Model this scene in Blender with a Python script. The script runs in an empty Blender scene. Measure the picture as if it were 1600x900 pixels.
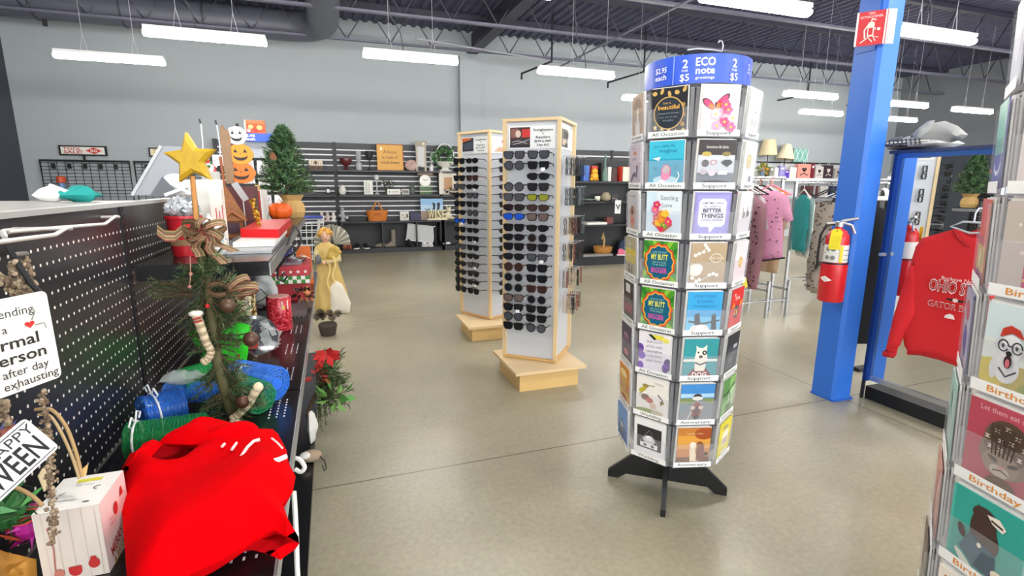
import bpy, math, random
from mathutils import Vector, Matrix
from mathutils.geometry import delaunay_2d_cdt
SC = bpy.context.scene
COL = SC.collection
PI = math.pi

# ---------------------------------------------------------------- camera
F_PX, PITCH, ROLL, YAW, H = 802.4, .19653, .00435, .33611, 1.45
_f = Vector((math.sin(YAW)*math.cos(PITCH), math.cos(YAW)*math.cos(PITCH), -math.sin(PITCH)))
_r = Vector((math.cos(YAW), -math.sin(YAW), 0)); _u = _r.cross(_f)
_r2 = math.cos(ROLL)*_r + math.sin(ROLL)*_u; _u2 = -math.sin(ROLL)*_r + math.cos(ROLL)*_u
CAMP = Vector((0, 0, H))
cam_data = bpy.data.cameras.new('camera'); cam = bpy.data.objects.new('camera', cam_data); COL.objects.link(cam)
cam_data.sensor_width = 36; cam_data.lens = 36*F_PX/1600; cam_data.clip_start = .02
M3 = Matrix((_r2, _u2, -_f)).transposed()
cam.matrix_world = Matrix.Translation(CAMP) @ M3.to_4x4()
SC.camera = cam

# ---------------------------------------------------------------- world, exposure
SC.view_settings.view_transform = 'Standard'; SC.view_settings.look = 'None'
SC.view_settings.gamma = 1; SC.view_settings.use_curve_mapping = False
SC.view_settings.exposure = 1.6
world = bpy.data.worlds.new('daylight'); SC.world = world; world.use_nodes = True
world.node_tree.nodes['Background'].inputs[0].default_value = (.93, .97, 1, 1)
world.node_tree.nodes['Background'].inputs[1].default_value = 2.2
LAMP_STRENGTH = 26.0
SC.cycles.max_bounces = 8; SC.cycles.transparent_max_bounces = 24
SC.cycles.sample_clamp_indirect = 6.0

# ---------------------------------------------------------------- points from viewing directions
def ray(px, py): return _f + _r2*((px-800)/F_PX) - _u2*((py-450)/F_PX)
def atz(px, py, z): d = ray(px, py); return CAMP + d*((z-H)/d.z)
def aty(px, py, y): d = ray(px, py); return CAMP + d*(y/d.y)
def atx(px, py, x): d = ray(px, py); return CAMP + d*(x/d.x)
def atd(px, py, dist): return CAMP + ray(px, py)*dist

# ---------------------------------------------------------------- materials
def lin(c):
    if isinstance(c, str): c = tuple(int(c[i:i+2], 16)/255 for i in (0, 2, 4))
    return tuple((v/12.92 if v <= .04045 else ((v+.055)/1.055)**2.4) for v in c)
_mats = {}
def mat(c, rough=.6, metal=0.0, noise=0.0, scale=20.0, bump=0.0, alpha=1.0, spec=.5, trans=0.0, emit=0.0, sheen=0.0):
    key = (c, rough, metal, noise, scale, bump, alpha, spec, trans, emit, sheen)
    if key in _mats: return _mats[key]
    m = bpy.data.materials.new('paint'); m.use_nodes = True; nt = m.node_tree; b = nt.nodes['Principled BSDF']
    L = lin(c); b.inputs['Base Color'].default_value = (*L, 1)
    b.inputs['Roughness'].default_value = rough; b.inputs['Metallic'].default_value = metal
    b.inputs['Alpha'].default_value = alpha; b.inputs['Specular IOR Level'].default_value = spec
    b.inputs['Transmission Weight'].default_value = trans
    if sheen: b.inputs['Sheen Weight'].default_value = sheen
    if emit:
        b.inputs['Emission Color'].default_value = (*L, 1); b.inputs['Emission Strength'].default_value = emit
    if noise or bump:
        tc = nt.nodes.new('ShaderNodeTexCoord'); n = nt.nodes.new('ShaderNodeTexNoise')
        n.inputs['Scale'].default_value = scale; n.inputs['Detail'].default_value = 5
        nt.links.new(tc.outputs['Object'], n.inputs['Vector'])
        if noise:
            r = nt.nodes.new('ShaderNodeMapRange'); r.inputs[3].default_value = 1-noise; r.inputs[4].default_value = 1+noise
            mx = nt.nodes.new('ShaderNodeMix'); mx.data_type = 'RGBA'; mx.blend_type = 'MULTIPLY'; mx.inputs[0].default_value = 1
            mx.inputs[6].default_value = (*L, 1)
            nt.links.new(n.outputs['Fac'], r.inputs[0]); nt.links.new(r.outputs[0], mx.inputs[7]); nt.links.new(mx.outputs[2], b.inputs['Base Color'])
        if bump:
            bp = nt.nodes.new('ShaderNodeBump'); bp.inputs['Strength'].default_value = bump; bp.inputs['Distance'].default_value = .01
            nt.links.new(n.outputs['Fac'], bp.inputs['Height']); nt.links.new(bp.outputs[0], b.inputs['Normal'])
    _mats[key] = m; return m
def clear_plastic(tint='ffffff', op=.08, rough=.08):
    key = ('clear', tint, op, rough)
    if key in _mats: return _mats[key]
    m = bpy.data.materials.new('clear_plastic'); m.use_nodes = True; nt = m.node_tree; nt.nodes.clear()
    o = nt.nodes.new('ShaderNodeOutputMaterial'); t = nt.nodes.new('ShaderNodeBsdfTransparent'); d = nt.nodes.new('ShaderNodeBsdfPrincipled')
    t.inputs[0].default_value = (.97, .97, .98, 1)
    d.inputs['Base Color'].default_value = (*lin(tint), 1); d.inputs['Roughness'].default_value = rough
    mx = nt.nodes.new('ShaderNodeMixShader'); mx.inputs[0].default_value = op
    nt.links.new(t.outputs[0], mx.inputs[1]); nt.links.new(d.outputs[0], mx.inputs[2]); nt.links.new(mx.outputs[0], o.inputs[0])
    _mats[key] = m; return m

# ---------------------------------------------------------------- mesh building
def rotz(a): return Matrix.Rotation(a, 4, 'Z')
def T(x, y=0, z=0):
    return Matrix.Translation(Vector(x)) if not isinstance(x, (int, float)) else Matrix.Translation((x, y, z))
def frame_of(u, v, o=(0, 0, 0)):
    u = Vector(u).normalized(); v = Vector(v); v = (v - u*v.dot(u)).normalized(); n = u.cross(v)
    M = Matrix((u, v, n)).transposed().to_4x4(); M.translation = Vector(o); return M
class MB:
    def __init__(s, m=None, M=None): s.v = []; s.f = []; s.k = []; s.mats = []; s.cur = 0; s.M = M or Matrix(); s.use(m or mat('808080'))
    def use(s, m):
        if m not in s.mats: s.mats.append(m)
        s.cur = s.mats.index(m); return s
    def add(s, vs, fs):
        b = len(s.v)
        s.v += [s.M @ Vector(p) for p in vs]
        for f in fs: s.f.append([b+i for i in f]); s.k.append(s.cur)
        return s
    def box(s, a, b, M=None, taper=1.0):
        x0, y0, z0 = a; x1, y1, z1 = b; cx, cy = (x0+x1)/2, (y0+y1)/2
        vs = [(x0, y0, z0), (x1, y0, z0), (x1, y1, z0), (x0, y1, z0)] + [(cx+(x-cx)*taper, cy+(y-cy)*taper, z1) for x, y in ((x0, y0), (x1, y0), (x1, y1), (x0, y1))]
        if M is not None: vs = [M @ Vector(p) for p in vs]
        return s.add(vs, [(0, 3, 2, 1), (4, 5, 6, 7), (0, 1, 5, 4), (1, 2, 6, 5), (2, 3, 7, 6), (3, 0, 4, 7)])
    def cbox(s, c, d, M=None, taper=1.0):
        return s.box([c[i]-d[i]/2 for i in range(3)], [c[i]+d[i]/2 for i in range(3)], M, taper)
    def tube(s, pts, r, n=8, close=False, cap=True):
        pts = [Vector(p) for p in pts]; N = len(pts); rs = r if isinstance(r, (list, tuple)) else [r]*N
        vs = []; prev = None
        for i, p in enumerate(pts):
            if close: t = pts[(i+1) % N]-pts[i-1]
            else: t = pts[min(i+1, N-1)]-pts[max(i-1, 0)]
            if t.length < 1e-9: t = Vector((0, 0, 1))
            t.normalize()
            if prev is None:
                a = Vector((0, 0, 1)) if abs(t.z) < .9 else Vector((1, 0, 0)); a = (a-t*a.dot(t)).normalized()
            else:
                a = prev-t*prev.dot(t)
                a = a.normalized() if a.length > 1e-6 else Vector((1, 0, 0))
            prev = a; b = t.cross(a)
            for j in range(n):
                th = 2*PI*j/n; vs.append(p+(a*math.cos(th)+b*math.sin(th))*rs[i])
        fs = []
        for i in range(N if close else N-1):
            i2 = (i+1) % N
            for j in range(n): fs.append((i*n+j, i*n+(j+1) % n, i2*n+(j+1) % n, i2*n+j))
        if cap and not close: fs.append(tuple(range(n-1, -1, -1))); fs.append(tuple((N-1)*n+j for j in range(n)))
        return s.add(vs, fs)
    def lathe(s, prof, c=(0, 0, 0), n=20, M=None, lobes=0, depth=0.0, cap=True, rx=1.0, ry=1.0):
        vs = []; c = Vector(c)
        for r, z in prof:
            for j in range(n):
                th = 2*PI*j/n; k = 1-depth*abs(math.sin(lobes*th/2))**.0 if 0 else (1+depth*(abs(math.sin(lobes*th/2))-.6) if lobes else 1)
                vs.append(Vector((r*k*math.cos(th)*rx, r*k*math.sin(th)*ry, z)))
        if M is not None: vs = [M @ p for p in vs]
        vs = [p+c for p in vs]; m = len(prof); fs = []
        for i in range(m-1):
            for j in range(n): fs.append((i*n+j, i*n+(j+1) % n, (i+1)*n+(j+1) % n, (i+1)*n+j))
        if cap: fs.append(tuple(range(n-1, -1, -1))); fs.append(tuple((m-1)*n+j for j in range(n)))
        return s.add(vs, fs)
    def ball(s, c, r, n=12, M=None, **k):
        if isinstance(r, (int, float)): r = (r, r, r)
        m = max(4, n//2); prof = [(max(1e-4, math.sin(PI*i/m)), -math.cos(PI*i/m)) for i in range(m+1)]
        S = Matrix.Diagonal((*r, 1)); S = (M @ S) if M is not None else S
        return s.lathe(prof, c, n, S, cap=False, **k)
    def poly(s, pts): return s.add(pts, [tuple(range(len(pts)))])
    def prism(s, pts2, z0, z1, M=None):
        n = len(pts2)
        if sum(pts2[i-1][0]*pts2[i][1]-pts2[i][0]*pts2[i-1][1] for i in range(n)) < 0: pts2 = pts2[::-1]
        vs = [Vector((x, y, z0)) for x, y in pts2]+[Vector((x, y, z1)) for x, y in pts2]
        if M is not None: vs = [M @ p for p in vs]
        return s.add(vs, [tuple(range(n-1, -1, -1)), tuple(range(n, 2*n))]+[(i, (i+1) % n, n+(i+1) % n, n+i) for i in range(n)])
    def puffy(s, pts2, thick, M=None, step=None, soft=None, wr=0.0, seed=0, both=True, fn=None, wf=14):
        """a filled outline swelling on both sides, with soft wrinkles"""
        n = len(pts2); xs = [p[0] for p in pts2]; ys = [p[1] for p in pts2]
        size = max(max(xs)-min(xs), max(ys)-min(ys)); step = step or size/16; soft = soft or size/8
        ring = []
        for i in range(n):
            a = Vector(pts2[i]); b = Vector(pts2[(i+1) % n]); k = max(1, int((b-a).length/step))
            for j in range(k): ring.append(a.lerp(b, j/k))
        m = len(ring)
        def inside(p):
            c = False
            for i in range(m):
                a = ring[i]; b = ring[i-1]
                if (a.y > p.y) != (b.y > p.y) and p.x < (b.x-a.x)*(p.y-a.y)/(b.y-a.y)+a.x: c = not c
            return c
        def dist(p):
            d = 1e9
            for i in range(m):
                a = ring[i-1]; b = ring[i]; ab = b-a; t = max(0, min(1, (p-a).dot(ab)/max(ab.length_squared, 1e-12)))
                d = min(d, (a+ab*t-p).length)
            return d
        pts = list(ring); x = min(xs)+step/2; row = 0
        while x < max(xs):
            y = min(ys)+(step/2 if row % 2 else step*.1)
            while y < max(ys):
                p = Vector((x, y))
                if inside(p) and dist(p) > step*.45: pts.append(p)
                y += step
            x += step*.87; row += 1
        out = delaunay_2d_cdt(pts, [(i, (i+1) % m) for i in range(m)], [], 1, 1e-7)
        V2, Fc = out[0], [f for f in out[2]]
        rnd = random.Random(seed); ph = [(rnd.uniform(-1, 1), rnd.uniform(-1, 1), rnd.uniform(0, 6)) for _ in range(5)]
        hs = []
        for p in V2:
            d = dist(p); h = thick*math.sqrt(min(1, d/soft)) if d > 1e-6 else 0
            w = sum(math.sin((p.x*a+p.y*b)/size*wf+c) for a, b, c in ph)*wr*min(1, d/soft)
            hs.append((h+w, fn(p.x, p.y) if fn else 0))
        good = [f for f in Fc if inside(sum((V2[i] for i in f), Vector((0, 0)))/len(f))]
        vs = [Vector((p.x, p.y, h+o)) for p, (h, o) in zip(V2, hs)]
        fs = [tuple(f) for f in good]
        if both:
            b = len(vs); vs += [Vector((p.x, p.y, -h*.8+o)) for p, (h, o) in zip(V2, hs)]
            rim = {i for i in range(len(V2)) if hs[i][0] == 0}
            mp = lambda i: i if i in rim else b+i
            fs += [tuple(mp(i) for i in reversed(f)) for f in good]
        if M is not None: vs = [M @ p for p in vs]
        return s.add(vs, fs)
    def bbox(s):
        lo = [min(p[i] for p in s.v) for i in range(3)]; hi = [max(p[i] for p in s.v) for i in range(3)]; return lo, hi
    def build(s, name, parent=None, smooth=False, local=False, auto=None):
        me = bpy.data.meshes.new(name)
        o = bpy.data.objects.new(name, me); COL.objects.link(o)
        vs = s.v
        if parent is not None:
            o.parent = parent
            if not local:
                root = parent
                while root.parent: root = root.parent
                inv = (Matrix.Translation(root.location) @ root.rotation_euler.to_matrix().to_4x4()).inverted()
                vs = [inv @ p for p in vs]
        elif not local:
            lo, hi = s.bbox(); c = Vector(((lo[0]+hi[0])/2, (lo[1]+hi[1])/2, lo[2])); vs = [p-c for p in vs]; o.location = c
        me.from_pydata([tuple(p) for p in vs], [], s.f)
        for m in s.mats: me.materials.append(m)
        me.polygons.foreach_set('material_index', s.k)
        if smooth:
            me.polygons.foreach_set('use_smooth', [True]*len(s.f))
            if smooth != 'all':
                try: me.set_sharp_from_angle(angle=math.radians(50))
                except Exception: pass
        me.update(); return o

# ---------------------------------------------------------------- things
def tag(o, label=None, cat=None, group=None, kind=None):
    if label: o['label'] = label
    if cat: o['category'] = cat
    if group: o['group'] = group
    if kind: o['kind'] = kind
    return o
def thing(name, label, cat, loc=(0, 0, 0), rz=0, group=None):
    o = bpy.data.objects.new(name, None); COL.objects.link(o); o.location = loc; o.rotation_euler = (0, 0, rz)
    o.empty_display_size = .05
    return tag(o, label, cat, group)
def dup(root, loc=None, rz=None, label=None, group=None, rot=None):
    r = root.copy(); COL.objects.link(r)
    if loc is not None: r.location = loc
    if rz is not None: r.rotation_euler = (0, 0, rz)
    if rot is not None: r.rotation_euler = rot
    if label: r['label'] = label
    if group: r['group'] = group
    def rec(a, b):
        for ch in list(a.children):
            c = ch.copy(); COL.objects.link(c); c.parent = b; rec(ch, c)
    rec(root, r); return r
def struct(mb, name, parent=None, smooth=False):
    o = mb.build(name, parent, smooth)
    if parent is None: o['kind'] = 'structure'
    return o
ORD = ['top', 'second', 'third', 'fourth', 'fifth', 'sixth', 'seventh', 'eighth', 'ninth', 'tenth', 'eleventh', 'twelfth', 'thirteenth', 'fourteenth', 'fifteenth', 'sixteenth', 'seventeenth', 'eighteenth', 'nineteenth', 'twentieth']

# ---------------------------------------------------------------- flat print: words and shapes on a surface
_txt = {}
def text_mesh(word, bold=0.0, spacing=1.0):
    key = (word, bold, spacing)
    if key in _txt: return _txt[key]
    cu = bpy.data.curves.new('words', 'FONT'); cu.body = word; cu.resolution_u = 2; cu.offset = bold; cu.space_character = spacing
    o = bpy.data.objects.new('words', cu); COL.objects.link(o); bpy.context.view_layer.update()
    dg = bpy.context.evaluated_depsgraph_get(); e = o.evaluated_get(dg); me = e.to_mesh()
    vs = [(v.co.x, v.co.y) for v in me.vertices]; fs = [tuple(p.vertices) for p in me.polygons]
    e.to_mesh_clear(); bpy.data.objects.remove(o); bpy.data.curves.remove(cu)
    if not vs: vs = [(0, 0)]
    x0 = min(v[0] for v in vs); x1 = max(v[0] for v in vs)
    _txt[key] = ([(v[0]-x0, v[1]) for v in vs], fs, x1-x0); return _txt[key]
def ell(u, v, ru, rv, n=20, a0=0, a1=2*PI, rot=0):
    out = []
    k = n if abs(a1-a0-2*PI) < 1e-6 else n+1
    for i in range(k):
        a = a0+(a1-a0)*i/n; x, y = ru*math.cos(a), rv*math.sin(a)
        out.append((u+x*math.cos(rot)-y*math.sin(rot), v+x*math.sin(rot)+y*math.cos(rot)))
    return out
def heart(u, v, s): return [(u+s*.06*16*math.sin(t)**3, v+s*.06*(13*math.cos(t)-5*math.cos(2*t)-2*math.cos(3*t)-math.cos(4*t))) for t in [2*PI*i/20 for i in range(20)]]
def star(u, v, r, r2=None, n=5, rot=PI/2):
    r2 = r2 or r*.42
    return [(u+(r if i % 2 == 0 else r2)*math.cos(rot+PI*i/n), v+(r if i % 2 == 0 else r2)*math.sin(rot+PI*i/n)) for i in range(2*n)]
def ngon(col, pts, rough=.5): return ('p', col, pts, rough)
def R(col, u0, v0, u1, v1): return ('p', col, [(u0, v0), (u1, v0), (u1, v1), (u0, v1)], .5)
def E_(col, u, v, ru, rv=None, rot=0): return ('p', col, ell(u, v, ru, rv or ru, rot=rot), .5)
def TX(col, word, u, v, h, al='c', bold=.0, w=None, rot=0, sq=1.0): return ('t', col, word, u, v, h, al, bold, w, rot, sq)
def LN(col, pts, w): return ('l', col, pts, w)
def clip01(pts):
    for ax, lim, sg in ((0, 0, 1), (0, 1, -1), (1, 0, 1), (1, 1, -1)):
        out = []
        for i in range(len(pts)):
            a = pts[i-1]; b = pts[i]; da = sg*(a[ax]-lim); db = sg*(b[ax]-lim)
            if (da < 0) != (db < 0):
                t = da/(da-db); out.append((a[0]+(b[0]-a[0])*t, a[1]+(b[1]-a[1])*t))
            if db >= 0: out.append(b)
        pts = out
        if not pts: return []
    return pts
def print_art(mb, fmap, shapes, W, Hh, eps=.0004, rough=.5, clip=False, curved=False):
    """fmap(x, y, layer height) -> point; coordinates 0..1 over a W x Hh area"""
    lay = 0
    for sh in shapes:
        lay += 1; e = eps*lay
        if sh[0] == 'p' and curved:
            xs_ = [q[0] for q in sh[2]]; lo, hi = min(xs_), max(xs_); mb.use(mat(sh[1], rough)); K = 10
            for k in range(K):
                a_, b_ = lo+(hi-lo)*k/K, lo+(hi-lo)*(k+1)/K; pp_ = [((x-a_)/(b_-a_), (y+10)/20) for x, y in sh[2]]; pp_ = clip01(pp_)
                if len(pp_) > 2: mb.add([fmap((a_+x*(b_-a_))*W, (y*20-10)*Hh, e) for x, y in pp_], [tuple(range(len(pp_)))])
        elif sh[0] == 'p':
            src = clip01(list(sh[2])) if clip else sh[2]
            if len(src) < 3: continue
            mb.use(mat(sh[1], rough)); pts = [(x*W, y*Hh) for x, y in src]
            n = len(pts)
            if sum(pts[i-1][0]*pts[i][1]-pts[i][0]*pts[i-1][1] for i in range(n)) < 0: pts = pts[::-1]
            mb.add([fmap(x, y, e) for x, y in pts], [tuple(range(n))])
        elif sh[0] == 'l':
            mb.use(mat(sh[1], rough)); pts = [Vector(((min(1, max(0, x)) if clip else x)*W, (min(1, max(0, y)) if clip else y)*Hh)) for x, y in sh[2]]; w = sh[3]*W/2
            L = []; Rr = []
            for i, p in enumerate(pts):
                t = (pts[min(i+1, len(pts)-1)]-pts[max(i-1, 0)]); t = t.normalized() if t.length > 0 else Vector((1, 0)); nrm = Vector((-t.y, t.x))*w
                L.append(p+nrm); Rr.append(p-nrm)
            m = len(pts)
            mb.add([fmap(p.x, p.y, e) for p in L]+[fmap(p.x, p.y, e) for p in Rr], [(m+i, m+i+1, i+1, i) for i in range(m-1)])
        else:
            _, col, word, u, v, h, al, bold, w, rot, sq = sh
            vs, fs, tw = text_mesh(word, bold); mb.use(mat(col, rough))
            sc = h*Hh/.7; sx = sc*sq
            if w is not None: sx = w*W/max(tw, 1e-6)
            off = {'c': -tw*sx/2, 'l': 0, 'r': -tw*sx}[al]; c, s_ = math.cos(rot), math.sin(rot)
            pp = []
            for x, y in vs:
                X = x*sx+off; Y = y*sc; pp.append(fmap(u*W+X*c-Y*s_, v*Hh+X*s_+Y*c, e))
            mb.add(pp, fs)
    return mb
def plane_map(M): return lambda x, y, e: M @ Vector((x, y, e))
# ================================================================ the room
WALL_Y = 11.96; WALL_X = -5.23; CEIL = 4.78; RIGHT_X = 17.0; BACK_Y = -4.0
def floor_material():
    m = bpy.data.materials.new('polished_concrete'); m.use_nodes = True; nt = m.node_tree; N = nt.nodes.new; K = nt.links.new
    b = nt.nodes['Principled BSDF']; g = N('ShaderNodeNewGeometry')
    n1 = N('ShaderNodeTexNoise'); n1.inputs['Scale'].default_value = .8; n1.inputs['Detail'].default_value = 9; n1.inputs['Roughness'].default_value = .65
    n2 = N('ShaderNodeTexNoise'); n2.inputs['Scale'].default_value = 42; n2.inputs['Detail'].default_value = 4
    K(g.outputs['Position'], n1.inputs['Vector']); K(g.outputs['Position'], n2.inputs['Vector'])
    cr = N('ShaderNodeValToRGB'); cr.color_ramp.elements[0].position = .34; cr.color_ramp.elements[1].position = .68
    cr.color_ramp.elements[0].color = (*lin('928c76'), 1); cr.color_ramp.elements[1].color = (*lin('aaa48e'), 1)
    K(n1.outputs['Fac'], cr.inputs[0])
    mr = N('ShaderNodeMapRange'); mr.inputs[1].default_value = .3; mr.inputs[2].default_value = .7; mr.inputs[3].default_value = .9; mr.inputs[4].default_value = 1.08; K(n2.outputs['Fac'], mr.inputs[0])
    mx = N('ShaderNodeMix'); mx.data_type = 'RGBA'; mx.blend_type = 'MULTIPLY'; mx.inputs[0].default_value = 1
    K(cr.outputs[0], mx.inputs[6]); K(mr.outputs[0], mx.inputs[7])
    # saw-cut joints every 3.2 m
    sp = N('ShaderNodeSeparateXYZ'); K(g.outputs['Position'], sp.inputs[0])
    def joint(out, off, period):
        a = N('ShaderNodeMath'); a.operation = 'SUBTRACT'; a.inputs[1].default_value = off-period/2; K(out, a.inputs[0])
        c = N('ShaderNodeMath'); c.operation = 'WRAP'; c.inputs[1].default_value = 0; c.inputs[2].default_value = period; K(a.outputs[0], c.inputs[0])
        d = N('ShaderNodeMath'); d.operation = 'SUBTRACT'; d.inputs[1].default_value = period/2; K(c.outputs[0], d.inputs[0])
        e = N('ShaderNodeMath'); e.operation = 'ABSOLUTE'; K(d.outputs[0], e.inputs[0])
        l = N('ShaderNodeMath'); l.operation = 'LESS_THAN'; l.inputs[1].default_value = .0042; K(e.outputs[0], l.inputs[0]); return l
    jx = joint(sp.outputs['X'], 3.3, 14); jy = joint(sp.outputs['Y'], 2.44, 3.2)
    mm = N('ShaderNodeMath'); mm.operation = 'MAXIMUM'; K(jx.outputs[0], mm.inputs[0]); K(jy.outputs[0], mm.inputs[1])
    m2 = N('ShaderNodeMix'); m2.data_type = 'RGBA'; m2.inputs[7].default_value = (*lin('5a5046'), 1)
    K(mm.outputs[0], m2.inputs[0]); K(mx.outputs[2], m2.inputs[6]); K(m2.outputs[2], b.inputs['Base Color'])
    rr = N('ShaderNodeMapRange'); rr.inputs[3].default_value = .24; rr.inputs[4].default_value = .4; K(n1.outputs['Fac'], rr.inputs[0]); K(rr.outputs[0], b.inputs['Roughness'])
    return m
def block_material(col, name):
    m = bpy.data.materials.new(name); m.use_nodes = True; nt = m.node_tree; N = nt.nodes.new; K = nt.links.new
    b = nt.nodes['Principled BSDF']; g = N('ShaderNodeNewGeometry'); sp = N('ShaderNodeSeparateXYZ'); cb = N('ShaderNodeCombineXYZ'); K(g.outputs['Position'], sp.inputs[0])
    ad = N('ShaderNodeMath'); K(sp.outputs['X'], ad.inputs[0]); K(sp.outputs['Y'], ad.inputs[1]); K(ad.outputs[0], cb.inputs['X']); K(sp.outputs['Z'], cb.inputs['Y'])
    br = N('ShaderNodeTexBrick'); br.inputs['Scale'].default_value = 1; br.inputs['Brick Width'].default_value = 1.2; br.inputs['Row Height'].default_value = .42
    br.inputs['Mortar Size'].default_value = .006; br.inputs['Color1'].default_value = (*lin(col), 1); br.inputs['Color2'].default_value = (*[v*.97 for v in lin(col)], 1); br.inputs['Mortar'].default_value = (*[v*.95 for v in lin(col)], 1)
    K(cb.outputs[0], br.inputs['Vector']); K(br.outputs['Color'], b.inputs['Base Color']); b.inputs['Roughness'].default_value = .75
    return m
M_WALL = block_material('b3bbc0', 'painted_block_wall'); M_DARKWALL = mat('484c56', .8, noise=.15, scale=6)
struct(MB(floor_material()).box((WALL_X-.1, BACK_Y-.1, -.12), (RIGHT_X+.1, WALL_Y+.1, 0)), 'floor')
struct(MB(M_WALL).box((WALL_X-.1, WALL_Y, 0), (RIGHT_X+.1, WALL_Y+.2, CEIL+.3)), 'wall_back')
struct(MB(M_DARKWALL).box((WALL_X-.2, BACK_Y, 0), (WALL_X, WALL_Y, CEIL+.3)), 'wall_left')
struct(MB(mat('868a90', .8)).box((RIGHT_X, BACK_Y, 0), (RIGHT_X+.2, WALL_Y, CEIL+.3)), 'wall_right')
# shop front behind the camera: sill, header and piers around tall windows
fw = MB(mat('b8bcc0', .8)); fw.box((WALL_X, BACK_Y-.2, 0), (RIGHT_X, BACK_Y, .5)); fw.box((WALL_X, BACK_Y-.2, 3.1), (RIGHT_X, BACK_Y, CEIL+.3))
for x in (WALL_X, -2.4, .6, 3.6, 6.6, 9.6, 12.6, RIGHT_X-.3): fw.box((x, BACK_Y-.2, .5), (x+.3, BACK_Y, 3.1))
struct(fw, 'wall_front')
pl = MB(M_WALL).box((2.88, WALL_Y-.16, 0), (3.36, WALL_Y, 4.25)); struct(pl, 'trim_1')
# corrugated roof deck, ribs running away from the shop front
cd = MB(mat('484862', .6, noise=.12, scale=3)); x = WALL_X-.1; vs = []; nn = 0
while x < RIGHT_X:
    for dx, dz in ((0, 0), (.07, 0), (.1, .04), (.17, .04)): vs.append((x+dx, BACK_Y, CEIL+dz)); vs.append((x+dx, WALL_Y, CEIL+dz)); nn += 1
    x += .2
cd.add(vs, [(2*i, 2*i+1, 2*i+3, 2*i+2) for i in range(nn-1)]); cd.box((WALL_X-.1, BACK_Y, CEIL+.05), (RIGHT_X, WALL_Y, CEIL+.15))
struct(cd, 'ceiling')
M_STEEL = mat('3c3c4c', .55); M_CHORD = mat('6e6e80', .5)
def joist(y, z=4.1, x0=WALL_X, x1=RIGHT_X):
    t = thing('roof_joist', 'open web steel joist under the dark roof deck, %s' % jname[y], 'joist', (0, y, z), group=None)
    MB(M_CHORD).box((x0, y-.045, z), (x1, y+.045, z+.035)).build('bottom_chord', t)
    MB(M_STEEL).box((x0, y-.06, CEIL-.09), (x1, y+.06, CEIL-.01)).build('top_chord', t)
    w = MB(M_STEEL); x = x0+.1; k = 0
    while x < x1-.8:
        w.tube([(x, y, z+.02), (x+.4, y, CEIL-.05), (x+.8, y, z+.02)], .013, 5); x += .8
    w.build('web', t)
jname = {1.4: 'nearly overhead of the card racks', 3.3: 'just behind the near long lamps', 5.2: 'over the sunglasses towers', 7.1: 'second from the back pair of joists', 9.0: 'in front of the far lamps', 10.75: 'closest to the back wall'}
for y in jname: joist(y)
g = thing('roof_beam', 'dark steel beam running toward the pilaster on the back wall', 'beam', (3.2, 4, 4.35))
MB(M_STEEL).box((3.08, BACK_Y, 4.35), (3.32, WALL_Y, 4.375)).build('bottom_flange', g)
MB(M_STEEL).box((3.19, BACK_Y, 4.37), (3.21, WALL_Y, CEIL-.01)).build('web', g)
# round duct with elbow
d = thing('air_duct', 'thick round dark grey duct along the top of the back wall with an elbow', 'duct', (-2, 10.6, 4.1))
M_DUCT = mat('5b5d6b', .45, noise=.1, scale=2)
pts = [(WALL_X, 11.0, 4.32), (-1.2, 11.0, 4.32), (-.55, 11.0, 4.32)]
for i in range(1, 9):
    a = i/8*PI/2; pts.append((-.55+.62*math.sin(a), 11.0-.62*(1-math.cos(a)), 4.32))
pts.append((.07, 3.0, 4.32))
MB(M_DUCT).tube(pts, .265, 24).build('duct_body', d, smooth=True)
for x in (-4.3, -3.1, -1.9): MB(mat('3e3f4a', .5)).tube([(x, 11.0, 4.32), (x+.03, 11.0, 4.32)], .28, 24).build('seam_band', d)
for x in (-4.2, -1.6): MB(mat('2c2c34')).cbox((x, 11.0, 4.02), (.05, .05, .12)).build('hanger_bracket', d)
# thin sprinkler pipes with bent arms
for i, (a, b, nm) in enumerate((((815, 115), (862, 96), 'beside the lamp over the front sunglasses tower'), ((950, 129), (1006, 112), 'right of that lamp, near the card rack'), ((1209, 158), (1262, 148), 'left of the lamp beside the blue column'), ((1299, 168), (1360, 160), 'just left of the blue column'))):
    p = atz(*a, 3.85); q = atz(*b, 3.85); k = (q-p)
    m = MB(mat('1f1f26', .5)).tube([p+Vector((0, 0, -.12)), p, q, q+Vector((0, 0, .9))], .022, 8)
    m.build('ceiling_arm'); tag(bpy.context.scene.objects[-1] if 0 else COL.objects[-1], 'black bent pipe arm hanging below the roof, '+nm, 'pipe')
pp = MB(mat('9a9aa6', .4)); pp.tube([atz(650, 60, 4.05), atz(800, 85, 4.05), atz(900, 101, 4.05)], .02, 8)
tag(pp.build('conduit'), 'thin pale conduit running below the joists beside the pilaster', 'pipe')
for (a, b, nm) in (((0, 520), (1600, 0), ''),): pass
pb = MB(mat('77778a', .45)).tube([(4.9, 3.2, 4.0), (4.9, 11.3, 4.0)], .018, 8); tag(pb.build('sprinkler_pipe'), 'long thin grey pipe running lengthwise below the roof deck', 'pipe')

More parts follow.
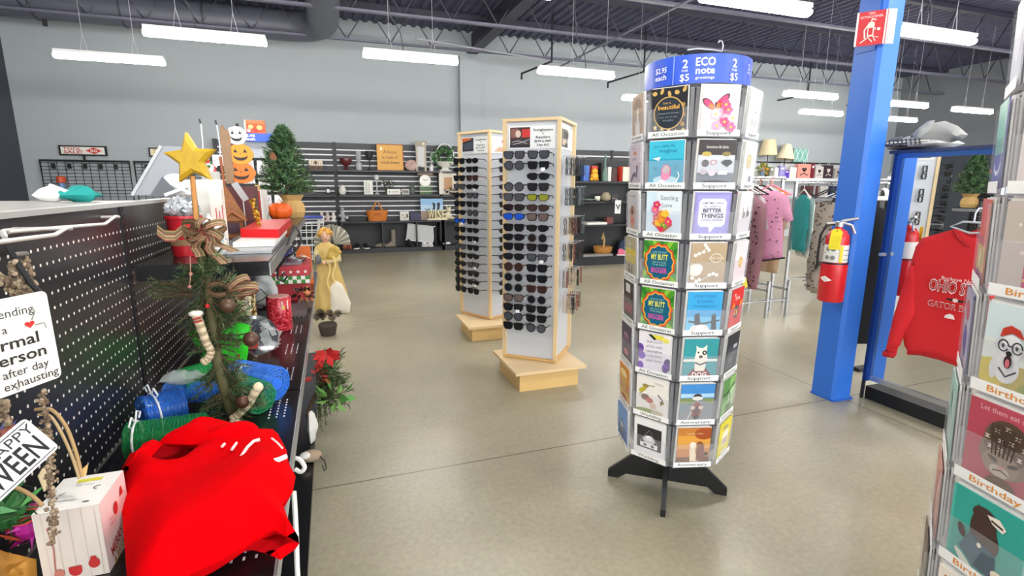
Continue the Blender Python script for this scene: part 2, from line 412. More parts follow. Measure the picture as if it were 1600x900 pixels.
# strip lamps
LAMPS = [(88, 88, 255, 99, 'leftmost lamp, in front of the duct', 0), (228, 52, 413, 69, 'second lamp from the left, below the duct', 1), (570, 86, 712, 99, 'left of the pilaster', 1), (842, 112, 957, 122, 'over the front sunglasses tower', 1),
 (957, 152, 1073, 162, 'half hidden behind the card rack', 0), (1093, 0, 1267, 21, 'nearest and largest, above the card rack', 1), (1403, 52, 1517, 65, 'right of the blue column, large', 1), (1225, 148, 1307, 154, 'upper one left of the blue column', 1),
 (1250, 176, 1315, 180, 'lower one left of the blue column', 0), (1388, 163, 1440, 167, 'small upper lamp right of the blue column', 0), (1384, 187, 1422, 189, 'small lowest lamp right of the blue column', 0), (1486, 173, 1552, 176, 'far right, above the grey hoodie', 0)]
LZ = 3.05
M_TUBE = mat('fffaf2', .4, emit=LAMP_STRENGTH)
def lamp(c, label, group=None, sh=0):
    t = thing('strip_light', label, 'ceiling lamp', (c.x, c.y, LZ), group=group)
    MB(mat('f2f2f2', .4)).box((-.6, -.055, .05), (.6, .055, .085)).build('housing', t, local=True)
    b = MB(M_TUBE)
    b.lathe([(.055, -.605), (.06, -.59), (.06, .59), (.055, .605)], (0, 0, .01), 16, Matrix.Rotation(PI/2, 4, 'Y') @ Matrix.Diagonal((.6, 1, 1, 1)))
    b.build('diffuser', t, True, local=True)
    for sx in (-.28+sh, .28+sh):
        MB(mat('c8c8d0', .4)).tube([(sx-.04, 0, .08), (sx, 0, .3), (sx, 0, CEIL-LZ+.03)], .0028, 5).tube([(sx+.04, 0, .08), (sx, 0, .3)], .004, 5).build('suspension_wire', t, local=True)
    return t
for a, b, c, dd, nm, cable in LAMPS:
    p = (atz(a, b, LZ)+atz(c, dd, LZ))/2; t = lamp(p, 'bright white tube lamp hanging from the roof, '+nm, sh=.2 if 'over the front' in nm else 0)
    if cable:
        MB(mat('55555f', .6), T(.25 if 'over the front' in nm else 0, 0, 0)).tube([(-.1, 0, .08), (-.13, 0, .3), (-.25, .02, .5), (-.3, .02, .9), (-.3, 0, CEIL-LZ-.1)], .007, 5).build('power_cable', t, local=True)
# lamps of the same rows over and behind the camera
for x, y in ((-2.6, 4.45), (.4, 4.45), (-2.6, 1.2), (.4, 1.2), (3.9, 1.2), (6.9, 1.2), (-2.6, -2), (.4, -2), (3.9, -2), (6.9, -2), (10, 4.4), (10, 1.2), (13, 4.4)):
    lamp(Vector((x+.9 if y > 4 and 0 < x < 1 else x, y, LZ)), 'bright white tube lamp hanging out of sight over the front of the shop', 'lamps beyond the frame')
# ================================================================ greeting card racks
M_CLEAR = clear_plastic(); M_WHITE = mat('f2f2f0', .5); M_BLK = mat('121214', .45); M_CARDEDGE = mat('e6e4de', .6)
CW, CH = .146, .178
def card(M, bg, art, label, group=None, thick=.0025):
    o = MB(mat(bg, .4), M).box((0, 0, -thick), (CW, CH, 0)).build('greeting_card'); tag(o, label, 'greeting card', group)
    if art: print_art(MB(mat(bg, .4)), plane_map(M), art, CW, CH, .00025, .4, True).build('printed_picture', o)
    return o
def rack(t, cx, cy, a0, ztop, tiers, pitch, R0, contents, capcol, nback, where, facets=8, pocketed=range(8)):
    """an eight-sided pocket rack; contents[(tier, facet)] = (bg, art, caption, label)"""
    side = 2*(R0)*math.tan(PI/8); pw = min(side-.01, .176)
    core = MB(mat('55565a', .5)); Rc = R0-.045
    zb = ztop-tiers*pitch
    octo = [(cx+Rc/math.cos(PI/8)*math.cos(a0+PI/4*i), cy+Rc/math.cos(PI/8)*math.sin(a0+PI/4*i)) for i in range(8)]
    core.prism(octo, zb, ztop-.004); core.build('core_panel', t)
    wires = MB(mat('8d8f94', .35, .6))
    for j in range(tiers+1):
        z = ztop-j*pitch; rr = (R0-.02)/math.cos(PI/8)
        wires.tube([(cx+rr*math.cos(a0+PI/4*i), cy+rr*math.sin(a0+PI/4*i), z-.006) for i in range(8)], .003, 5, close=True)
    wires.build('tier_ring', t)
    for k in pocketed:
        th = a0+PI/8+PI/4*k; n = Vector((math.cos(th), math.sin(th), 0)); u = Vector((0, 0, 1)).cross(n)
        for j in range(tiers):
            z0 = ztop-(j+1)*pitch+.006; tl = .05
            v = Vector((0, 0, math.cos(tl)))+n*math.sin(tl)
            o = Vector((cx, cy, z0))+n*(R0-.012)-u*pw/2
            Mp = frame_of(u, v, o); ph = pitch-.016; dp = .03
            pk = MB(M_CLEAR, Mp)
            pk.box((0, 0, dp-.0015), (pw, ph*.62, dp)).box((0, 0, 0), (.0015, ph, dp)).box((pw-.0015, 0, 0), (pw, ph, dp)).box((0, 0, -.001), (pw, .002, dp)).box((0, 0, -.002), (pw, ph, -.001))
            P = pk.build('pocket', t)
            c = contents.get((j, k))
            if not c: continue
            bg, art, cap, lab = c
            m = MB(mat('f4f4f2', .5), Mp).box((.004, .004, dp), (pw-.004, .028, dp+.0008))
            m.M = Matrix()
            if cap: print_art(m, plane_map(Mp @ T(.004, .004, dp+.0008)), [TX(capcol or {'Support': '30343a', 'All Occasion': '4c6458', 'Wedding': '857a60', 'Anniversary': '4c4c50'}[cap], cap, .5, .24, .56, bold=.012, w=.8 if len(cap) > 8 else .6)], pw-.008, .024, .0003)
            m.build('category_label', P)
            x0 = (pw-CW)/2
            card(Mp @ T(x0, .012, dp-.004), bg, art, lab)
            for b in range(nback):
                card(Mp @ T(x0+.0025*(b+1)*(-1)**b, .012+.002*(b+1), dp-.0095-.0055*b), 'e9e7e2', None, 'pale spare card tucked behind the front card of its pocket on the %s' % where, 'spare cards in the pockets of the '+where, .0035)

def flowers(pts, cols, r=.05):
    out = []
    for i, (u, v) in enumerate(pts):
        c = cols[i % len(cols)]
        for a in range(5): out.append(E_(c, u+r*.8*math.cos(a*1.257), v+r*.6*math.sin(a*1.257), r*.6, r*.45))
        out.append(E_('f0c040', u, v, r*.35, r*.26))
    return out
def wob(u, v, ru, rv, n, amp, col):
    return ngon(col, [(u+ru*(1+amp*math.sin(n*a))*math.cos(a), v+rv*(1+amp*math.sin(n*a))*math.sin(a)) for a in [2*PI*i/48 for i in range(48)]])
BUTT = [R('4f9a2a', 0, 0, 1, 1)] + [ngon(('8cc63a', '2f7a2a')[i % 2], [(.5, .5), (.5+.9*math.cos(i*.45), .5+.9*math.sin(i*.45)), (.5+.9*math.cos(i*.45+.22), .5+.9*math.sin(i*.45+.22))]) for i in range(14)] + \
    [wob(.5, .5, .47, .45, 12, .05, 'e2452e'), wob(.5, .5, .43, .41, 12, .05, 'f3b23a'), wob(.5, .5, .39, .38, 12, .05, '155f7c'), TX('9fd6c0', 'LOVE THE WAY', .5, .72, .05, w=.42), TX('f4ef5a', 'MY BUTT', .5, .57, .13, w=.5, bold=.02),
     TX('9fd6c0', 'AND SO DOES', .5, .49, .04, w=.42), TX('9fd6c0', 'THE REST', .5, .43, .04, w=.42), TX('d658a8', 'BIGGER', .5, .26, .12, w=.48, bold=.02)]
FIG = lambda c, u, v, s: [E_(c, u, v+s*.5, s*.1, s*.1), ngon(c, [(u-s*.12, v), (u+s*.12, v), (u+s*.09, v+s*.4), (u-s*.09, v+s*.4)])]
CARDS = {
 (0, 1): ('1d2024', [R('1d2024', 0, 0, 1, 1)]+[E_('c6a15a', .08+.21*i, .9+.04*math.sin(i*2), .07, .045, i) for i in range(5)]+[ngon('d9c48a', star(.12+.2*i, .12+.05*math.cos(i), .07, .03, 6)) for i in range(5)]+[E_('a8864a', .9, .62-.2*i, .06, .05) for i in range(3)]+[E_('c6a15a', .5, .47, .43, .35), E_('25303a', .5, .47, .4, .325), TX('d8a94f', 'love is', .45, .66, .05), TX('e8b04a', 'beautiful', .5, .55, .09, w=.6, bold=.01), TX('8f9aa4', 'always and forever', .5, .45, .04, w=.6), TX('8f9aa4', 'you are in my', .5, .37, .04, w=.5), TX('8f9aa4', 'thoughts', .5, .3, .04, w=.3)], 'All Occasion', 'black greeting card with gold leaves around a round dark badge, top tier'),
 (0, 2): ('f6f3f2', [TX('c02a4a', '*', .5, .82, .07), E_('5a2436', .17, .62, .19, .085, -.5), E_('e0356f', .19, .61, .16, .065, -.5), E_('5a2436', .54, .68, .23, .085, .65), E_('e0356f', .52, .665, .19, .065, .65), E_('f0762e', .26, .56, .09, .05, -.6), E_('f08a3e', .44, .58, .1, .05, .5), E_('4a2030', .36, .6, .02, .07)]+flowers([(.5, .42), (.7, .5), (.84, .33), (.62, .25), (.42, .17), (.8, .14), (.36, .4), (.6, .6)], ['f4a0bd', 'ea6a98', 'f7c0d2', 'e64a7d'], .1), 'Support', 'white greeting card with a magenta butterfly over pink flowers'),
 (0, 0): ('b49a80', [R('b49a80', 0, 0, 1, 1), ngon('8d7258', ell(.5, .62, .42, .3, a0=.2, a1=2.9)), ngon('f2f0ea', [(.32, .1), (.3, .34), (.44, .42), (.46, .66), (.52, .72), (.6, .66), (.58, .42), (.7, .34), (.72, .1)]), E_('4a4038', .52, .67, .02), E_('4a4038', .5, .36, .03)], 'All Occasion', 'tan greeting card with a tall white animal figure'),
 (0, 3): ('eceae6', [R('eceae6', 0, 0, 1, 1), LN('888080', ell(.6, .56, .16, .05, 14, PI, 2*PI), .02), E_('d6d2d0', .42, .3, .1, .09), E_('d6d2d0', .7, .28, .1, .09), TX('e0a08a', 'love', .55, .08, .07)], 'Support', 'off-white greeting card with faint grey outlines, right face of the top tier'),
 (1, 0): ('cfc2cf', [R('cfc2cf', 0, 0, 1, 1), TX('5a4a5a', 'NOT A', .35, .87, .05), TX('e0902e', 'BIRD', .5, .74, .09, bold=.02), TX('5a4a5a', 'IN MY TREE', .42, .62, .05), LN('4a3456', [(.1, .12), (.3, .26), (.5, .3), (.62, .24), (.72, .4), (.68, .46)], .13), E_('4a3456', .7, .44, .09, .06)], 'All Occasion', 'pale lilac greeting card with a dark purple long-bodied dog'),
 (1, 1): ('27a4c4', [R('27a4c4', 0, 0, 1, 1), R('3fb8d2', 0, .6, 1, 1), TX('1b6f94', 'you make life', .45, .86, .07, w=.6), TX('1b6f94', 'magical', .55, .75, .08, w=.5), ngon('eaf6fa', [(.1, .62), (.35, .66), (.3, .57)]), ngon('1b86a8', heart(.2, .4, .06)), ngon('1b86a8', heart(.8, .42, .05)), E_('bfe6ee', .5, .14, .36, .1), E_('d65f96', .52, .32, .15, .17), E_('f6e8ec', .52, .35, .1, .12), E_('ea8ab4', .5, .22, .13, .08), E_('f4f4f4', .4, .1, .1, .05), LN('f4f8fa', [(.82, .1), (.9, .24), (.86, .32)], .03)], 'All Occasion', 'turquoise greeting card with a pink swimming figure and white script'),
 (1, 2): ('5a6270', [R('5a6270', 0, 0, 1, 1), R('c4c8ce', 0, .3, 1, .68), R('352c2c', 0, .68, 1, 1), TX('e8e0d8', 'Sometimes life Stinks', .5, .82, .06, w=.6), E_('b8a24a', .22, .7, .13, .05), E_('8a7a40', .76, .7, .12, .05), E_('3a3034', .2, .5, .1, .08), E_('b98f9a', .42, .52, .1, .06), E_('e4d8dc', .42, .52, .05, .03), ngon('2e2c34', [(.62, .52), (.72, .58), (.88, .58), (.95, .52), (.8, .42)]), E_('b5a8b0', .16, .32, .09, .06), E_('d8c4cc', .4, .3, .1, .07), R('d8d6dc', .56, .26, .82, .34), E_('3c3840', .5, .08, .4, .06)], 'Support', 'dark grey greeting card with polished stones under a black sky band'),
 (1, 3): ('f0efec', [R('f0efec', 0, 0, 1, 1), E_('cdb878', .4, .56, .2, .16), E_('e0d2a2', .4, .56, .17, .13), R('8890a8', .55, .12, .72, .24), TX('e0a08a', 'love', .5, .03, .06)], 'Support', 'white greeting card with one gold oval seal'),
 (2, 0): ('cfcdd0', [R('cfcdd0', 0, 0, 1, 1), TX('555055', 'PUG & KISS', .5, .86, .06, w=.6)]+[LN('b8b4b8', [(.5+.2*math.cos(a), .62+.12*math.sin(a)), (.5+.34*math.cos(a), .62+.2*math.sin(a))], .03) for a in (.3, .8, 1.3, 1.8, 2.3, 2.8)]+[E_('d8a884', .5, .3, .22, .22), E_('b0805a', .5, .54, .19, .12), E_('3a2c28', .5, .5, .1, .06), ngon('d83a3a', heart(.5, .27, .09)), E_('d8a884', .25, .5, .07, .05), E_('d8a884', .75, .5, .07, .05)], 'All Occasion', 'pale grey greeting card with a small pug holding a red heart'),
 (2, 1): ('cfe2ec', [R('cfe2ec', 0, 0, 1, 1), R('dfeaf0', .3, .5, 1, 1), TX('3f5560', 'Sending', .68, .82, .1, w=.5), TX('3f5560', 'Love', .62, .66, .09), ngon('e0562a', [(.18, .28), (.5, .06), (.8, .26), (.72, .38), (.28, .4)])]+flowers([(.32, .42), (.46, .5), (.6, .4), (.4, .3), (.56, .26), (.3, .6), (.7, .34), (.5, .38), (.36, .72), (.62, .52)], ['e23f6e', 'f08a2c', 'd0306a', 'f4bd3c', '7ab648', 'ef6a9a'], .085)+[ngon('d82f4a', heart(.5, .17, .09))], 'All Occasion', 'light blue greeting card with a bright heart-shaped bouquet'),
 (2, 2): ('8d86c4', [R('8d86c4', 0, 0, 1, 1), R('9a94d0', .06, .06, .94, .94), ngon('e9e6f6', [(.12, .32), (.12, .78), (.2, .86), (.8, .86), (.88, .78), (.88, .32), (.8, .24), (.6, .24), (.48, .1), (.42, .24), (.2, .24)]), TX('4a3f6a', 'SOMETIMES THINGS', .5, .74, .05, w=.62, bold=.01), TX('4a3f6a', 'FALL APART SO', .5, .67, .04, w=.48, bold=.01), TX('34284e', 'BETTER', .5, .56, .085, w=.52, bold=.03), TX('34284e', 'THINGS', .5, .44, .095, w=.64, bold=.03), TX('4a3f6a', 'CAN FALL TOGETHER', .5, .37, .04, w=.6, bold=.01)], 'Support', 'purple greeting card with a pale speech bubble of bold words'),
 (2, 3): ('f3f1ef', [R('f3f1ef', 0, 0, 1, 1), R('e6dfe2', 0, 0, 1, .4), LN('9a9494', [(.3, .4), (.32, .56), (.27, .66)], .05), E_('9a9494', .4, .48, .1, .07), LN('6a6464', [(.62, .4), (.64, .58), (.7, .66)], .05), E_('8a8080', .74, .5, .1, .07), TX('e0a08a', 'love', .5, .05, .06)], 'Support', 'white greeting card with two small grey deer on a pink band'),
 (3, 0): ('9a8f74', [R('b0a888', 0, 0, 1, 1), R('d6c23e', 0, .36, 1, .72), TX('efe8d0', 'thank', .4, .8, .08), TX('efe8d0', 'you for', .42, .66, .08), TX('efe8d0', 'being', .4, .52, .08)]+FIG('2a241e', .38, .08, .4)+FIG('2a241e', .66, .08, .36), 'All Occasion', 'olive and yellow greeting card with two dark silhouettes'),
 (3, 1): ('4f9a2a', BUTT, 'All Occasion', 'green greeting card with a teal badge, the upper of the two alike'),
 (3, 2): ('b39b7c', [R('b39b7c', 0, 0, 1, 1), E_('ece2d4', .15, .38, .2, .14), E_('f4ede2', .22, .42, .14, .1), LN('efe6d8', [(.1, .72), (.3, .78), (.42, .92)], .015), LN('efe6d8', [(.05, .2), (.3, .12), (.6, .28), (.8, .3)], .015)]+[E_('f6f0e6', u, v, .05, .038) for u, v in ((.12, .72), (.22, .76), (.34, .8), (.42, .9), (.48, .84), (.08, .2), (.2, .12), (.28, .16), (.56, .27), (.66, .3), (.76, .27), (.36, .96))]+[TX('e6dccb', 'with love', .7, .63, .07), LN('e6dccb', ell(.7, .66, .16, .1, 16), .02)], 'Support', 'tan greeting card with white blossom sprays'),
 (3, 3): ('eedfe2', [R('eedfe2', 0, 0, 1, 1), E_('d7ae32', .48, .5, .17, .13), E_('f2d878', .48, .5, .1, .08), R('f6eeee', 0, 0, 1, .18), TX('e08a9a', 'love', .4, .05, .06)], 'Support', 'pale pink greeting card with a small gold flower'),
 (4, 0): ('4a3a3a', [R('3a3030', 0, 0, 1, 1), R('e0dcd8', .25, .72, .7, .94), R('7d1f2a', .1, .16, .9, .46), R('a02c36', .14, .2, .86, .4), E_('222', .3, .14, .1, .07) if 0 else E_('201818', .3, .14, .1, .07), E_('201818', .7, .14, .1, .07), R('5a4a44', .2, .46, .8, .66)], 'All Occasion', 'dark greeting card with a deep red car and a white note'),
 (4, 1): ('4f9a2a', BUTT, 'All Occasion', 'green greeting card with a teal badge, the lower of the two alike'),
 (4, 2): ('34a0d6', [R('34a0d6', 0, 0, 1, 1), R('6cc0e2', 0, 0, 1, .4), TX('1a6ea2', 'EVERYTHING', .5, .86, .07, w=.62), TX('1a6ea2', 'IS GOING', .5, .74, .07, w=.46), TX('1a6ea2', 'TO WORK OUT', .5, .63, .06, w=.66), E_('e8e4e0', .4, .1, .28, .14), ngon('22303a', [(.25, .2), (.22, .46), (.36, .5), (.42, .22)]), ngon('22303a', [(.74, .06), (.72, .46), (.84, .48), (.9, .08)]), LN('26343e', [(.06, .3), (.5, .24), (.96, .32)], .05), E_('f0eeea', .42, .14, .13, .07)], 'Support', 'sky blue greeting card with dark birds over a white rock'),
 (4, 3): ('cf2a2a', [R('d8302c', 0, 0, 1, 1), TX('f6e8d8', 'Bride', .5, .72, .1), E_('2a1a1a', .5, .42, .26, .16), R('f08a2c', .3, .34, .44, .5), R('f6c24a', .5, .34, .6, .48), R('b02020', .66, .34, .78, .5), E_('f6e8d8', .24, .86, .04), E_('f08a2c', .8, .62, .1, .08), E_('f08a2c', .18, .6, .1, .08)], 'Support', 'bright red greeting card with orange lanterns'),
 (5, 0): ('3a2c44', [R('3a2c44', 0, 0, 1, 1), E_('7a4a72', .5, .5, .3, .22), E_('2a2034', .5, .42, .2, .2)]+[ngon('e8b0c4', star(.3+.1*i, .7+.05*(i % 2), .06)) for i in range(5)]+[E_('c46a8a', .5, .26, .24, .08)], 'All Occasion', 'dark purple greeting card with a pink-crowned face'),
 (5, 1): ('efe9ee', [R('efe9ee', 0, 0, 1, 1)]+[TX('6a5a78', w_, .5, .78-.12*i, .07, w=.5, rot=.08) for i, w_ in enumerate(('thank you for', 'all the ways', 'you brighten', 'my day always', 'with love'))]+[E_('6f4a9e', .05, .6, .12, .12), E_('8a5fc0', .1, .42, .13, .1), E_('4c3378', .93, .3, .12, .16), E_('7f54b8', .86, .2, .1, .12), E_('e4d84a', .62, .95, .2, .06), E_('f0e46a', .85, .9, .12, .06), ngon('24301e', [(.3, .98), (.5, .86), (.56, .9), (.4, 1)]), E_('8a5fc0', .08, .16, .1, .1)], 'All Occasion', 'white script greeting card edged with purple and yellow flowers'),
 (5, 2): ('2f8f94', [R('2f9298', 0, 0, 1, 1), R('e8e4da', 0, .44, 1, .5), ngon('7c1f2c', [(.08, 0), (.3, .26), (.7, .26), (.94, 0)]), ngon('ece4d6', [(.36, .2), (.32, .5), (.36, .72), (.34, .84), (.44, .78), (.56, .78), (.66, .86), (.66, .72), (.7, .5), (.64, .2)]), E_('3a2e26', .6, .66, .07, .06), E_('1e1a18', .5, .56, .06, .035), E_('f6f4ee', .6, .66, .025), E_('1e1a18', .42, .67, .025), LN('2a2220', [(.34, .42), (.5, .36), (.68, .42)], .05), TX('f4f0e6', 'DOG', .5, .06, .11, bold=.02)], 'Support', 'teal greeting card with a white dog in a maroon shirt reading DOG'),
 (5, 3): ('24262a', [R('24262a', 0, 0, 1, 1)]+[LN('8a8e94', [(.1+.1*i, .15), (.2+.1*i, .4+.05*(i % 3)), (.12+.12*i, .7)], .02) for i in range(6)]+[R('b0b4b8', .5, .62, .8, .72), R('6a6e74', .2, .3, .45, .44)], 'Anniversary', 'black greeting card with chalk-like line drawing'),
 (6, 0): ('d88c2a', [R('d88c2a', 0, 0, 1, 1), R('e8c44e', 0, 0, 1, .3)]+[ngon('f0cf7a', [(.5, .2), (.1+.22*i, .8), (.2+.22*i, .8)]) for i in range(4)]+[E_('f4e0a0', .5, .8, .34, .1), E_('c0541e', .5, .14, .3, .08)], 'Wedding', 'orange greeting card with yellow rays'),
 (6, 1): ('ece6de', [R('efeae2', 0, 0, 1, 1), TX('9aa080', 'TYING', .7, .86, .06), LN('a89a4a', [(.1, .5), (.4, .8), (.6, .82)], .03), E_('bfae3e', .2, .66, .13, .06, .5), E_('a08c4a', .3, .78, .1, .05), E_('7a4a3a', .3, .48, .14, .08), E_('c0604e', .44, .42, .12, .07), E_('f2ebe2', .54, .56, .12, .08), LN('5a4a34', [(.7, .62), (.86, .5), (.8, .36)], .04), E_('8a7a44', .84, .44, .07, .04), E_('93a06a', .4, .12, .4, .07), E_('c8b8a0', .7, .14, .2, .05), E_('d9bdb0', .56, .3, .1, .08)], 'Wedding', 'cream greeting card with olive branches and a perched bird'),
 (6, 2): ('6f7f88', [R('3f86c8', 0, .62, 1, 1), R('a9cbe4', 0, .66, 1, .76), R('7d8a52', 0, .5, 1, .64), ngon('7e8084', [(0, 0), (1, 0), (1, .4), (.66, .62), (.5, .62), (0, .2)]), LN('e0e0dc', [(.2, 0), (.52, .6)], .02), E_('3a3434', .5, .68, .13, .08), E_('d8d4d0', .5, .64, .16, .05), ngon('8a4636', [(.36, .16), (.36, .46), (.5, .56), (.64, .46), (.62, .14)]), E_('5a3a34', .5, .34, .1, .1), E_('2a2626', .5, .14, .07, .08), E_('c2b2a6', .38, .4, .07, .05), E_('c2b2a6', .62, .4, .07, .05)], 'Anniversary', 'card with a pair riding down a road under blue sky'),
 (6, 3): ('6f9e5a', [R('7fae5e', 0, 0, 1, 1), R('4f8a44', 0, .4, .5, 1), R('a8c890', .5, .2, 1, .7), LN('24382a', [(.05, .6), (.5, .64), (.95, .78)], .06), LN('24382a', [(.5, .64), (.7, .4), (.6, .3)], .05), R('5f7f50', .3, 0, .8, .3)], 'Anniversary', 'green greeting card with a dark ribbon bow'),
 (7, 0): ('5f8ac4', [R('6f9ad2', 0, 0, 1, 1), R('3f70b0', 0, 0, 1, .4), LN('35506e', [(.3, .1), (.42, .6), (.5, .62), (.6, .1)], .06), E_('c8d4e0', .46, .44, .12, .1), E_('806a5a', .46, .3, .12, .08)], 'Wedding', 'blue greeting card with a pale tower shape'),
 (7, 1): ('efeeec', [R('efeeec', 0, 0, 1, 1), R('2e2d2e', .1, .24, .9, .84), E_('cfcfcf', .5, .48, .2, .1), E_('f2f2f2', .5, .54, .13, .07), R('f0f0f0', .22, .28, .78, .4), LN('9a9a9a', [(.2, .4), (.5, .76), (.8, .4)], .02), E_('6a6a6a', .38, .34, .06, .04), E_('6a6a6a', .62, .34, .06, .04)], 'Wedding', 'white greeting card with a black and white car photo'),
 (7, 2): ('b06a2a', [R('c07a34', 0, 0, 1, 1), R('d99a3e', 0, .45, 1, .8), R('6a3416', 0, 0, 1, .22), E_('a34a1e', .8, .85, .3, .16), ngon('e8d4b4', [(.42, .1), (.38, .4), (.46, .62), (.58, .6), (.56, .36), (.7, .1)]), ngon('7a3e1c', [(.6, .12), (.6, .44), (.68, .62), (.82, .56), (.86, .12)]), E_('f2e6d0', .47, .55, .1, .08), E_('8a4a22', .68, .56, .1, .08), E_('3a2010', .9, .3, .06, .06), TX('f0d8a0', 'together is best', .5, .84, .04, w=.5)], 'Anniversary', 'orange-brown greeting card with two leaning cats'),
 (7, 3): ('d8c82e', [R('e0d032', 0, 0, 1, 1), R('f0ead0', .28, .3, .8, .7), R('c0a896', .36, .34, .72, .5), R('f0ead0', .3, .08, .8, .18), R('a09a80', .3, .76, .7, .84)], 'Anniversary', 'yellow greeting card with a small framed scene'),
}
# front rack: a vertex of the octagon points to the camera
CX, CY = 1.49, 1.915; A_CAM = math.atan2(-CY, -CX)
rk = thing('card_rack', 'tall revolving greeting card rack with blue header ring, standing alone on the floor', 'card rack', (CX, CY, 0))
a0 = A_CAM-PI/2     # facet k spans a0+45k .. a0+45(k+1); facets 0..3 are seen left to right
cont = {}
for (j, k), c in CARDS.items(): cont[(j, k)] = c
rack(rk, CX, CY, a0, 1.832, 8, .1995, .226, cont, None, 2, 'tall middle rack')
mb = MB(M_BLK)
for c, s in (((1.257, 2.095), (1.709, 1.759)), ((1.316, 1.713), (1.64, 2.14))):
    p = Vector((*c, 0)); q = Vector((*s, 0)); u = (q-p).normalized(); L = (q-p).length
    M = frame_of(u, (0, 0, 1), p)
    MB(M_BLK, M).prism([(0, 0), (.05, 0), (.09, .03), (L-.09, .03), (L-.05, 0), (L, 0), (L, .035), (L/2+.1, .2), (L/2-.1, .2), (0, .035)], -.011, .011).build('foot_board', rk)
MB(M_BLK).lathe([(.02, .05), (.02, 1.84)], (CX, CY, 0), 14).build('pole', rk)
MB(mat('2a2b30', .5)).lathe([(.222, 1.83), (.222, 1.84)], (CX, CY, 0), 32).build('top_disc', rk)
hd = MB(mat('2f55c8', .35)); HR = .212
hd.lathe([(HR, 1.838), (HR, 1.948), (HR-.004, 1.948), (HR-.004, 1.838)], (CX, CY, 0), 64, cap=False)
hd_o = hd.build('header_ring', rk, True)
def cylmap(x, y, e):
    a = A_CAM+x/HR; return Vector((CX+(HR+e)*math.cos(a), CY+(HR+e)*math.sin(a), 1.838+y))
cyl = lambda x, y, e: cylmap(x, y, e+.0006)
print_art(MB(M_WHITE), cyl, [TX('f4f6ff', '2', -.045, .062, .03, bold=.02), TX('f4f6ff', 'FOR', -.045, .047, .009), TX('f4f6ff', '$5', -.045, .014, .026, bold=.01), TX('f4f6ff', 'ECO', .03, .066, .03, w=.072, bold=.02), TX('f4f6ff', 'note', .03, .037, .026, w=.07, bold=.02), TX('f4f6ff', 'greetings', .03, .018, .01, w=.07),
   TX('f4f6ff', '2', .145, .062, .03, bold=.02), TX('f4f6ff', 'FOR', .145, .047, .009), TX('f4f6ff', '$5', .145, .014, .026, bold=.01),
   TX('f4f6ff', '$2.95', -.145, .055, .02, w=.055, bold=.01), TX('f4f6ff', 'each', -.145, .028, .02, w=.055, bold=.01), TX('f4f6ff', '2', .23, .06, .022), TX('f4f6ff', 'FOR', .23, .045, .009), R('8fa4ee', -.089, .0, -.085, .11)], 1, 1, .0004).build('header_lettering', hd_o)
# clear plastic hanger lying on top
hk = MB(mat('c9cbd2', .15, alpha=.8)); z = 1.955
b0 = atz(1074, 78, z); b1 = atz(1128, 80, z)
hk.tube([b0, b0.lerp(b1, .3)+Vector((0, 0, .006)), b0.lerp(b1, .7)+Vector((0, 0, .004)), b1, b1+Vector((.004, 0, .02)), b1+Vector((-.002, 0, .034)), b1+Vector((-.014, 0, .036)), b1+Vector((-.02, 0, .028))], .0028, 6)
tag(hk.build('clothes_hanger', smooth=True), 'clear plastic hanger lying on top of the tall card rack', 'hanger')

# right-hand rack, close to the camera, mostly outside the frame
RX, RY = 1.465, .51
DOGC = [R('d3e2e4', 0, 0, 1, 1), R('dfe6de', 0, .34, 1, .6), R('b9a53a', 0, 0, 1, .36), E_('d3bf3e', .15, .22, .22, .16), E_('8f9c3a', .8, .1, .3, .14), E_('e9e9ea', .56, .34, .26, .2), E_('dcdcde', .3, .3, .08, .14), E_('eeeeee', .6, .62, .24, .18), E_('d8d8da', .34, .66, .1, .05, .5), E_('d8d8da', .86, .62, .09, .05, -.5), ngon('c23a2c', [(.36, .74), (.4, .86), (.56, .92), (.74, .88), (.86, .76), (.6, .82)]), E_('e0dedc', .86, .76, .04, .03),
        LN('2a2e3a', ell(.46, .64, .1, .075, 16), .03), LN('2a2e3a', ell(.74, .64, .1, .075, 16), .03), LN('2a2e3a', [(.56, .65), (.64, .65)], .03), E_('4a4a52', .46, .64, .03), E_('4a4a52', .74, .64, .03), E_('26242a', .6, .55, .06, .035), E_('3a2428', .6, .44, .08, .09), E_('d0707a', .6, .42, .045, .06), LN('4a4c54', [(.44, .34), (.6, .24), (.8, .34)], .04)]
def _sq(s):
    f = lambda u, v: (.36+(u-.6)*.62, .48+(v-.55)*.85)
    return (s[0], s[1], [f(*q) for q in s[2]], s[3]*(.62 if s[0] == 'l' else 1))
DOGC = DOGC[:5]+[_sq(s) for s in DOGC[5:]]
CATC = [R('b84a5a', 0, 0, 1, 1), TX('eab8c0', 'Let them eat cake', .5, .9, .06, w=.7), E_('8a7260', .54, .45, .34, .26), E_('6f5a4c', .54, .6, .3, .26), E_('5a463a', .54, .7, .24, .16), E_('9c8472', .5, .34, .24, .16), E_('c4b4a4', .5, .26, .13, .07), E_('4a3c34', .4, .38, .07, .025, -.3), E_('4a3c34', .66, .38, .07, .025, .3), E_('c89a8a', .52, .31, .035, .02), LN('3a2e28', [(.42, .25), (.52, .28), (.62, .25)], .015), R('5a4638', .4, 0, .7, .14), E_('6f5a4c', .54, .08, .2, .12)]+[ngon('ead8d0', [(u-.04, v-.02), (u, v), (u-.04, v+.02), (u+.04, v+.02), (u, v), (u+.04, v-.02)]) for u, v in ((.3, .62), (.42, .72), (.55, .78), (.68, .72), (.78, .62), (.48, .62), (.62, .64), (.36, .52), (.74, .5), (.5, .52))]+[LN('4a3a30', [(.4+.05*i, .44), (.36+.07*i, .8)], .018) for i in range(6)]
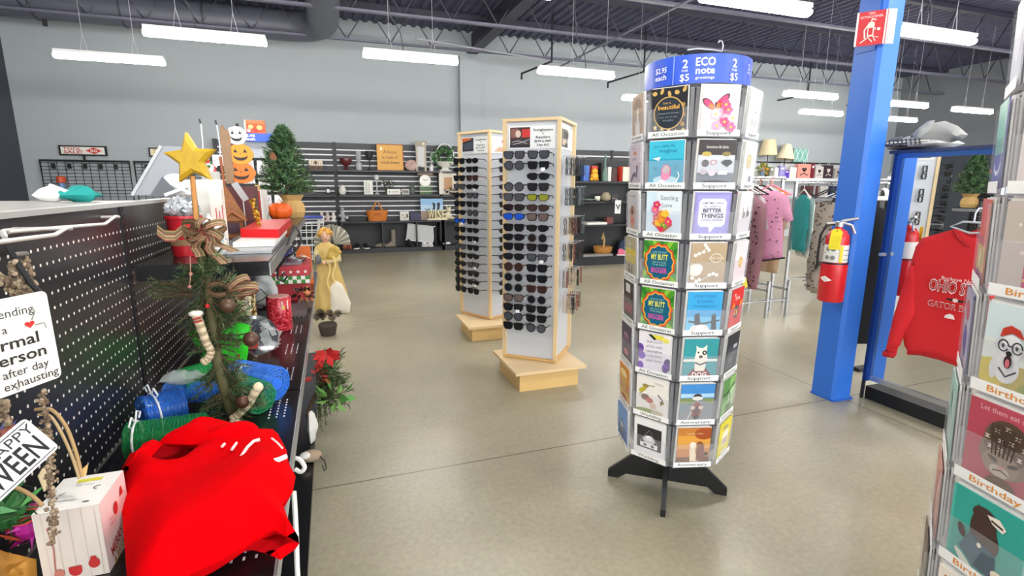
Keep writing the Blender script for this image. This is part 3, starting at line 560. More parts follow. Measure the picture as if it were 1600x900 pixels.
SLOTH = [R('2fa596', 0, 0, 1, 1), R('49b5a6', 0, 0, .04, 1), E_('46302c', .44, .62, .15, .24), E_('3a2824', .5, .5, .2, .2), E_('46302c', .46, .8, .16, .1), ngon('46302c', [(.3, .5), (.36, .9), (.6, .86), (.7, .45), (.5, .32)]), ngon('f0e8da', [(.5, .84), (.66, .86), (.76, .78), (.72, .72), (.58, .76)]), LN('3a2824', [(.56, .8), (.72, .77)], .03), ngon('2f5870', [(.18, .26), (.3, .5), (.66, .4), (.7, .1), (.4, .12)]), ngon('264a60', [(.4, .12), (.5, .36), (.68, .38), (.7, .1)]), E_('e8dcc0', .8, .14, .16, .08, -.4), E_('cfd8c8', .3, .1, .2, .05, -.6), E_('46302c', .2, .48, .05, .09, .5), E_('f0e8da', .46, .42, .03)]
GIFT = [R('c4b8ae', 0, 0, 1, 1), R('c02a6a', .3, .04, 1, .4), LN('e0a86a', [(.3, .16), (1, .3)], .04), LN('e0a86a', [(.6, .04), (.7, .4)], .04), LN('e8d8d0', [(.24, .46), (.5, .4), (.9, .44)], .05), ngon('2f4a34', star(.7, .62, .2, .08, 7)), E_('3a5a3a', .72, .58, .12, .12)]+[E_('e8e0d8', .2+.13*i, .75+.08*(i % 3), .02) for i in range(6)]
RC = {
 (0, 1): ('dfe0e4', [R('e6e6ea', 0, 0, 1, 1), R('f4f4f6', .1, .3, .9, .9), E_('b8bcc8', .4, .5, .2, .2)], 'Birthday', 'white greeting card at the upper right edge, highest pocket of the near rack'),
 (1, 1): ('8a7a28', [R('e8ddd8', 0, 0, 1, 1), R('7c7428', .3, .1, 1, .6), E_('a89a3a', .6, .3, .3, .2)], 'Birthday', 'olive and cream greeting card in the near right rack'),
 (2, 1): ('c4b8ae', GIFT, 'Birthday', 'taupe greeting card with a plant in a magenta wrap'),
 (3, 1): ('d3e2e4', DOGC, 'Birthday', 'greeting card with a white puppy in glasses and red cap'),
 (4, 1): ('b84a5a', CATC, 'Birthday', 'rose pink greeting card with a cat wearing tiny bows'),
 (5, 1): ('2fa596', SLOTH, 'Birthday', 'teal greeting card with a brown long-nosed animal in blue skirt'),
 (6, 1): ('efe6d8', [R('efe6d8', 0, 0, 1, 1), E_('d0342c', .2, .84, .1, .07), LN('c87a34', [(.1, .9), (.4, .8), (.8, .92)], .04), TX('b04a3a', 'hooray', .5, .6, .09)], 'Birthday', 'cream greeting card with a red dot at the bottom right corner'),
 (0, 0): ('d8dade', [R('e0e2e6', 0, 0, 1, 1), E_('f6f6f8', .5, .5, .3, .2)], None, 'grey-white greeting card seen edge-on, top of the near rack'),
 (1, 0): ('5a5a9a', [R('6fae9a', 0, .4, 1, 1), R('4f4a96', 0, 0, 1, .4), LN('f0f0f4', ell(.5, .3, .34, .12, 12, PI, 2*PI), .06)], None, 'green and violet greeting card with a white crescent, seen edge-on'),
 (2, 0): ('c45a3a', [R('cf5a44', 0, .45, 1, 1), R('d8b84a', 0, .1, 1, .45), R('9a4a6a', 0, 0, 1, .14), E_('f0e0a0', .5, .3, .2, .12)], None, 'red, yellow and orange greeting card seen edge-on'),
 (3, 0): ('6a6a9a', [R('b0a8b8', 0, 0, 1, 1), E_('3f4a9e', .5, .36, .3, .2), E_('c05a6a', .5, .75, .3, .12)], None, 'lavender greeting card with a blue blob, seen edge-on'),
 (4, 0): ('9fc4b4', [R('a6cabb', 0, 0, 1, 1), E_('cfe0d4', .5, .3, .26, .2), ngon('5a8a7a', star(.5, .7, .2))], None, 'mint green greeting card seen edge-on'),
 (5, 0): ('c98f80', [R('cf9484', 0, 0, 1, 1), LN('8a4a40', [(.3, .1), (.5, .6), (.8, .9)], .05)], None, 'salmon pink greeting card seen edge-on'),
 (6, 0): ('6a5a4a', [R('6a5a4a', 0, 0, 1, 1), R('8a7a60', .2, .2, .8, .8)], None, 'brown greeting card seen edge-on at the bottom'),
}
rr2 = thing('card_rack', 'near greeting card rack cut off by the right edge of the photo', 'card rack', (RX, RY, 0))
# facet 1 faces -X, facet 0 faces -X+Y
cont = {}
for (j, k), c in RC.items(): cont[(j, {1: 1, 0: 0}[k])] = c
a1 = PI-PI/8-PI/4-.21   # facet 1 spans 157.5..202.5 deg; facet 0 spans 112.5..157.5
rack(rr2, RX, RY, a1, 1.83, 8, .1995, .226, cont, 'e0903a', 4, 'near right rack', pocketed=(0, 1, 2, 3))
MB(M_BLK).lathe([(.02, .02), (.02, 1.9)], (RX, RY, 0), 14).build('pole', rr2)
for an in (PI/4, 3*PI/4):
    M = frame_of((math.cos(an), math.sin(an), 0), (0, 0, 1), (RX-.28*math.cos(an), RY-.28*math.sin(an), 0))
    MB(M_BLK, M).prism([(0, 0), (.05, 0), (.09, .03), (.47, .03), (.51, 0), (.56, 0), (.56, .035), (.38, .2), (.18, .2), (0, .035)], -.011, .011).build('foot_board', rr2)
# ================================================================ sunglasses towers
M_WOOD = mat('e3c89a', .45, noise=.06, scale=8); M_WOODE = mat('d8b27a', .45); M_PANEL = mat('cfd3da', .25, spec=.6)
M_LENS = [mat('1b1c20', .12), mat('3a2a26', .15), mat('1f4fc0', .12), mat('8a8f2a', .12), mat('4a4c54', .1), mat('6b5a58', .12)]
M_FRM = [mat('0c0c0e', .3), mat('4a2e22', .3), mat('8a8c90', .3, .6)]
def lens_shape(kind, s):
    if kind == 'round': return [(s*.034+.026*math.cos(a), .025*math.sin(a)) for a in [2*PI*i/16 for i in range(16)]]
    if kind == 'wrap': return [(s*.034+x*s, y) for x, y in ((-.027, .012), (-.01, .019), (.02, .017), (.034, .008), (.03, -.008), (.01, -.019), (-.014, -.018), (-.025, -.006))]
    return [(s*.034+x*s, y) for x, y in ((-.026, .014), (-.022, .02), (.022, .021), (.031, .016), (.027, -.01), (.016, -.021), (-.014, -.021), (-.024, -.01))]
def make_glasses(kind, lens, frm, colour):
    """x across, y = forward away from the board, z up"""
    t = thing('sunglasses', '', 'sunglasses', (0, 0, -50))
    M = frame_of((1, 0, 0), (0, 0, 1), (0, -.055, 0)) # local plane facing -y
    f = MB(frm)
    for s in (-1, 1):
        sh = lens_shape(kind, s); n = len(sh); cx = sum(p[0] for p in sh)/n; cy = sum(p[1] for p in sh)/n
        out = [(cx+(x-cx)*1.17, cy+(y-cy)*1.2) for x, y in sh]
        vs = []
        for x, y in out: vs.append(M @ Vector((x, y, .003)))
        for x, y in sh: vs.append(M @ Vector((x, y, .003)))
        for x, y in out: vs.append(M @ Vector((x, y, -.003)))
        f.add(vs, [(i, (i+1) % n, n+(i+1) % n, n+i) for i in range(n)]+[(i, 2*n+i, 2*n+(i+1) % n, (i+1) % n) for i in range(n)])
        f.add([M @ Vector((x, y, -.002)) for x, y in out], [tuple(range(n))])
    f.tube([M @ Vector((-.011, .006, 0)), M @ Vector((0, .011, .001)), M @ Vector((.011, .006, 0))], .0035, 6)
    f.build('frame', t, local=True)
    for s in (-1, 1):
        sh = lens_shape(kind, s)
        if s < 0 and kind != 'round': sh = sh[::-1]
        MB(lens, M).add([(x, y, .0015) for x, y in sh], [tuple(range(len(sh)))]).build('lens', t, local=True)
        MB(frm).tube([(s*.066, -.052, .012), (s*.07, -.03, .012), (s*.069, .03, .008), (s*.064, .048, -.004)], [.0045, .0035, .003, .003], 6).build('temple', t, local=True)
    t['_c'] = colour; t.scale = (1.13, 1.13, 1.1); return t
KINDS = [('square', 0, 0, 'black square'), ('wrap', 0, 0, 'black sporty'), ('round', 4, 0, 'grey round'), ('square', 4, 0, 'black smoke-lens'), ('wrap', 2, 0, 'blue mirrored'), ('wrap', 3, 0, 'yellow-green mirrored'), ('square', 1, 1, 'brown square'), ('round', 1, 1, 'brown round'), ('round', 0, 2, 'silver round'), ('square', 5, 0, 'rosy square'), ('wrap', 1, 0, 'black brown-lens')]
PROTO = [make_glasses(k, M_LENS[l], M_FRM[f], c) for k, l, f, c in KINDS]; used_proto = [False]*len(PROTO)
PTAG = MB(mat('f4f4f4', .5)).box((.02, -.062, -.03), (.042, -.0605, -.012)).add([], []) 
def glasses(i, loc, rz, label, tagged=False, group=None):
    o = PROTO[i]
    if used_proto[i]: o = dup(o, loc, rz, label)
    else: used_proto[i] = True; o.location = loc; o.rotation_euler = (0, 0, rz); o['label'] = label; o['_k'] = i
    return o
def tower(name, label, cx, cy, rot, w, z0, z1, base_c, base_w, base_z):
    t = thing(name, label, 'display tower', (base_c[0], base_c[1], 0))
    bx, by = base_c; h = base_w/2
    MB(mat('dcb878', .45, noise=.05, scale=6)).box((bx-h, by-h, 0), (bx+h, by+h, base_z-.022)).build('base_box', t)
    MB(M_WOOD).box((bx-h-.045, by-h-.045, base_z-.022), (bx+h+.045, by+h+.045, base_z)).build('base_top', t)
    Mt = T(cx, cy, 0) @ rotz(rot); q = w/2
    MB(mat('d9ad6c', .45), Mt).prism([(-q-.01, -q-.01), (q+.01, -q-.01), (q+.01, q+.01), (-q-.01, q+.01)], base_z+.004, base_z+.02).build('tower_foot', t)
    MB(M_PANEL, Mt).box((-q+.012, -q+.012, base_z+.02), (q-.012, q-.012, z1-.02)).build('display_panel', t)
    for sx in (-1, 1):
        for sy in (-1, 1):
            MB(M_WOOD, Mt).box((sx*q-.013, sy*q-.013, base_z+.02), (sx*q+.013, sy*q+.013, z1-.02)).build('corner_post', t)
    MB(M_WOOD, Mt).box((-q-.016, -q-.016, z1-.02), (q+.016, q+.016, z1)).build('top_board', t)
    # header cards on the two visible sides
    for k, (u, n) in enumerate((((1, 0, 0), (0, -1, 0)), ((0, 1, 0), (1, 0, 0)))):
        U = Mt.to_3x3() @ Vector(u); Nn = Mt.to_3x3() @ Vector(n)
        o = Vector((cx, cy, z1-.205)) + Nn*(q-.009) - U*(q-.03)
        Mh = frame_of(U, (0, 0, 1), o); W = 2*q-.06; Hh = .155
        m = MB(mat('eef0f0', .4), Mh).box((0, 0, 0), (W, Hh, .003)); p = m.build('header_card', t)
        pic = [R('3a2e2e', 0.02, .06, .46, .94), R('8a5a50', .04, .5, .2, .9), R('c8302c', .28, .5, .46, .86), E_('d8c0b0', .2, .66, .06, .16), LN('a8a8b0', [(.06, .3), (.2, .36), (.4, .22)], .014), LN('d0d0d8', [(.08, .2), (.24, .26), (.44, .4)], .01), R('24242a', .02, .06, .46, .18)]
        if name == 'sunglasses_tower_b': pic = [R('22242c', .02, .06, .46, .94), ngon('d0602a', [(.02, .7), (.02, .94), (.3, .94), (.4, .86)]), ngon('3a4454', [(.04, .6), (.44, .7), (.44, .3), (.1, .2)]), ngon('c8ccd0', [(.02, .06), (.46, .06), (.46, .16), (.04, .14)])]
        if k == 0: art = pic+[TX('2a4a44', 'Sunglasses', .74, .76, .11, w=.42, bold=.01), TX('2a4a44', '&', .74, .62, .09), TX('2a4a44', 'Readers', .74, .44, .11, w=.3, bold=.01), TX('1c2422', '$6.99 or ANY', .74, .28, .09, w=.36, bold=.02), TX('1c2422', '2 for $12', .74, .12, .09, w=.26, bold=.02)]
        elif name == 'sunglasses_tower_b': art = [E_('c02a34', .62, .72, .22, .18), E_('eef0f0', .62, .72, .1, .08), ngon('c9a48a', [(.1, .1), (.3, .4), (.8, .3), (.9, .1)])]
        else: art = [R('6a6a60', .08, .1, .6, .9), R('2a2a2c', .3, .5, .66, .8), R('c8b8a0', .2, .2, .5, .45), R('40403c', .4, .1, .6, .3)]
        print_art(MB(M_WHITE), plane_map(Mh @ T(0, 0, .003)), art, W, Hh, .0005).build('printing', p)
    return t, Mt, q
def fill_face(t, Mt, q, u, n, zs, cols, kinds, nm, tags, skip=()):
    U = Mt.to_3x3() @ Vector(u); Nn = Mt.to_3x3() @ Vector(n); rz = math.atan2(Nn.y, Nn.x)+PI/2
    c0 = Mt @ Vector((0, 0, 0))
    for ci, (off, cn) in enumerate(cols):
        for j, z in enumerate(zs):
            if (ci, j) in skip: continue
            loc = Vector((c0.x, c0.y, z)) + U*off + Nn*(q-.012+.066)
            k = kinds[ci][j % len(kinds[ci])]
            g = glasses(k, loc, rz, '%s sunglasses, %s row%s on the %s' % (KINDS[k][3], ORD[j], cn, nm))
            if (ci, j) in tags:
                Mg = T(loc) @ rotz(rz); MB(mat('f4f4f4', .5), Mg).box((.018, -.0625, -.034), (.044, -.061, -.014)).build('price_tag', g)
    # clear holder rails behind the glasses
t1, M1, q1 = tower('sunglasses_tower', 'square white sunglasses tower with wood edges, the nearer of two', 1.478, 3.61, math.radians(-40.4), .40, .16, 1.91, (1.428, 3.482), .462, .16)
t2, M2, q2 = tower('sunglasses_tower_b', 'square white sunglasses tower with wood edges, the farther of two', 1.50, 4.99, math.radians(-61), .41, .15, 1.955, (1.41, 4.76), .44, .15)
t2.name = 'sunglasses_tower.001'
def zface(px, ys, M, q):
    P = M @ Vector((0, -q-.05, 0)); k = math.hypot(P.x, P.y); out = []
    for y in ys:
        d = ray(px, y); out.append((CAMP+d*(k/math.hypot(d.x, d.y))).z)
    return out
Z1 = zface(830, [242.7, 259, 276, 292, 308, 324, 338, 355, 370, 384.5, 400, 416, 432, 448, 464, 478.5, 493, 507.5], M1, q1)
K1 = [[3, 2, 0, 2, 3, 1, 4, 0, 1, 0, 1, 7, 8, 8, 9, 0, 2, 0], [3, 0, 1, 0, 5, 10, 9, 1, 8, 0, 3, 0, 0, 6, 8, 0, 0, 2]]
fill_face(t1, M1, q1, (1, 0, 0), (0, -1, 0), Z1, ((-.086, ', left column,'), (.09, ', right column,')), K1, 'nearer tower', {(0, 15), (1, 10), (1, 1)}, {(0, 2)})
Z2 = zface(740, [252+13.3*i for i in range(16)], M2, q2)
K2 = [[0, 1, 0, 3, 1, 0, 1, 4, 0, 1, 3, 0, 1, 1, 0, 0], [1, 0, 6, 1, 3, 0, 2, 0, 1, 0, 0, 1, 3, 0, 1, 0]]
fill_face(t2, M2, q2, (1, 0, 0), (0, -1, 0), Z2, ((-.088, ', left column,'), (.09, ', right column,')), K2, 'farther tower', {(0, 7), (1, 9), (1, 12), (1, 3), (1, 14)})
fill_face(t2, M2, q2, (0, 1, 0), (1, 0, 0), Z2, ((-.118, ', near column,'), (.07, ', far column,')), [K2[1], K2[0]], "farther tower's right side", {(0, i) for i in (1, 4, 6, 9, 12, 15)}, set())
fill_face(t2, M2, q2, (0, -1, 0), (-1, 0, 0), Z2, ((.09, ', near column,'),), [K2[0]], "farther tower's left side", set())
# reading glasses hanging folded from wire hooks on the right side of the nearer tower
def make_reader(fc, nm):
    t = thing('reading_glasses', '', 'reading glasses', (0, 0, -50)); f = MB(fc)
    for s in (-1, 1):
        f.tube([(0, .022*math.cos(a)*.75, -.07-s*.034+.026*math.sin(a)) for a in [2*PI*i/14 for i in range(14)]], .0022, 5, close=True)
    f.tube([(0, .004, -.07-.009), (.0, .008, -.07), (0, .004, -.07+.009)], .002, 5); f.build('frame', t, local=True)
    for s in (-1, 1): MB(fc).tube([(.006, s*.013, -.004), (.008, s*.015, -.07), (.01, s*.012, -.13)], .0022, 5).build('temple', t, local=True)
    return t
RD = [make_reader(mat(c, .3), n) for c, n in (('17171a', 'black'), ('4a3024', 'brown'), ('5a6468', 'grey'), ('8a4a3a', 'rust'), ('b8a890', 'pale'))]; ru = [0]*5
U = M1.to_3x3() @ Vector((0, 1, 0)); Nn = M1.to_3x3() @ Vector((1, 0, 0)); rz = math.atan2(Nn.y, Nn.x)
P = M1 @ Vector((q1, 0, 0)); rng = random.Random(4)
for j, z in enumerate(zface(890, (243, 292, 340, 382, 425, 466), M1, q1)):
    for h, off in enumerate((-.1, .02, .13)):
        base = Vector((P.x, P.y, z))+U*off
        MB(mat('c9ccd2', .3, .5)).tube([base, base+Nn*.11, base+Nn*.115+Vector((0, 0, .008))], .002, 5).build('wire_hook', t1)
        for i in range(4):
            k = rng.choice([0, 0, 1, 2, 3, 4] if j > 1 else [0, 2, 0, 2]); loc = base+Nn*(.025+.024*i+rng.uniform(-.003, .003))+Vector((0, 0, -.001)); lab = 'folded reading glasses hanging on the %s wire hooks of the nearer tower' % ORD[j]
            gp = 'reading glasses, %s hook row' % ORD[j]
            a = rz+rng.uniform(-.3, .3)
            if ru[k]: dup(RD[k], loc, a, lab, gp)
            else: ru[k] = 1; RD[k].location = loc; RD[k].rotation_euler = (0, 0, a); tag(RD[k], lab, group=gp)
for o in PROTO+RD:
    if o.location.z < -10:
        for c in list(o.children): bpy.data.objects.remove(c)
        bpy.data.objects.remove(o)
for o in COL.objects:
    for k in ('_c', '_k'):
        if k in o: del o[k]
# ================================================================ back wall displays
M_SLAT = mat('3b3d44', .5); M_STRIP = mat('f4f5f6', .35); M_BLACKF = mat('1d1e22', .45); M_CHROME = mat('c8cacf', .22, .9)
SY = 11.93
def slat_panel(x0, x1, nm, left=True):
    t = thing('slatwall_display', 'black slatwall unit with shelves on the back wall, '+nm, 'shelving', ((x0+x1)/2, SY-.1, 0))
    MB(M_SLAT).box((x0+.03, SY-.04, .68), (x1-.03, SY+.02, 2.33)).build('slat_board', t)
    s = MB(M_STRIP); z = .77
    while z < 2.28: s.box((x0+.04, SY-.043, z), (x1-.04, SY-.04, z+.024)); z += .108
    s.build('groove_inserts', t)
    MB(M_BLACKF).box((x0-.03, SY-.07, 0), (x0+.03, SY-.0, 2.34)).build('upright', t)
    for z in (1.25, 1.76): MB(mat('26272c', .4)).box((x0+.036, SY-.36, z-.035), (x1-.036, SY-.044, z)).build('shelf', t)
    MB(mat('26272c', .4)).box((x0+.036, SY-.42, .65), (x1-.036, SY-.044, .683)).build('cubby_top', t)
    MB(mat('303136', .5)).box((x0+.036, SY-.42, 0), (x1-.036, SY-.044, .1)).build('cubby_base', t)
    MB(mat('2b2c31', .5)).box((x0+.036, SY-.044, .1), (x1-.036, SY+.0, .65)).build('cubby_back', t)
    for x in (x0+.05, x0+.4*(x1-x0), x0+.735*(x1-x0), x1-.05): MB(mat('26272c', .4)).box((x-.012, SY-.4, .1), (x+.012, SY-.044, .65)).build('divider', t)
    return t
for a, b, nm in ((-2.1, .14, 'behind the small green tree'), (.14, 2.37, 'left of the farther tower'), (2.37, 4.6, 'behind the farther tower'), (4.6, 6.83, 'between the nearer tower and card rack'), (6.83, 9.06, 'behind the tall middle card rack'), (9.06, 10.7, 'just left of the table lamps')):
    slat_panel(a, b, nm)
# white shelf run on the right
t = thing('wall_shelf', 'long white wall shelf under a thin black rail, right part of back wall', 'shelving', (13.2, SY-.1, 0))
MB(mat('dfe2e4', .5)).box((10.74, SY-.42, 1.62), (15.4, SY, 1.7)).build('shelf_board', t)
MB(mat('cdd0d4', .5)).box((10.74, SY-.03, 0), (15.4, SY+.02, 2.12)).build('back_panel', t)
MB(M_BLACKF).box((10.74, SY-.05, 2.12), (15.4, SY+.02, 2.16)).build('top_rail', t)
for x in (10.78, 13.4, 15.36): MB(mat('a8abb0', .4)).box((x-.02, SY-.4, 0), (x+.02, SY-.36, 1.62)).build('post', t)
MB(mat('b8bbc0', .4)).box((10.74, SY-.42, 1.1), (15.4, SY-.03, 1.14)).build('lower_shelf', t)
IY = 11.64; PXM = 62.5
def ix(px, py=280): return aty(px, py, IY).x
def iw(d): return d/PXM
def box_item(name, label, cat, px0, px1, z, h, col, art=None, d=.06, lean=0, group=None, y=None):
    yy = IY if y is None else y
    x0, x1 = aty(px0, 280, yy).x, aty(px1, 280, yy).x; M = T(x0, yy, z+.001) @ Matrix.Rotation(lean, 4, 'Y')
    w = x1-x0; o = MB(mat(col, .5), M).box((0, 0, 0), (w, d, h)).build(name); tag(o, label, cat, group)
    if art: print_art(MB(mat(col)), plane_map(M @ frame_of((1, 0, 0), (0, 0, 1))), art, w, h, .0015, clip=True).build('printed_face', o)
    return o
Z1s, Z2s, Z3s, Z0s = 1.762, 1.252, .685, .102
# top shelf
box_item('owl_sign', 'small cream and brown carved sign on the top slatwall shelf, far left', 'sign', 484, 506, Z1s, .19, '6a4a34', [R('efe6d2', .02, .42, .98, .98), E_('6a4a34', .5, .72, .12, .2)]+[LN('4a3426', [(u, .5), (u+.05, .9)], .03) for u in (.16, .3, .68, .84)]+[R('3a2a20', .1, .1, .4, .22), R('3a2a20', .6, .1, .9, .22), ngon('a06a40', [(.04, .98), (.5, 1), (.96, .98)])])
def vase(name, label, px, z, prof, col, cat='vase', rough=.3, al=1, n=20, metal=0):
    o = MB(mat(col, rough, metal, alpha=al)).lathe(prof, (ix(px), IY+.05, z+.001), n).build(name, smooth=True); return tag(o, label, cat)
vase('goblet_bowl', 'dark red footed glass bowl on the top slatwall shelf', 542, Z1s, [(.07, 0), (.06, .01), (.02, .04), (.03, .08), (.1, .12), (.125, .19), (.12, .24), (.1, .25), (.09, .23)], '5c2226', 'bowl')
g = thing('glass_vase_stand', 'clear glass candle stand with pale stones beside the red bowl', 'candle holder', (ix(562), IY+.05, Z1s))
MB(mat('c8ccd0', .1, alpha=.5), T(ix(562), IY+.05, Z1s)).lathe([(.07, 0), (.07, .14), (.04, .16), (.04, .2), (.06, .24), (.06, .4)], n=16).build('glass_body', g, True)
s = MB(mat('e4ded0', .6)); rr = random.Random(3)
for i in range(14): s.ball((ix(562)+rr.uniform(-.045, .045), IY+.05+rr.uniform(-.03, .03), Z1s+.03+rr.uniform(0, .1)), .018, 8)
tag(s.build('pebbles', g), kind='stuff')
t_ = MB(mat('2b2b30', .4)); t_.lathe([(.07, 0), (.06, .015), (.012, .03), (.012, .2), (.05, .24), (.08, .32), (.09, .4)], (ix(579), IY+.05, Z1s+.001), 16, cap=True)
tag(t_.build('metal_candlestick', smooth=True), 'dark metal goblet candlestick left of the wooden sign', 'candle holder')
o = box_item('wooden_quote_sign', 'honey-brown wooden board with dark handwritten lines, top slatwall shelf', 'sign', 590.5, 631, Z1s, .54, 'c98e3e', [R('a5652c', 0, 0, 1, .02), R('dba44c', .02, .03, .98, .97), E_('f4ead0', .17, .84, .05, .06), TX('5a3a18', 'A house', .5, .66, .13, w=.5), TX('5a3a18', 'is made of', .5, .46, .12, w=.6), TX('5a3a18', 'love & dreams', .5, .26, .12, w=.7)], .03)
MB(mat('a3522a', .5)).box((ix(590), IY-.006, Z1s+.54), (ix(631.3), IY+.035, Z1s+.555)).box((ix(630.6), IY-.006, Z1s), (ix(631.6), IY+.035, Z1s+.54)).build('edge_moulding', o)
M = T(ix(644), IY+.04, Z1s+.12)
o = MB(mat('c9a89c', .7, noise=.1), M @ Matrix.Diagonal((.145, .05, .12, 1))).ball((0, 0, 0), 1, 16).build('stone_plaque', smooth=True); tag(o, 'round pink stone plaque between the wooden board and narrow frame', 'plaque')
MB(mat('8d7a78', .7)).tube([(ix(640), IY-.018, Z1s+.1), (ix(646), IY-.02, Z1s+.18)], .008, 5).build('carved_line', o)
# narrow washboard-like frame
x0 = ix(651); x1 = ix(667); wf = thing('washboard', 'narrow weathered wooden frame with pale inset and two feet, top shelf', 'frame', ((x0+x1)/2, IY, Z1s))
MB(mat('a39a8c', .6)).box((x0-.01, IY, Z1s+.52), (x1+.01, IY+.03, Z1s+.64)).build('top_board', wf); MB(mat('e8dfb8', .5)).lathe([(.03, 0), (.03, .01)], (x0+.17, IY, Z1s+.58), 12, Matrix.Rotation(PI/2, 4, 'X')).build('button', wf)
for x in (x0, x1-.04): MB(mat('b3aa9a', .6)).box((x, IY, Z1s), (x+.04, IY+.03, Z1s+.52)).build('side_rail', wf)
MB(mat('c9cac8', .5, noise=.1)).box((x0+.04, IY+.008, Z1s+.1), (x1-.04, IY+.02, Z1s+.52)).build('inset_panel', wf)
# white basket with greenery
bx = ix(697); wb = thing('white_flower_basket', 'white ceramic crescent basket with ring handle and green leaves', 'basket', (bx, IY+.06, Z1s))
c = MB(mat('e6e4da', .4)); c.lathe([(.14, 0), (.15, .02), (.08, .05), (.07, .08), (.15, .12), (.22, .2), (.2, .21), (.1, .13)], (bx, IY+.06, Z1s+.001), 20, rx=1, ry=.6); c.build('ceramic_bowl', wb, True)
MB(mat('efeee8', .4)).tube([(bx+.2*math.cos(a), IY+.06, Z1s+.36+.24*math.sin(a)) for a in [-.6+i*.36 for i in range(13)]], .014, 8).build('ring_handle', wb, True)
def leaves(mb, c, r, n, seed=1, size=.05, cols=('4f7a4a', '35603a', '6b9160'), up=.3):
    q = random.Random(seed)
    for i in range(n):
        d = Vector((q.gauss(0, 1), q.gauss(0, 1), q.gauss(0, 1)+up)).normalized(); p = Vector(c)+Vector((d.x*r[0], d.y*r[1], d.z*r[2]))*q.uniform(.3, 1)
        mb.use(mat(q.choice(cols), .6)); u = d.cross(Vector((q.gauss(0, 1), q.gauss(0, 1), q.gauss(0, 1)))).normalized(); s_ = size*q.uniform(.6, 1.3)
        e = p+d*s_; m_ = (p+e)/2+u.cross(d)*s_*.1
        mb.add([p, m_+u*s_*.32, e, m_-u*s_*.32], [(0, 1, 2, 3)])
    return mb
tag(leaves(MB(), (bx-.03, IY+.05, Z1s+.33), (.26, .1, .2), 170, 5, .1).build('leaves', wb), kind='stuff')
tag(leaves(MB(), (ix(675), IY+.05, Z1s+.26), (.06, .05, .12), 26, 8, .05, ('e8e8e8', 'cfd4d4')).lathe([(.04, 0), (.05, .1)], (ix(675), IY+.05, Z1s+.001), 10).tube([(ix(675), IY+.05, Z1s+.1), (ix(675), IY+.05, Z1s+.3)], .006, 5).build('white_flower_pot'), 'small white flower sprig in a pot beside the crescent basket', 'plant')
# second shelf
box_item('black_gadget', 'small black object with white label on the middle shelf, far left', 'gadget', 508, 514.5, Z2s, .14, '232328', [R('f0f0f0', .2, .3, .9, .8)], .08)
vase('white_teapot', 'small white ceramic owl vase on the middle slatwall shelf', 534, Z2s, [(.05, 0), (.075, .04), (.075, .11), (.05, .16), (.035, .19), (.02, .2)], 'e9e6de')
box_item('dark_tray', 'flat black tray on the middle shelf', 'tray', 545, 567, Z2s, .035, '0f1012', None, .2)
box_item('white_relief_block', 'white block with ribbed relief on the middle shelf', 'ornament', 568, 582, Z2s, .3, 'dfe0da', [R('c4c6c0', .2, .1, .35, .9), R('c4c6c0', .5, .1, .62, .8), R('eeeeea', .7, .1, .85, .9)], .06)
vase('pedestal_holder', 'tall thin silver pedestal candle holder on the middle shelf', 588.5, Z2s, [(.05, 0), (.045, .02), (.012, .04), (.012, .3), (.05, .32), (.055, .4), (.05, .41)], 'c6c8cc', 'candle holder')
tag(leaves(MB(), (ix(606), IY+.04, Z2s+.2), (.15, .06, .11), 60, 11, .07, ('4a5648', '39463a', '6b7468', 'e4e2dc')).box((ix(602), IY+.02, Z2s), (ix(610), IY+.12, Z2s+.09)).build('grey_plant'), 'grey-green artificial plant with a white bloom, middle shelf', 'plant')
box_item('white_card_box', 'long white box with small print in front of grey plant', 'box', 604.5, 625, Z2s, .115, 'eceae4', [E_('8a8880', .16, .5, .06, .25), R('b0aea8', .3, .4, .9, .55)], .06, y=11.6)
box_item('word_block', 'small silver framed word block beside the long white box', 'sign', 627, 639, Z2s, .12, 'bcbab6', [R('8a8884', .1, .2, .9, .75), TX('3a3a3a', 'HOPE', .5, .35, .3, w=.7)], .05, y=11.6)
o = MB(mat('66706c', .2, alpha=.7)).lathe([(.05, 0), (.06, .1), (.05, .18), (.065, .2)], (ix(644), IY+.04, Z2s+.001), 14).build('glass_jar', smooth=True); tag(o, 'murky glass jar left of the green clock', 'jar')
cx0, cx1 = ix(655.5), ix(673.5); ck = thing('shelf_clock', 'green wooden shelf clock with round white dial and brown top', 'clock', ((cx0+cx1)/2, IY, Z2s))
MB(mat('4f6a48', .5)).box((cx0, IY, Z2s+.001), (cx1, IY+.07, Z2s+.25)).box((cx0+.02, IY, Z2s+.25), (cx1-.02, IY+.06, Z2s+.42)).build('clock_case', ck)
for z in (.06, .17): MB(mat('d8d6c8', .5)).box((cx0-.005, IY-.006, Z2s+z), (cx1+.01, IY, Z2s+z+.018)).build('white_trim', ck)
MB(mat('7d6250', .5)).box((cx0-.04, IY-.02, Z2s+.42), (cx1+.04, IY+.08, Z2s+.48)).build('cornice', ck)
mc = (cx0+cx1)/2-.01; dl = MB(mat('eeeeea', .4)).lathe([(.125, 0), (.125, .03)], (mc, IY-.005, Z2s+.3), 28, Matrix.Rotation(PI/2, 4, 'X')).build('dial', ck)
MB(mat('222')if 0 else mat('222222')).tube([(mc, IY-.04, Z2s+.3), (mc+.07, IY-.04, Z2s+.34)], .004, 4).tube([(mc, IY-.04, Z2s+.3), (mc-.05, IY-.04, Z2s+.33)], .005, 4).build('clock_hands', dl)
fx0, fx1 = ix(686), ix(713); o = thing('picture_frame', 'cream picture frame with tan mat, right end of the middle shelf', 'frame', ((fx0+fx1)/2, IY, Z2s))
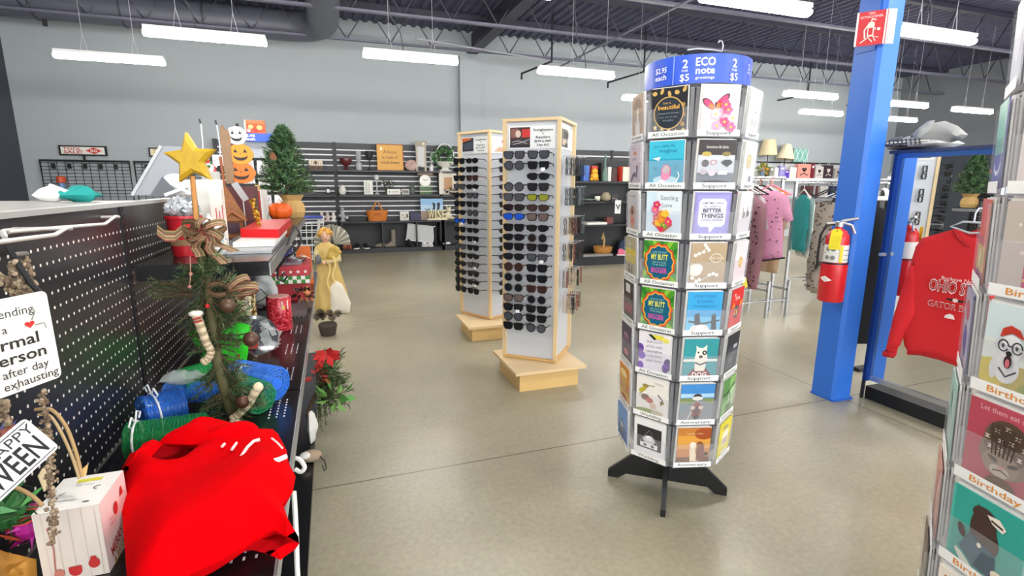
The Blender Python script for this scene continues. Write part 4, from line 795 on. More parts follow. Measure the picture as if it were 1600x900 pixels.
MB(mat('e4ddd0', .5)).box((fx0, IY, Z2s+.001), (fx1, IY+.03, Z2s+.07)).box((fx0, IY, Z2s+.43), (fx1, IY+.03, Z2s+.5)).box((fx0, IY, Z2s+.07), (fx0+.07, IY+.03, Z2s+.43)).box((fx1-.07, IY, Z2s+.07), (fx1, IY+.03, Z2s+.43)).build('frame_border', o)
MB(mat('d8cfc4', .6)).box((fx0+.07, IY+.012, Z2s+.07), (fx1-.07, IY+.02, Z2s+.43)).build('mat_board', o); MB(mat('b8906a', .6)).box((fx0+.12, IY+.008, Z2s+.1), (fx1-.1, IY+.012, Z2s+.38)).build('picture', o)
tag(leaves(MB(), (ix(703), IY-.05, Z2s+.07), (.16, .04, .06), 40, 21, .06, ('2e2420', '453029')).build('berry_garland'), 'dark brown berry garland lying before the cream picture frame', 'garland')
# third row
for i, px in enumerate((499, 508, 517.5)):
    c = MB(mat(('e8dcd8', 'd8c4c0', 'f0ece8')[i], .4)); x = ix(px)
    c.lathe([(.06, 0), (.065, .02), (.03, .05), (.045, .1), (.03, .14), (.01, .15)], (x, IY, Z3s+.001), 12).ball((x, IY, Z3s+.17), .032, 10).ball((x-.03, IY, Z3s+.09), .02, 8).ball((x+.03, IY, Z3s+.08), .02, 8)
    tag(c.build('porcelain_figurine', smooth=True), ('leftmost of three small pale figurines on the cubby top', 'middle of three small pale figurines on the cubby top', 'right of three small pale figurines on the cubby top')[i], 'figurine')
c = MB(mat('a8aab0', .3)); x = ix(532); c.lathe([(.07, 0), (.03, .05), (.06, .12), (.03, .2), (.02, .24)], (x, IY, Z3s+.001), 12).ball((x, IY, Z3s+.26), .04, 10).ball((x+.08, IY, Z3s+.08), .045, 10).ball((x-.06, IY, Z3s+.12), .03, 8)
tag(c.build('silver_figurine', smooth=True), 'silver grey figurine group beside the pale figurines', 'figurine')
box_item('flat_black_box', 'flat black box between the silver figurine and woven basket', 'box', 541, 568, Z3s, .1, '141518', None, .2)
bx = ix(587); bk = thing('woven_basket', 'orange-brown woven basket with pointed handles on the cubby top', 'basket', (bx, IY, Z3s))
wm = mat('c8742c', .7, noise=.3, scale=60, bump=.6)
MB(wm).lathe([(.19, 0), (.215, .1), (.235, .22), (.22, .225), (.2, .1), (.18, .02)], (bx, IY, Z3s+.001), 24, rx=1, ry=.55).build('basket_body', bk)
for s in (-.05, .05): MB(mat('d08a3e', .7)).tube([(bx-.12, IY+s, Z3s+.2), (bx-.02, IY+s, Z3s+.4), (bx+.03, IY+s, Z3s+.4), (bx+.12, IY+s, Z3s+.2)], .014, 6).build('handle', bk)
wv = MB(mat('4a2a16', .8))
for i in range(9): wv.cbox((bx-.16+.04*i, IY-.12+abs(i-4)**2*.003, Z3s+.16), (.014, .01, .07))
wv.build('dark_weave_band', bk)
box_item('patterned_box', 'white flowered box beneath the sky picture, left side', 'box', 623, 637, Z3s, .19, 'd8d4ca', [E_('5a5a54', .8, .5, .12, .25), E_('a8a49a', .3, .6, .1, .1), E_('a8a49a', .5, .3, .1, .1), R('f4f2ee', 0, .88, 1, 1)], .12)
box_item('navy_box', 'dark navy box between the flowered box and the sky picture', 'box', 639.5, 655, Z3s, .17, '3a3a58', None, .12)
o = box_item('sky_canvas', 'blue sky canvas with two dark bird shapes on the cubby top', 'picture', 656, 691, Z3s, .47, '7fb0dc', [R('8fbce4', 0, 0, 1, 1), R('b8d4ea', 0, .4, 1, .7), R('a08878', 0, 0, 1, .42), R('8a8078', 0, 0, 1, .12), ngon('203040', [(.52, .48), (.56, .62), (.52, .78), (.6, .84), (.66, .72), (.64, .5)]), ngon('203040', [(.72, .48), (.74, .66), (.72, .78), (.84, .84), (.88, .74), (.84, .5)]), ngon('3a3a40', [(.14, .56), (.3, .5), (.5, .6), (.3, .44)])], .03)
xw = aty(667, 280, 11.56).x; ws = thing('word_letters', 'cream freestanding letters spelling WISE before the sky canvas', 'sign', (xw+.2, 11.56, Z3s))
Mw = frame_of((1, 0, 0), (0, 0, 1), (xw, 11.56, Z3s+.035)); MB(mat('e4dcb8', .5)).box((xw-.02, 11.53, Z3s+.001), (xw+.44, 11.6, Z3s+.035)).build('letter_base', ws)
for i, (ch, u) in enumerate((('W', 0), ('I', .16), ('S', .21), ('E', .32))):
    vs, fs, tw = text_mesh(ch, .03); m = MB(mat('ddd3a4', .5)); n = len(vs); h = .2/.7*.95; sx = (.15, .035, .095, .1)[i]/max(tw, .01)
    m.add([Mw @ Vector((u+a*sx, b*h, .012)) for a, b in vs]+[Mw @ Vector((u+a*sx, b*h, -.012)) for a, b in vs], list(fs)+[tuple(n+k for k in reversed(f)) for f in fs])
    cnt = {}
    for f in fs:
        for a, b in zip(f, f[1:]+f[:1]): cnt[(a, b)] = 1
    m.add([Mw @ Vector((u+a*sx, b*h, .012)) for a, b in vs]+[Mw @ Vector((u+a*sx, b*h, -.012)) for a, b in vs], [(b, a, n+a, n+b) for (a, b) in cnt if (b, a) not in cnt])
    m.build('letter', ws)
x = ix(699); c = MB(mat('e6dcc0', .6)); c.ball((x, IY, Z3s+.09), (.09, .06, .09), 12).ball((x+.01, IY-.01, Z3s+.22), (.06, .05, .06), 12).ball((x-.05, IY, Z3s+.03), (.06, .05, .03), 8).ball((x+.09, IY, Z3s+.035), (.07, .05, .035), 8).ball((x-.03, IY, Z3s+.29), .02, 8).ball((x+.05, IY, Z3s+.28), .02, 8)
tag(c.build('cream_teddy', smooth=True), 'cream soft toy animal sitting right of the WISE letters', 'toy')
# cubbies: shoes
def shoe_mesh(mb, M, L=.27, w=.1, h=.1, sole='f0f0ee', upper='222226', heel=0.0, boot=0.0):
    k = mb.M; mb.M = M; mb.use(mat(sole, .5))
    out = [(0, -w*.38), (L*.25, -w*.36), (L*.6, -w*.5), (L*.88, -w*.4), (L, 0), (L*.88, w*.4), (L*.6, w*.5), (L*.25, w*.36), (0, w*.38)]
    mb.prism(out, 0, .022+heel*.4); mb.use(mat(upper, .55))
    m = T(0, 0, .022+heel*.4)
    secs = [(0.02, .36, .75), (L*.2, .36, 1.0), (L*.42, .4, .95), (L*.6, .46, .62), (L*.85, .4, .42), (L*.98, .12, .2)]
    vs = []
    for x_, ww, hh in secs:
        for j in range(9):
            a = PI*j/8; vs.append(m @ Vector((x_, w*ww*math.cos(a), h*hh*math.sin(a))))
    mb.add(vs, [(i*9+j, (i+1)*9+j, (i+1)*9+j+1, i*9+j+1) for i in range(len(secs)-1) for j in range(8)])
    if boot: mb.lathe([(.045, h*.5), (.05, h), (.055, boot)], (L*.2, 0, 0), 14, cap=True, rx=1, ry=.85)
    mb.M = k; return mb
def shoe(name, label, px, z, ang, group=None, y=11.68, **k):
    M = T(aty(px, 370, y).x, y, z+.002) @ rotz(ang); return tag(shoe_mesh(MB(), M, **k).build(name, smooth=True), label, 'shoe', group)
FWD = -PI/2
shoe('brown_shoe', 'left shoe of the brown leather pair in the cubby', 538, Z0s, FWD, sole='6a3a2a', upper='9a5a44', h=.16)
shoe('brown_shoe', 'right shoe of the brown leather pair in the cubby', 545, Z0s, FWD, sole='6a3a2a', upper='9a5a44', h=.16)
shoe('black_sneaker', 'left of the black sneakers with thick white soles', 558.5, Z0s, FWD-.25, upper='1a1a1e', h=.09, w=.13)
shoe('black_sneaker', 'right of the black sneakers with thick white soles', 569, Z0s, FWD+.2, upper='1a1a1e', h=.09, w=.13)
shoe('grey_shoe', 'grey strappy shoe lying left of the grey boot', 603, Z0s, PI-.5, sole='8a8474', upper='9a9484', h=.07)
shoe('ankle_boot', 'tall grey-taupe boot standing in the cubby', 618, Z0s, PI+.3, sole='4a443c', upper='7d7468', h=.12, boot=.38)
shoe('black_heel', 'black high shoe under the tilted grey panel', 634, Z0s, FWD+.6, sole='101012', upper='1c1c20', h=.15)
shoe('black_heel', 'black low shoe just left of the white slippers', 644, Z0s, FWD+.9, sole='101012', upper='1c1c20', h=.09)
shoe('white_slipper', 'left white slipper with dark bows', 661, Z0s, FWD, upper='efefee', h=.1, w=.14)
shoe('white_slipper', 'right white slipper with dark bows', 670, Z0s, FWD, upper='efefee', h=.1, w=.14)
shoe('tall_black_boot', 'tall black boot in the right cubby, left of its pair', 680, Z0s, FWD, sole='0c0c0e', upper='0e0e11', h=.12, boot=.42)
shoe('tall_black_boot', 'tall black boot in the right cubby, right of its pair', 687, Z0s, FWD, sole='0c0c0e', upper='0e0e11', h=.12, boot=.42)
shoe('white_sandal', 'white flat sandal on black sole in the right cubby', 704, Z0s, PI+.2, sole='1a1a1c', upper='e8e8ea', h=.05)
M = T(ix(631), 11.62, .265) @ Matrix.Rotation(.14, 4, 'Y')
o = MB(mat('bfc2c4', .4, noise=.08), M).box((0, 0, 0), (.6, .02, .36)).build('grey_board'); tag(o, 'tilted pale grey panel leaning inside the cubby above the shoes', 'panel')
MB(mat('eceeee', .4), M).box((-.01, -.004, -.02), (.61, .024, 0)).box((.6, -.004, 0), (.615, .024, .37)).build('white_edge', o)
# gridwall racks and tool signs
def gridwall(x0, x1, z0, z1, lab):
    t = thing('wire_grid', lab, 'grid rack', ((x0+x1)/2, 11.9, z0)); Y = 11.9
    MB(mat('1a1b1f', .4)).tube([(x0, Y, z0), (x1, Y, z0), (x1, Y, z1), (x0, Y, z1)], .022, 6, close=True).build('outer_frame', t)
    w = MB(mat('33353b', .4)); x = x0+.12
    while x < x1-.05: w.tube([(x, Y, z0), (x, Y, z1)], .006, 4); x += .125
    z = z0+.06
    while z < z1-.03: w.tube([(x0, Y, z), (x1, Y, z)], .005, 4); z += .062
    w.build('wire_mesh', t)
    for zz in (z1-.1, z0+.15):
        x = x0+.2
        while x < x1-.1: MB(mat('17171a')).cbox((x, Y-.03, zz), (.045, .05, .09)).build('hook_tab', t); x += .24
    return t
gridwall(-4.95, -3.58, .9, 1.87, 'black wire grid rack on the back wall below the red tool sign')
gridwall(-3.5, -2.3, .9, 1.87, 'black wire grid rack below the yellow tool sign')
def toolsign(x0, x1, z0, z1, c1, c2, lab, post):
    t = thing('tool_sign', lab, 'sign', ((x0+x1)/2, 11.9, z0)); Y = 11.9
    MB(mat('17171b', .4)).box((x0, Y, z0), (x1, Y+.03, z1)).build('sign_frame', t)
    W, Hh = x1-x0-.06, z1-z0-.05; M = frame_of((1, 0, 0), (0, 0, 1), (x0+.03, Y-.002, z0+.025))
    print_art(MB(mat('f2f0ea')), plane_map(M), [R('f4f2ec' if c1 != c2 else 'f2ead0', 0, 0, 1, 1), TX(c1, 'TOOL', .26, .56, .38, w=.42, bold=.02), TX(c1, 'SALE!', .27, .1, .38, w=.42, bold=.02), ngon(c2, [(.56, .5), (.75, .96), (.94, .5), (.75, .04)]), TX('f8efe8', '50', .75, .32, .36, w=.16, bold=.02)], W, Hh, .002).build('sign_face', t)
    if post: MB(mat('24252a')).tube([((x0+x1)/2, Y+.01, z0), ((x0+x1)/2, Y+.01, 1.86)], .02, 6).build('stem', t)
toolsign(-4.64, -3.91, 1.965, 2.145, 'c43a34', 'd8472f', 'white TOOL SALE sign in a black frame with a red diamond', True)
toolsign(-3.24, -2.5, 1.965, 2.14, 'd8b23a', 'd8b23a', 'white sign with faded yellow letters, behind the gold star', True)
o = MB(mat('b8bac0', .4, metal=.3)).tube([(-4.66, 11.82, 1.3), (-4.66, 11.86, 1.5)], .03, 6)
bt = thing('small_bottle', 'small blue bottle with orange cap hanging on the wire grid', 'bottle', (-4.64, 11.8, 1.34)); 
MB(mat('6f9ad0', .3)).lathe([(.05, 0), (.05, .12), (.03, .13)], (-4.64, 11.8, 1.34), 12).build('bottle_body', bt); MB(mat('d8562c', .4)).lathe([(.07, 0), (.07, .1), (.05, .12)], (-4.64, 11.8, 1.47), 12).build('cap', bt)
bpy.data.objects.remove(o.build('x')) if 0 else None
# distant third card rack behind the tree with blue header
q = aty(408, 230, 7.6); x = q.x
t = thing('card_rack', 'distant card rack with a blue header behind the stacked pumpkins', 'card rack', (x, 7.6, 0))
MB(M_BLK).box((x-.3, 7.62, 0), (x+.3, 7.66, 1.84)).build('back_frame', t)
MB(M_BLK).box((x-.3, 7.45, 0), (x+.3, 7.8, .05)).build('base', t)
hz0 = aty(408, 222, 7.6).z; hz1 = aty(408, 209, 7.6).z
hb = MB(mat('2f55c8', .4)).box((x-.26, 7.55, hz0), (x+.27, 7.62, hz1)).build('header', t)
print_art(MB(M_WHITE), plane_map(frame_of((1, 0, 0), (0, 0, 1), (x-.26, 7.549, hz0))), [TX('f0f2ff', '$2.95', .26, .55, .3, w=.26, bold=.03), TX('f0f2ff', 'each', .26, .15, .3, w=.26, bold=.03), TX('f0f2ff', 'Joy', .86, .3, .38, w=.2, bold=.03)], .53, hz1-hz0, .002).build('header_lettering', hb)
MB(mat('a8adb5', .5)).box((x-.26, 7.6, hz0-.2), (x+.27, 7.615, hz0)).build('grey_panel', t)
qq = random.Random(9)
for j in range(4):
    z = hz0-.2-.22*(j+1)
    for i in range(3):
        xx = x-.25+.175*i; p = MB(M_CLEAR).box((xx, 7.54, z), (xx+.16, 7.545, z+.12)).box((xx, 7.54, z), (xx+.16, 7.6, z+.004)).build('pocket', t)
        cc = ('eceae6', 'f2f2f0', 'e2dfe0', 'd8d4dc')[qq.randrange(4)]
        o = MB(mat(cc, .5)).box((xx+.012, 7.56, z+.005), (xx+.148, 7.575, z+.185)).build('greeting_card'); tag(o, 'pale card with grey sketch, row %s of the distant card rack, %s' % (ORD[j], ('left', 'middle', 'right')[i]), 'greeting card')
        print_art(MB(mat(cc)), plane_map(frame_of((1, 0, 0), (0, 0, 1), (xx+.012, 7.559, z+.005))), [LN('6a6a6e', [(.2, .3), (.4, .7), (.7, .5), (.8, .8)], .05), LN('8a8a8e', [(.2, .2), (.8, .2)], .05), E_('a8a8ac', .6, .4, .14, .12)], .136, .18, .002).build('printed_picture', o)
z = hz1+.001; M = frame_of((1, 0, 0), (0, 0, 1), (x-.17, 7.58, z))
o = MB(mat('c8502a', .5)).box((x-.17, 7.58, z), (x+.07, 7.62, z+.16)).build('orange_card_sign'); tag(o, 'small orange and red sign standing on the distant blue header', 'sign')
print_art(MB(mat('c8502a')), plane_map(frame_of((1, 0, 0), (0, 0, 1), (x-.17, 7.579, z))), [R('f0e8dc', 0, 0, .06, 1), R('b8643a', .06, .72, 1, 1), E_('f0c070', .3, .5, .12, .16), E_('f0c070', .72, .45, .14, .18), E_('d83a2a', .5, .3, .1, .16), E_('f8f0e0', .2, .2, .08, .12)], .24, .16, .002).build('printed_face', o)
# small picture left of pumpkins far away
p = aty(339, 245, 9); o = MB(mat('20262e')).box((p.x-.1, 8.98, p.z-.16), (p.x+.1, 9, p.z+.06)); 
fr = thing('notice_stand', 'small dark framed white notice on a post left of the stacked pumpkins', 'sign', (p.x, 9, 0)); o.build('sign_frame', fr); MB(mat('e8ecf0')).box((p.x-.06, 8.975, p.z-.13), (p.x+.09, 8.98, p.z+.03)).build('sign_face', fr); MB(M_BLACKF).tube([(p.x, 9, 0), (p.x, 9, p.z-.1)], .012, 6).lathe([(.15, 0), (.15, .01)], (p.x, 9, 0), 16).build('post', fr)
# black gondola shelf between the towers and the card rack
sh = thing('black_shelf_unit', 'black four-shelf store unit between nearer tower and tall card rack', 'shelving', (4.9, 8.6, 0))
xa, xb, ya = 4.15, 5.6, 8.45
MB(M_BLACKF).box((xa, ya+.45, 0), (xb, ya+.5, 1.93)).build('back_panel', sh)
for x in (xa, xb): MB(M_BLACKF).prism([(ya, 0), (ya+.5, 0), (ya+.5, 1.93), (ya+.3, 1.93)], x-.012, x+.012, Matrix(((0, 0, 1, 0), (1, 0, 0, 0), (0, 1, 0, 0), (0, 0, 0, 1)))).build('side_panel', sh)
for z, d in ((.16, .45), (.75, .4), (1.175, .38)): MB(M_BLACKF).box((xa+.014, ya+.45-d, z-.035), (xb-.014, ya+.45, z)).build('shelf', sh)
MB(M_BLACKF).box((xa+.014, ya+.07, 1.5), (xb-.014, ya+.45, 1.54)).build('shelf', sh); MB(M_BLACKF).box((xa+.014, ya, 0), (xb-.014, ya+.03, .13)).build('kick_plate', sh)
def on_shelf(px, z, y=8.72): return Vector((aty(px, 300, y).x, y, z+.001))
def sbox(name, label, cat, px0, px1, z, h, col, d=.12, y=8.66):
    a = on_shelf(px0, z, y); b = on_shelf(px1, z, y); return tag(MB(mat(col, .5)).box((a.x, y, z+.001), (b.x, y+d, z+h)).build(name), label, cat)
sbox('blue_toy_box', 'blue patterned box on the top shelf of the black unit', 'box', 911, 920, 1.54, .28, '3a62b0')
sbox('red_toy_box', 'red box behind the yellow toy on the black unit', 'box', 924, 933, 1.54, .28, 'c23a2e', y=8.75)
p = on_shelf(928, 1.54, 8.62); tag(MB(mat('e8a82e', .5)).ball(p+Vector((0, 0, .08)), (.08, .06, .08), 12).ball(p+Vector((0, 0, .17)), .06, 12).ball(p+Vector((.06, 0, .03)), .03, 8).ball(p+Vector((-.06, 0, .03)), .03, 8).build('yellow_toy', smooth=True), 'yellow-orange toy figure on the top shelf of the black unit', 'toy')
p = on_shelf(944, 1.54, 8.62); tag(MB(mat('5a7a70', .3)).lathe([(.05, 0), (.055, .12), (.03, .2), (.018, .26), (.018, .46), (.025, .48)], p, 14).build('green_bottle', smooth=True), 'tall green-grey glass bottle rising above the black unit', 'bottle')
sbox('black_box', 'black square box behind the tall green bottle', 'box', 938, 950, 1.54, .34, '1b1d20', y=8.76)
sbox('brown_box', 'dark brown box right of the green bottle', 'box', 955, 963, 1.54, .24, '4a2a26')
sbox('white_small_box', 'small white printed box between bottle and brown box', 'box', 949, 954, 1.54, .26, 'dcdcd8')
sbox('red_gift_box', 'bright red box with white stars on the black unit', 'box', 968, 988, 1.54, .27, 'd23c30')
p = on_shelf(919, 1.175, 8.66); tag(MB(mat('9fb0a4', .3)).lathe([(.02, 0), (.1, .01), (.17, .03), (.175, .04), (.1, .02)], p, 24).build('green_plate', smooth=True), 'pale green plate on the second shelf of the black unit', 'plate')
p = on_shelf(934, 1.175, 8.66); tag(MB(mat('e0ddd2', .4)).lathe([(.03, 0), (.05, .02), (.055, .08), (.05, .09), (.045, .03)], p, 16).build('white_cup', smooth=True), 'small white cup beside the pale green plate', 'cup')
p = on_shelf(947, 1.175, 8.66); tag(MB(mat('b0a48a', .2, alpha=.75)).lathe([(.06, 0), (.09, .03), (.095, .1), (.06, .14), (.05, .16)], p, 16).build('amber_jar', smooth=True), 'amber glass jar on the second shelf of the black unit', 'jar')
sbox('dark_lidded_box', 'dark box with white trim at the right of second shelf', 'box', 956, 966, 1.175, .12, '3a3634')
a = on_shelf(917, .75, 8.56); b = on_shelf(948, .75, 8.56); w = MB(mat('ecece6', .4)); w.box((a.x, 8.5, .751), (b.x, 8.78, .79)); w.build('white_tray'); tag(COL.objects[-1], 'long white tray on the third shelf of the black unit', 'tray')
sbox('red_brown_box', 'small red-brown box right of the white tray', 'box', 950, 960, .75, .12, '7a4040')
p = on_shelf(945, .16, 8.62); bkt = thing('fruit_basket', 'round honey-coloured wicker basket with tall handle, bottom shelf', 'basket', p)
MB(mat('b8803a', .7, noise=.3, scale=50, bump=.5)).lathe([(.12, 0), (.17, .08), (.18, .16), (.165, .165), (.14, .05)], p, 24).build('basket_body', bkt); MB(mat('c8a868', .6)).tube([p+Vector((.02, 0, .12)), p+Vector((.03, 0, .3)), p+Vector((.0, 0, .42)), p+Vector((-.02, 0, .3))], .018, 6).build('handle', bkt)
sbox('grey_book', 'flat grey book lying on the bottom shelf before the basket', 'book', 915, 962, .16, .04, '8d8a88', .14, 8.47)
p = on_shelf(966, .9, 8.36); 
# price card clipped on the edge
c0 = aty(961, 313, 8.35); tag(MB(mat('e6e8e8', .5)).box((c0.x, 8.34, c0.z-.24), (c0.x+.12, 8.346, c0.z)).box((c0.x+.03, 8.337, c0.z-.17), (c0.x+.1, 8.34, c0.z-.05)).tube([(c0.x+.06, 8.345, c0.z-.01), (c0.x+.06, 8.4, c0.z+.02), (c0.x+.06, 8.56, c0.z+.035)], .004, 5).build('hanging_card'), 'white hanging card with a V figure on the unit edge', 'card')
print_art(MB(M_WHITE), plane_map(frame_of((1, 0, 0), (0, 0, 1), (c0.x, 8.336, c0.z-.24))), [TX('2a2a2a', 'V', .5, .3, .4, bold=.02)], .12, .24, .001).build('card_mark', COL.objects[-1] if 0 else bpy.data.objects['hanging_card'])
for nm, px, zz, cl, lb in (('pink_shoe', 972, .3, 'd86a86', 'pink and white baby shoe at the right of the unit'),):
    tag(shoe_mesh(MB(), T(on_shelf(px-4, .16, 8.5)) @ rotz(-.3), .24, .1, .11, 'f0e8ea', cl).build(nm, smooth=True), lb, 'shoe')
o = MB(mat('3c4a66', .8)).puffy([(0, 0), (.22, 0), (.26, .18), (.12, .28), (.02, .2)], .04, frame_of((1, 0, 0), (0, 0, 1), on_shelf(966, .16, 8.66)+Vector((.1, .1, 0))), wr=.01); tag(o.build('blue_cloth', smooth=True), 'dark blue cloth bundle behind the pink baby shoe', 'cloth')
p = on_shelf(975, 1.54, 8.6); tag(MB(mat('e6e0cc', .6)).box((p.x-.06, 8.56, 1.541), (p.x+.08, 8.58, 1.80)).build('cream_card_pack'), 'cream card pack standing in front of the bright red box', 'card')
# ================================================================ right side: lamps, wall goods, clothes, column, mirror
def cone_lamp(px, sx, z, shade, label, h, r0, r1, tilt=0):
    x = aty(px, 250, 11.7).x; t = thing('table_lamp', label, 'lamp', (x, 11.7, z))
    MB(mat('2c2422', .4)).lathe([(.1, 0), (.1, .02), (.03, .05), (.02, .1), (.035, .18), (.015, .26), (.012, h+.05)], (x, 11.7, z), 14).build('lamp_base', t, True)
    M = T(x, 11.7, z+h) @ Matrix.Rotation(tilt, 4, 'Y')
    MB(mat(shade, .7), M).lathe([(r0, 0), (r1, .42)], n=24, cap=False).build('lamp_shade', t, True)
    MB(mat('8a7050', .4), M).ball((0, 0, .42), .02, 8).build('finial', t); return t
cone_lamp(1199, 0, 1.701, 'f0dcb4', 'left table lamp with straight cream shade on the white shelf', .62, .24, .17)
cone_lamp(1226, 0, 1.701, 'efe6c8', 'right table lamp with flared bell shade on the white shelf', .52, .26, .1, .12)
p = aty(1249, 240, 11.9); M = frame_of((1, 0, 0), (0, 0, 1), (p.x-.25, 11.85, 2.17))
o = MB(mat('7fc0b4', .6)).box((p.x-.25, 11.85, 2.17), (p.x+.28, 11.88, 2.54)).build('lattice_canvas'); tag(o, 'pale teal canvas with white lattice lines above the black rail', 'picture')
print_art(MB(M_WHITE), plane_map(frame_of((1, 0, 0), (0, 0, 1), (p.x-.25, 11.849, 2.17))), [LN('f0f6f4', [(-.1+.1*k, .5+.46*s*math.sin(k*.9)) for k in range(13)], .035) for s in (1, -1)], .53, .37, .002, clip=True).build('lattice_print', o)
goods = [('flower_bouquet', 1164, 1181, .32, 'b8c46a', 'yellow-green artificial bouquet at left on the white shelf'), ('sunflower_bouquet', 1184, 1200, .38, 'e8a81e', 'bright yellow-orange flower bunch under the left lamp')]
for nm, a, b, h, c, lb in goods:
    x = aty((a+b)/2, 262, 11.6).x; m = leaves(MB(), (x, 11.6, 1.7+h*.6), (.14, .1, h*.4), 70, 31, .1, (c, c, '4f7a3a', '8fb04a')); m.use(mat('7d94a8', .4)).lathe([(.06, 0), (.08, .16)], (x, 11.6, 1.701), 12)
    tag(m.build(nm), lb, 'flowers')
gi = [(1202, 1208, .3, '8d8f84', 'grey gift bag', 'bag'), (1209, 1215, .28, 'e6e6e2', 'white box tilted slightly', 'box'), (1217, 1225, .34, '9c94d0', 'lilac bag with a white peak', 'bag'), (1225, 1232, .22, '5a38b8', 'deep violet bag', 'bag'), (1233, 1243, .3, 'efe2dc', 'white and pink bag', 'bag'), (1245, 1265, .4, 'e49a8c', 'coral pink patterned large bag', 'bag'), (1266, 1271, .42, '7a2230', 'narrow dark maroon box', 'box'), (1273, 1285, .34, 'd8d0cc', 'white bag with dark sketch print', 'bag'), (1286, 1300, .38, '3a2c34', 'black and white heart printed bag', 'bag'), (1303, 1314, .3, 'b0aaa6', 'grey framed print', 'frame')]
for i, (a, b, h, c, lb, cat) in enumerate(gi):
    dark = '2a2428' if c not in ('3a2c34', '7a2230') else 'd8d0cc'
    art = [ngon(dark, heart(.5, .6, .2)), LN(dark, [(.2, .2), (.5, .35), (.8, .2)], .06)] if i > 4 and i != 6 else [R('f2f2f2', .2, .7, .8, .85)]
    o = box_item('gift_bag' if cat == 'bag' else 'framed_print', lb+' on the white shelf', cat, a, b, 1.7, h, c, [R(c, 0, 0, 1, 1)]+art, .1, y=11.6)
    if cat == 'bag': MB(mat('e8e0da', .6)).tube([(o.location.x-.04, 11.62, 1.7+h), (o.location.x-.03, 11.62, 1.78+h), (o.location.x+.03, 11.62, 1.78+h), (o.location.x+.04, 11.62, 1.7+h)], .006, 5).build('handle', o)
for a, b, c, lb in ((1160, 1172, '2c2c34', 'dark bag'), (1176, 1188, 'b8b4b0', 'grey basket'), (1262, 1280, '5a2c2c', 'maroon box'), (1284, 1296, 'c0bcb8', 'pale crate'), (1300, 1316, '2a3458', 'navy box')):
    box_item('stored_'+lb.split()[1], lb+' on the lower board of the white shelving', lb.split()[1], a, b, 1.14, .34, c, None, .2, y=11.58)
# clothes racks
def rack_frame(name, label, x0, x1, y, z, legs, feet=.28):
    t = thing(name, label, 'clothes rack', ((x0+x1)/2, y, 0))
    MB(M_CHROME).tube([(x0, y, z), (x1, y, z)], .016, 10).ball((x1+.01, y, z), .03, 10).build('hanging_rail', t, True)
    for x in legs:
        MB(M_CHROME).box((x-.014, y-feet, .3), (x+.014, y+feet, .325)).build('side_bar', t)
        for f_ in (-feet, feet): MB(M_CHROME).box((x-.014, y+f_-.014, 0), (x+.014, y+f_+.014, .42)).build('leg', t)
    for x in (x0+.02, x1-.0): MB(M_CHROME).box((x-.014, y-.014, 0), (x+.014, y+.014, z)).build('upright', t)
    MB(M_CHROME).tube([(x0, y, .312), (x1, y, .312)], .01, 6).build('base_bar', t)
    MB(M_CHROME).tube([(legs[0]-.5, y-feet, .2), (legs[1], y-feet, .2)], .012, 6).build('lower_bar', t); MB(M_CHROME).tube([(legs[0]-.5, y+feet, .2), (legs[1], y+feet, .2)], .012, 6).build('cross_bar', t)
    return t
rack_frame('clothes_rack', 'chrome clothes rack right of the tall card rack, pink dress at its end', 3.92, 4.88, 4.63, 1.55, (4.54, 4.83))
rack_frame('clothes_rack', 'chrome clothes rack behind the blue column with patterned trousers', 5.36, 6.95, 4.9, 1.5, (6.5, 6.85))
def hanger(M, col, label, rail=0.03, w=.21, group=None):
    m = MB(mat(col, .4), M)
    m.tube([(0, -w, -.16), (0, -w*.5, -.11), (0, -.02, -.065), (0, .02, -.065), (0, w*.5, -.11), (0, w, -.16)], .008, 6)
    m.tube([(0, -w, -.16), (0, w, -.165)], .005, 6)
    m.tube([(0, 0, -.065), (0, 0, -.02), (0, .018, .0), (0, .022, .02), (0, .0, .034), (0, -.022, .02), (0, -.024, .008)], .0035, 6)
    return tag(m.build('clothes_hanger', smooth=True), label, 'hanger', group)
TOP = [(-.2, -.2), (-.06, -.12), (.06, -.12), (.2, -.2), (.28, -.52), (.2, -.56), (.16, -.4), (.17, -.72), (-.17, -.72), (-.16, -.4), (-.2, -.56), (-.28, -.52)]
DRESS = [(-.19, -.18), (-.07, -.12), (.07, -.12), (.19, -.18), (.27, -.42), (.19, -.46), (.15, -.38), (.2, -.85), (.0, -.88), (-.2, -.83), (-.15, -.38), (-.19, -.46), (-.27, -.42)]
PANTS = [(-.18, -.2), (.18, -.2), (.19, -.5), (.16, -1.05), (.03, -1.06), (0, -.5), (-.03, -1.06), (-.16, -1.05), (-.19, -.5)]
PANTSF = [(-.15, -.18), (.15, -.18), (.16, -.75), (.12, -1.12), (-.12, -1.12), (-.16, -.75)]
PLAIN = [(-.2, -.19), (-.07, -.12), (.07, -.12), (.2, -.19), (.22, -.5), (.18, -.82), (-.18, -.82), (-.22, -.5)]
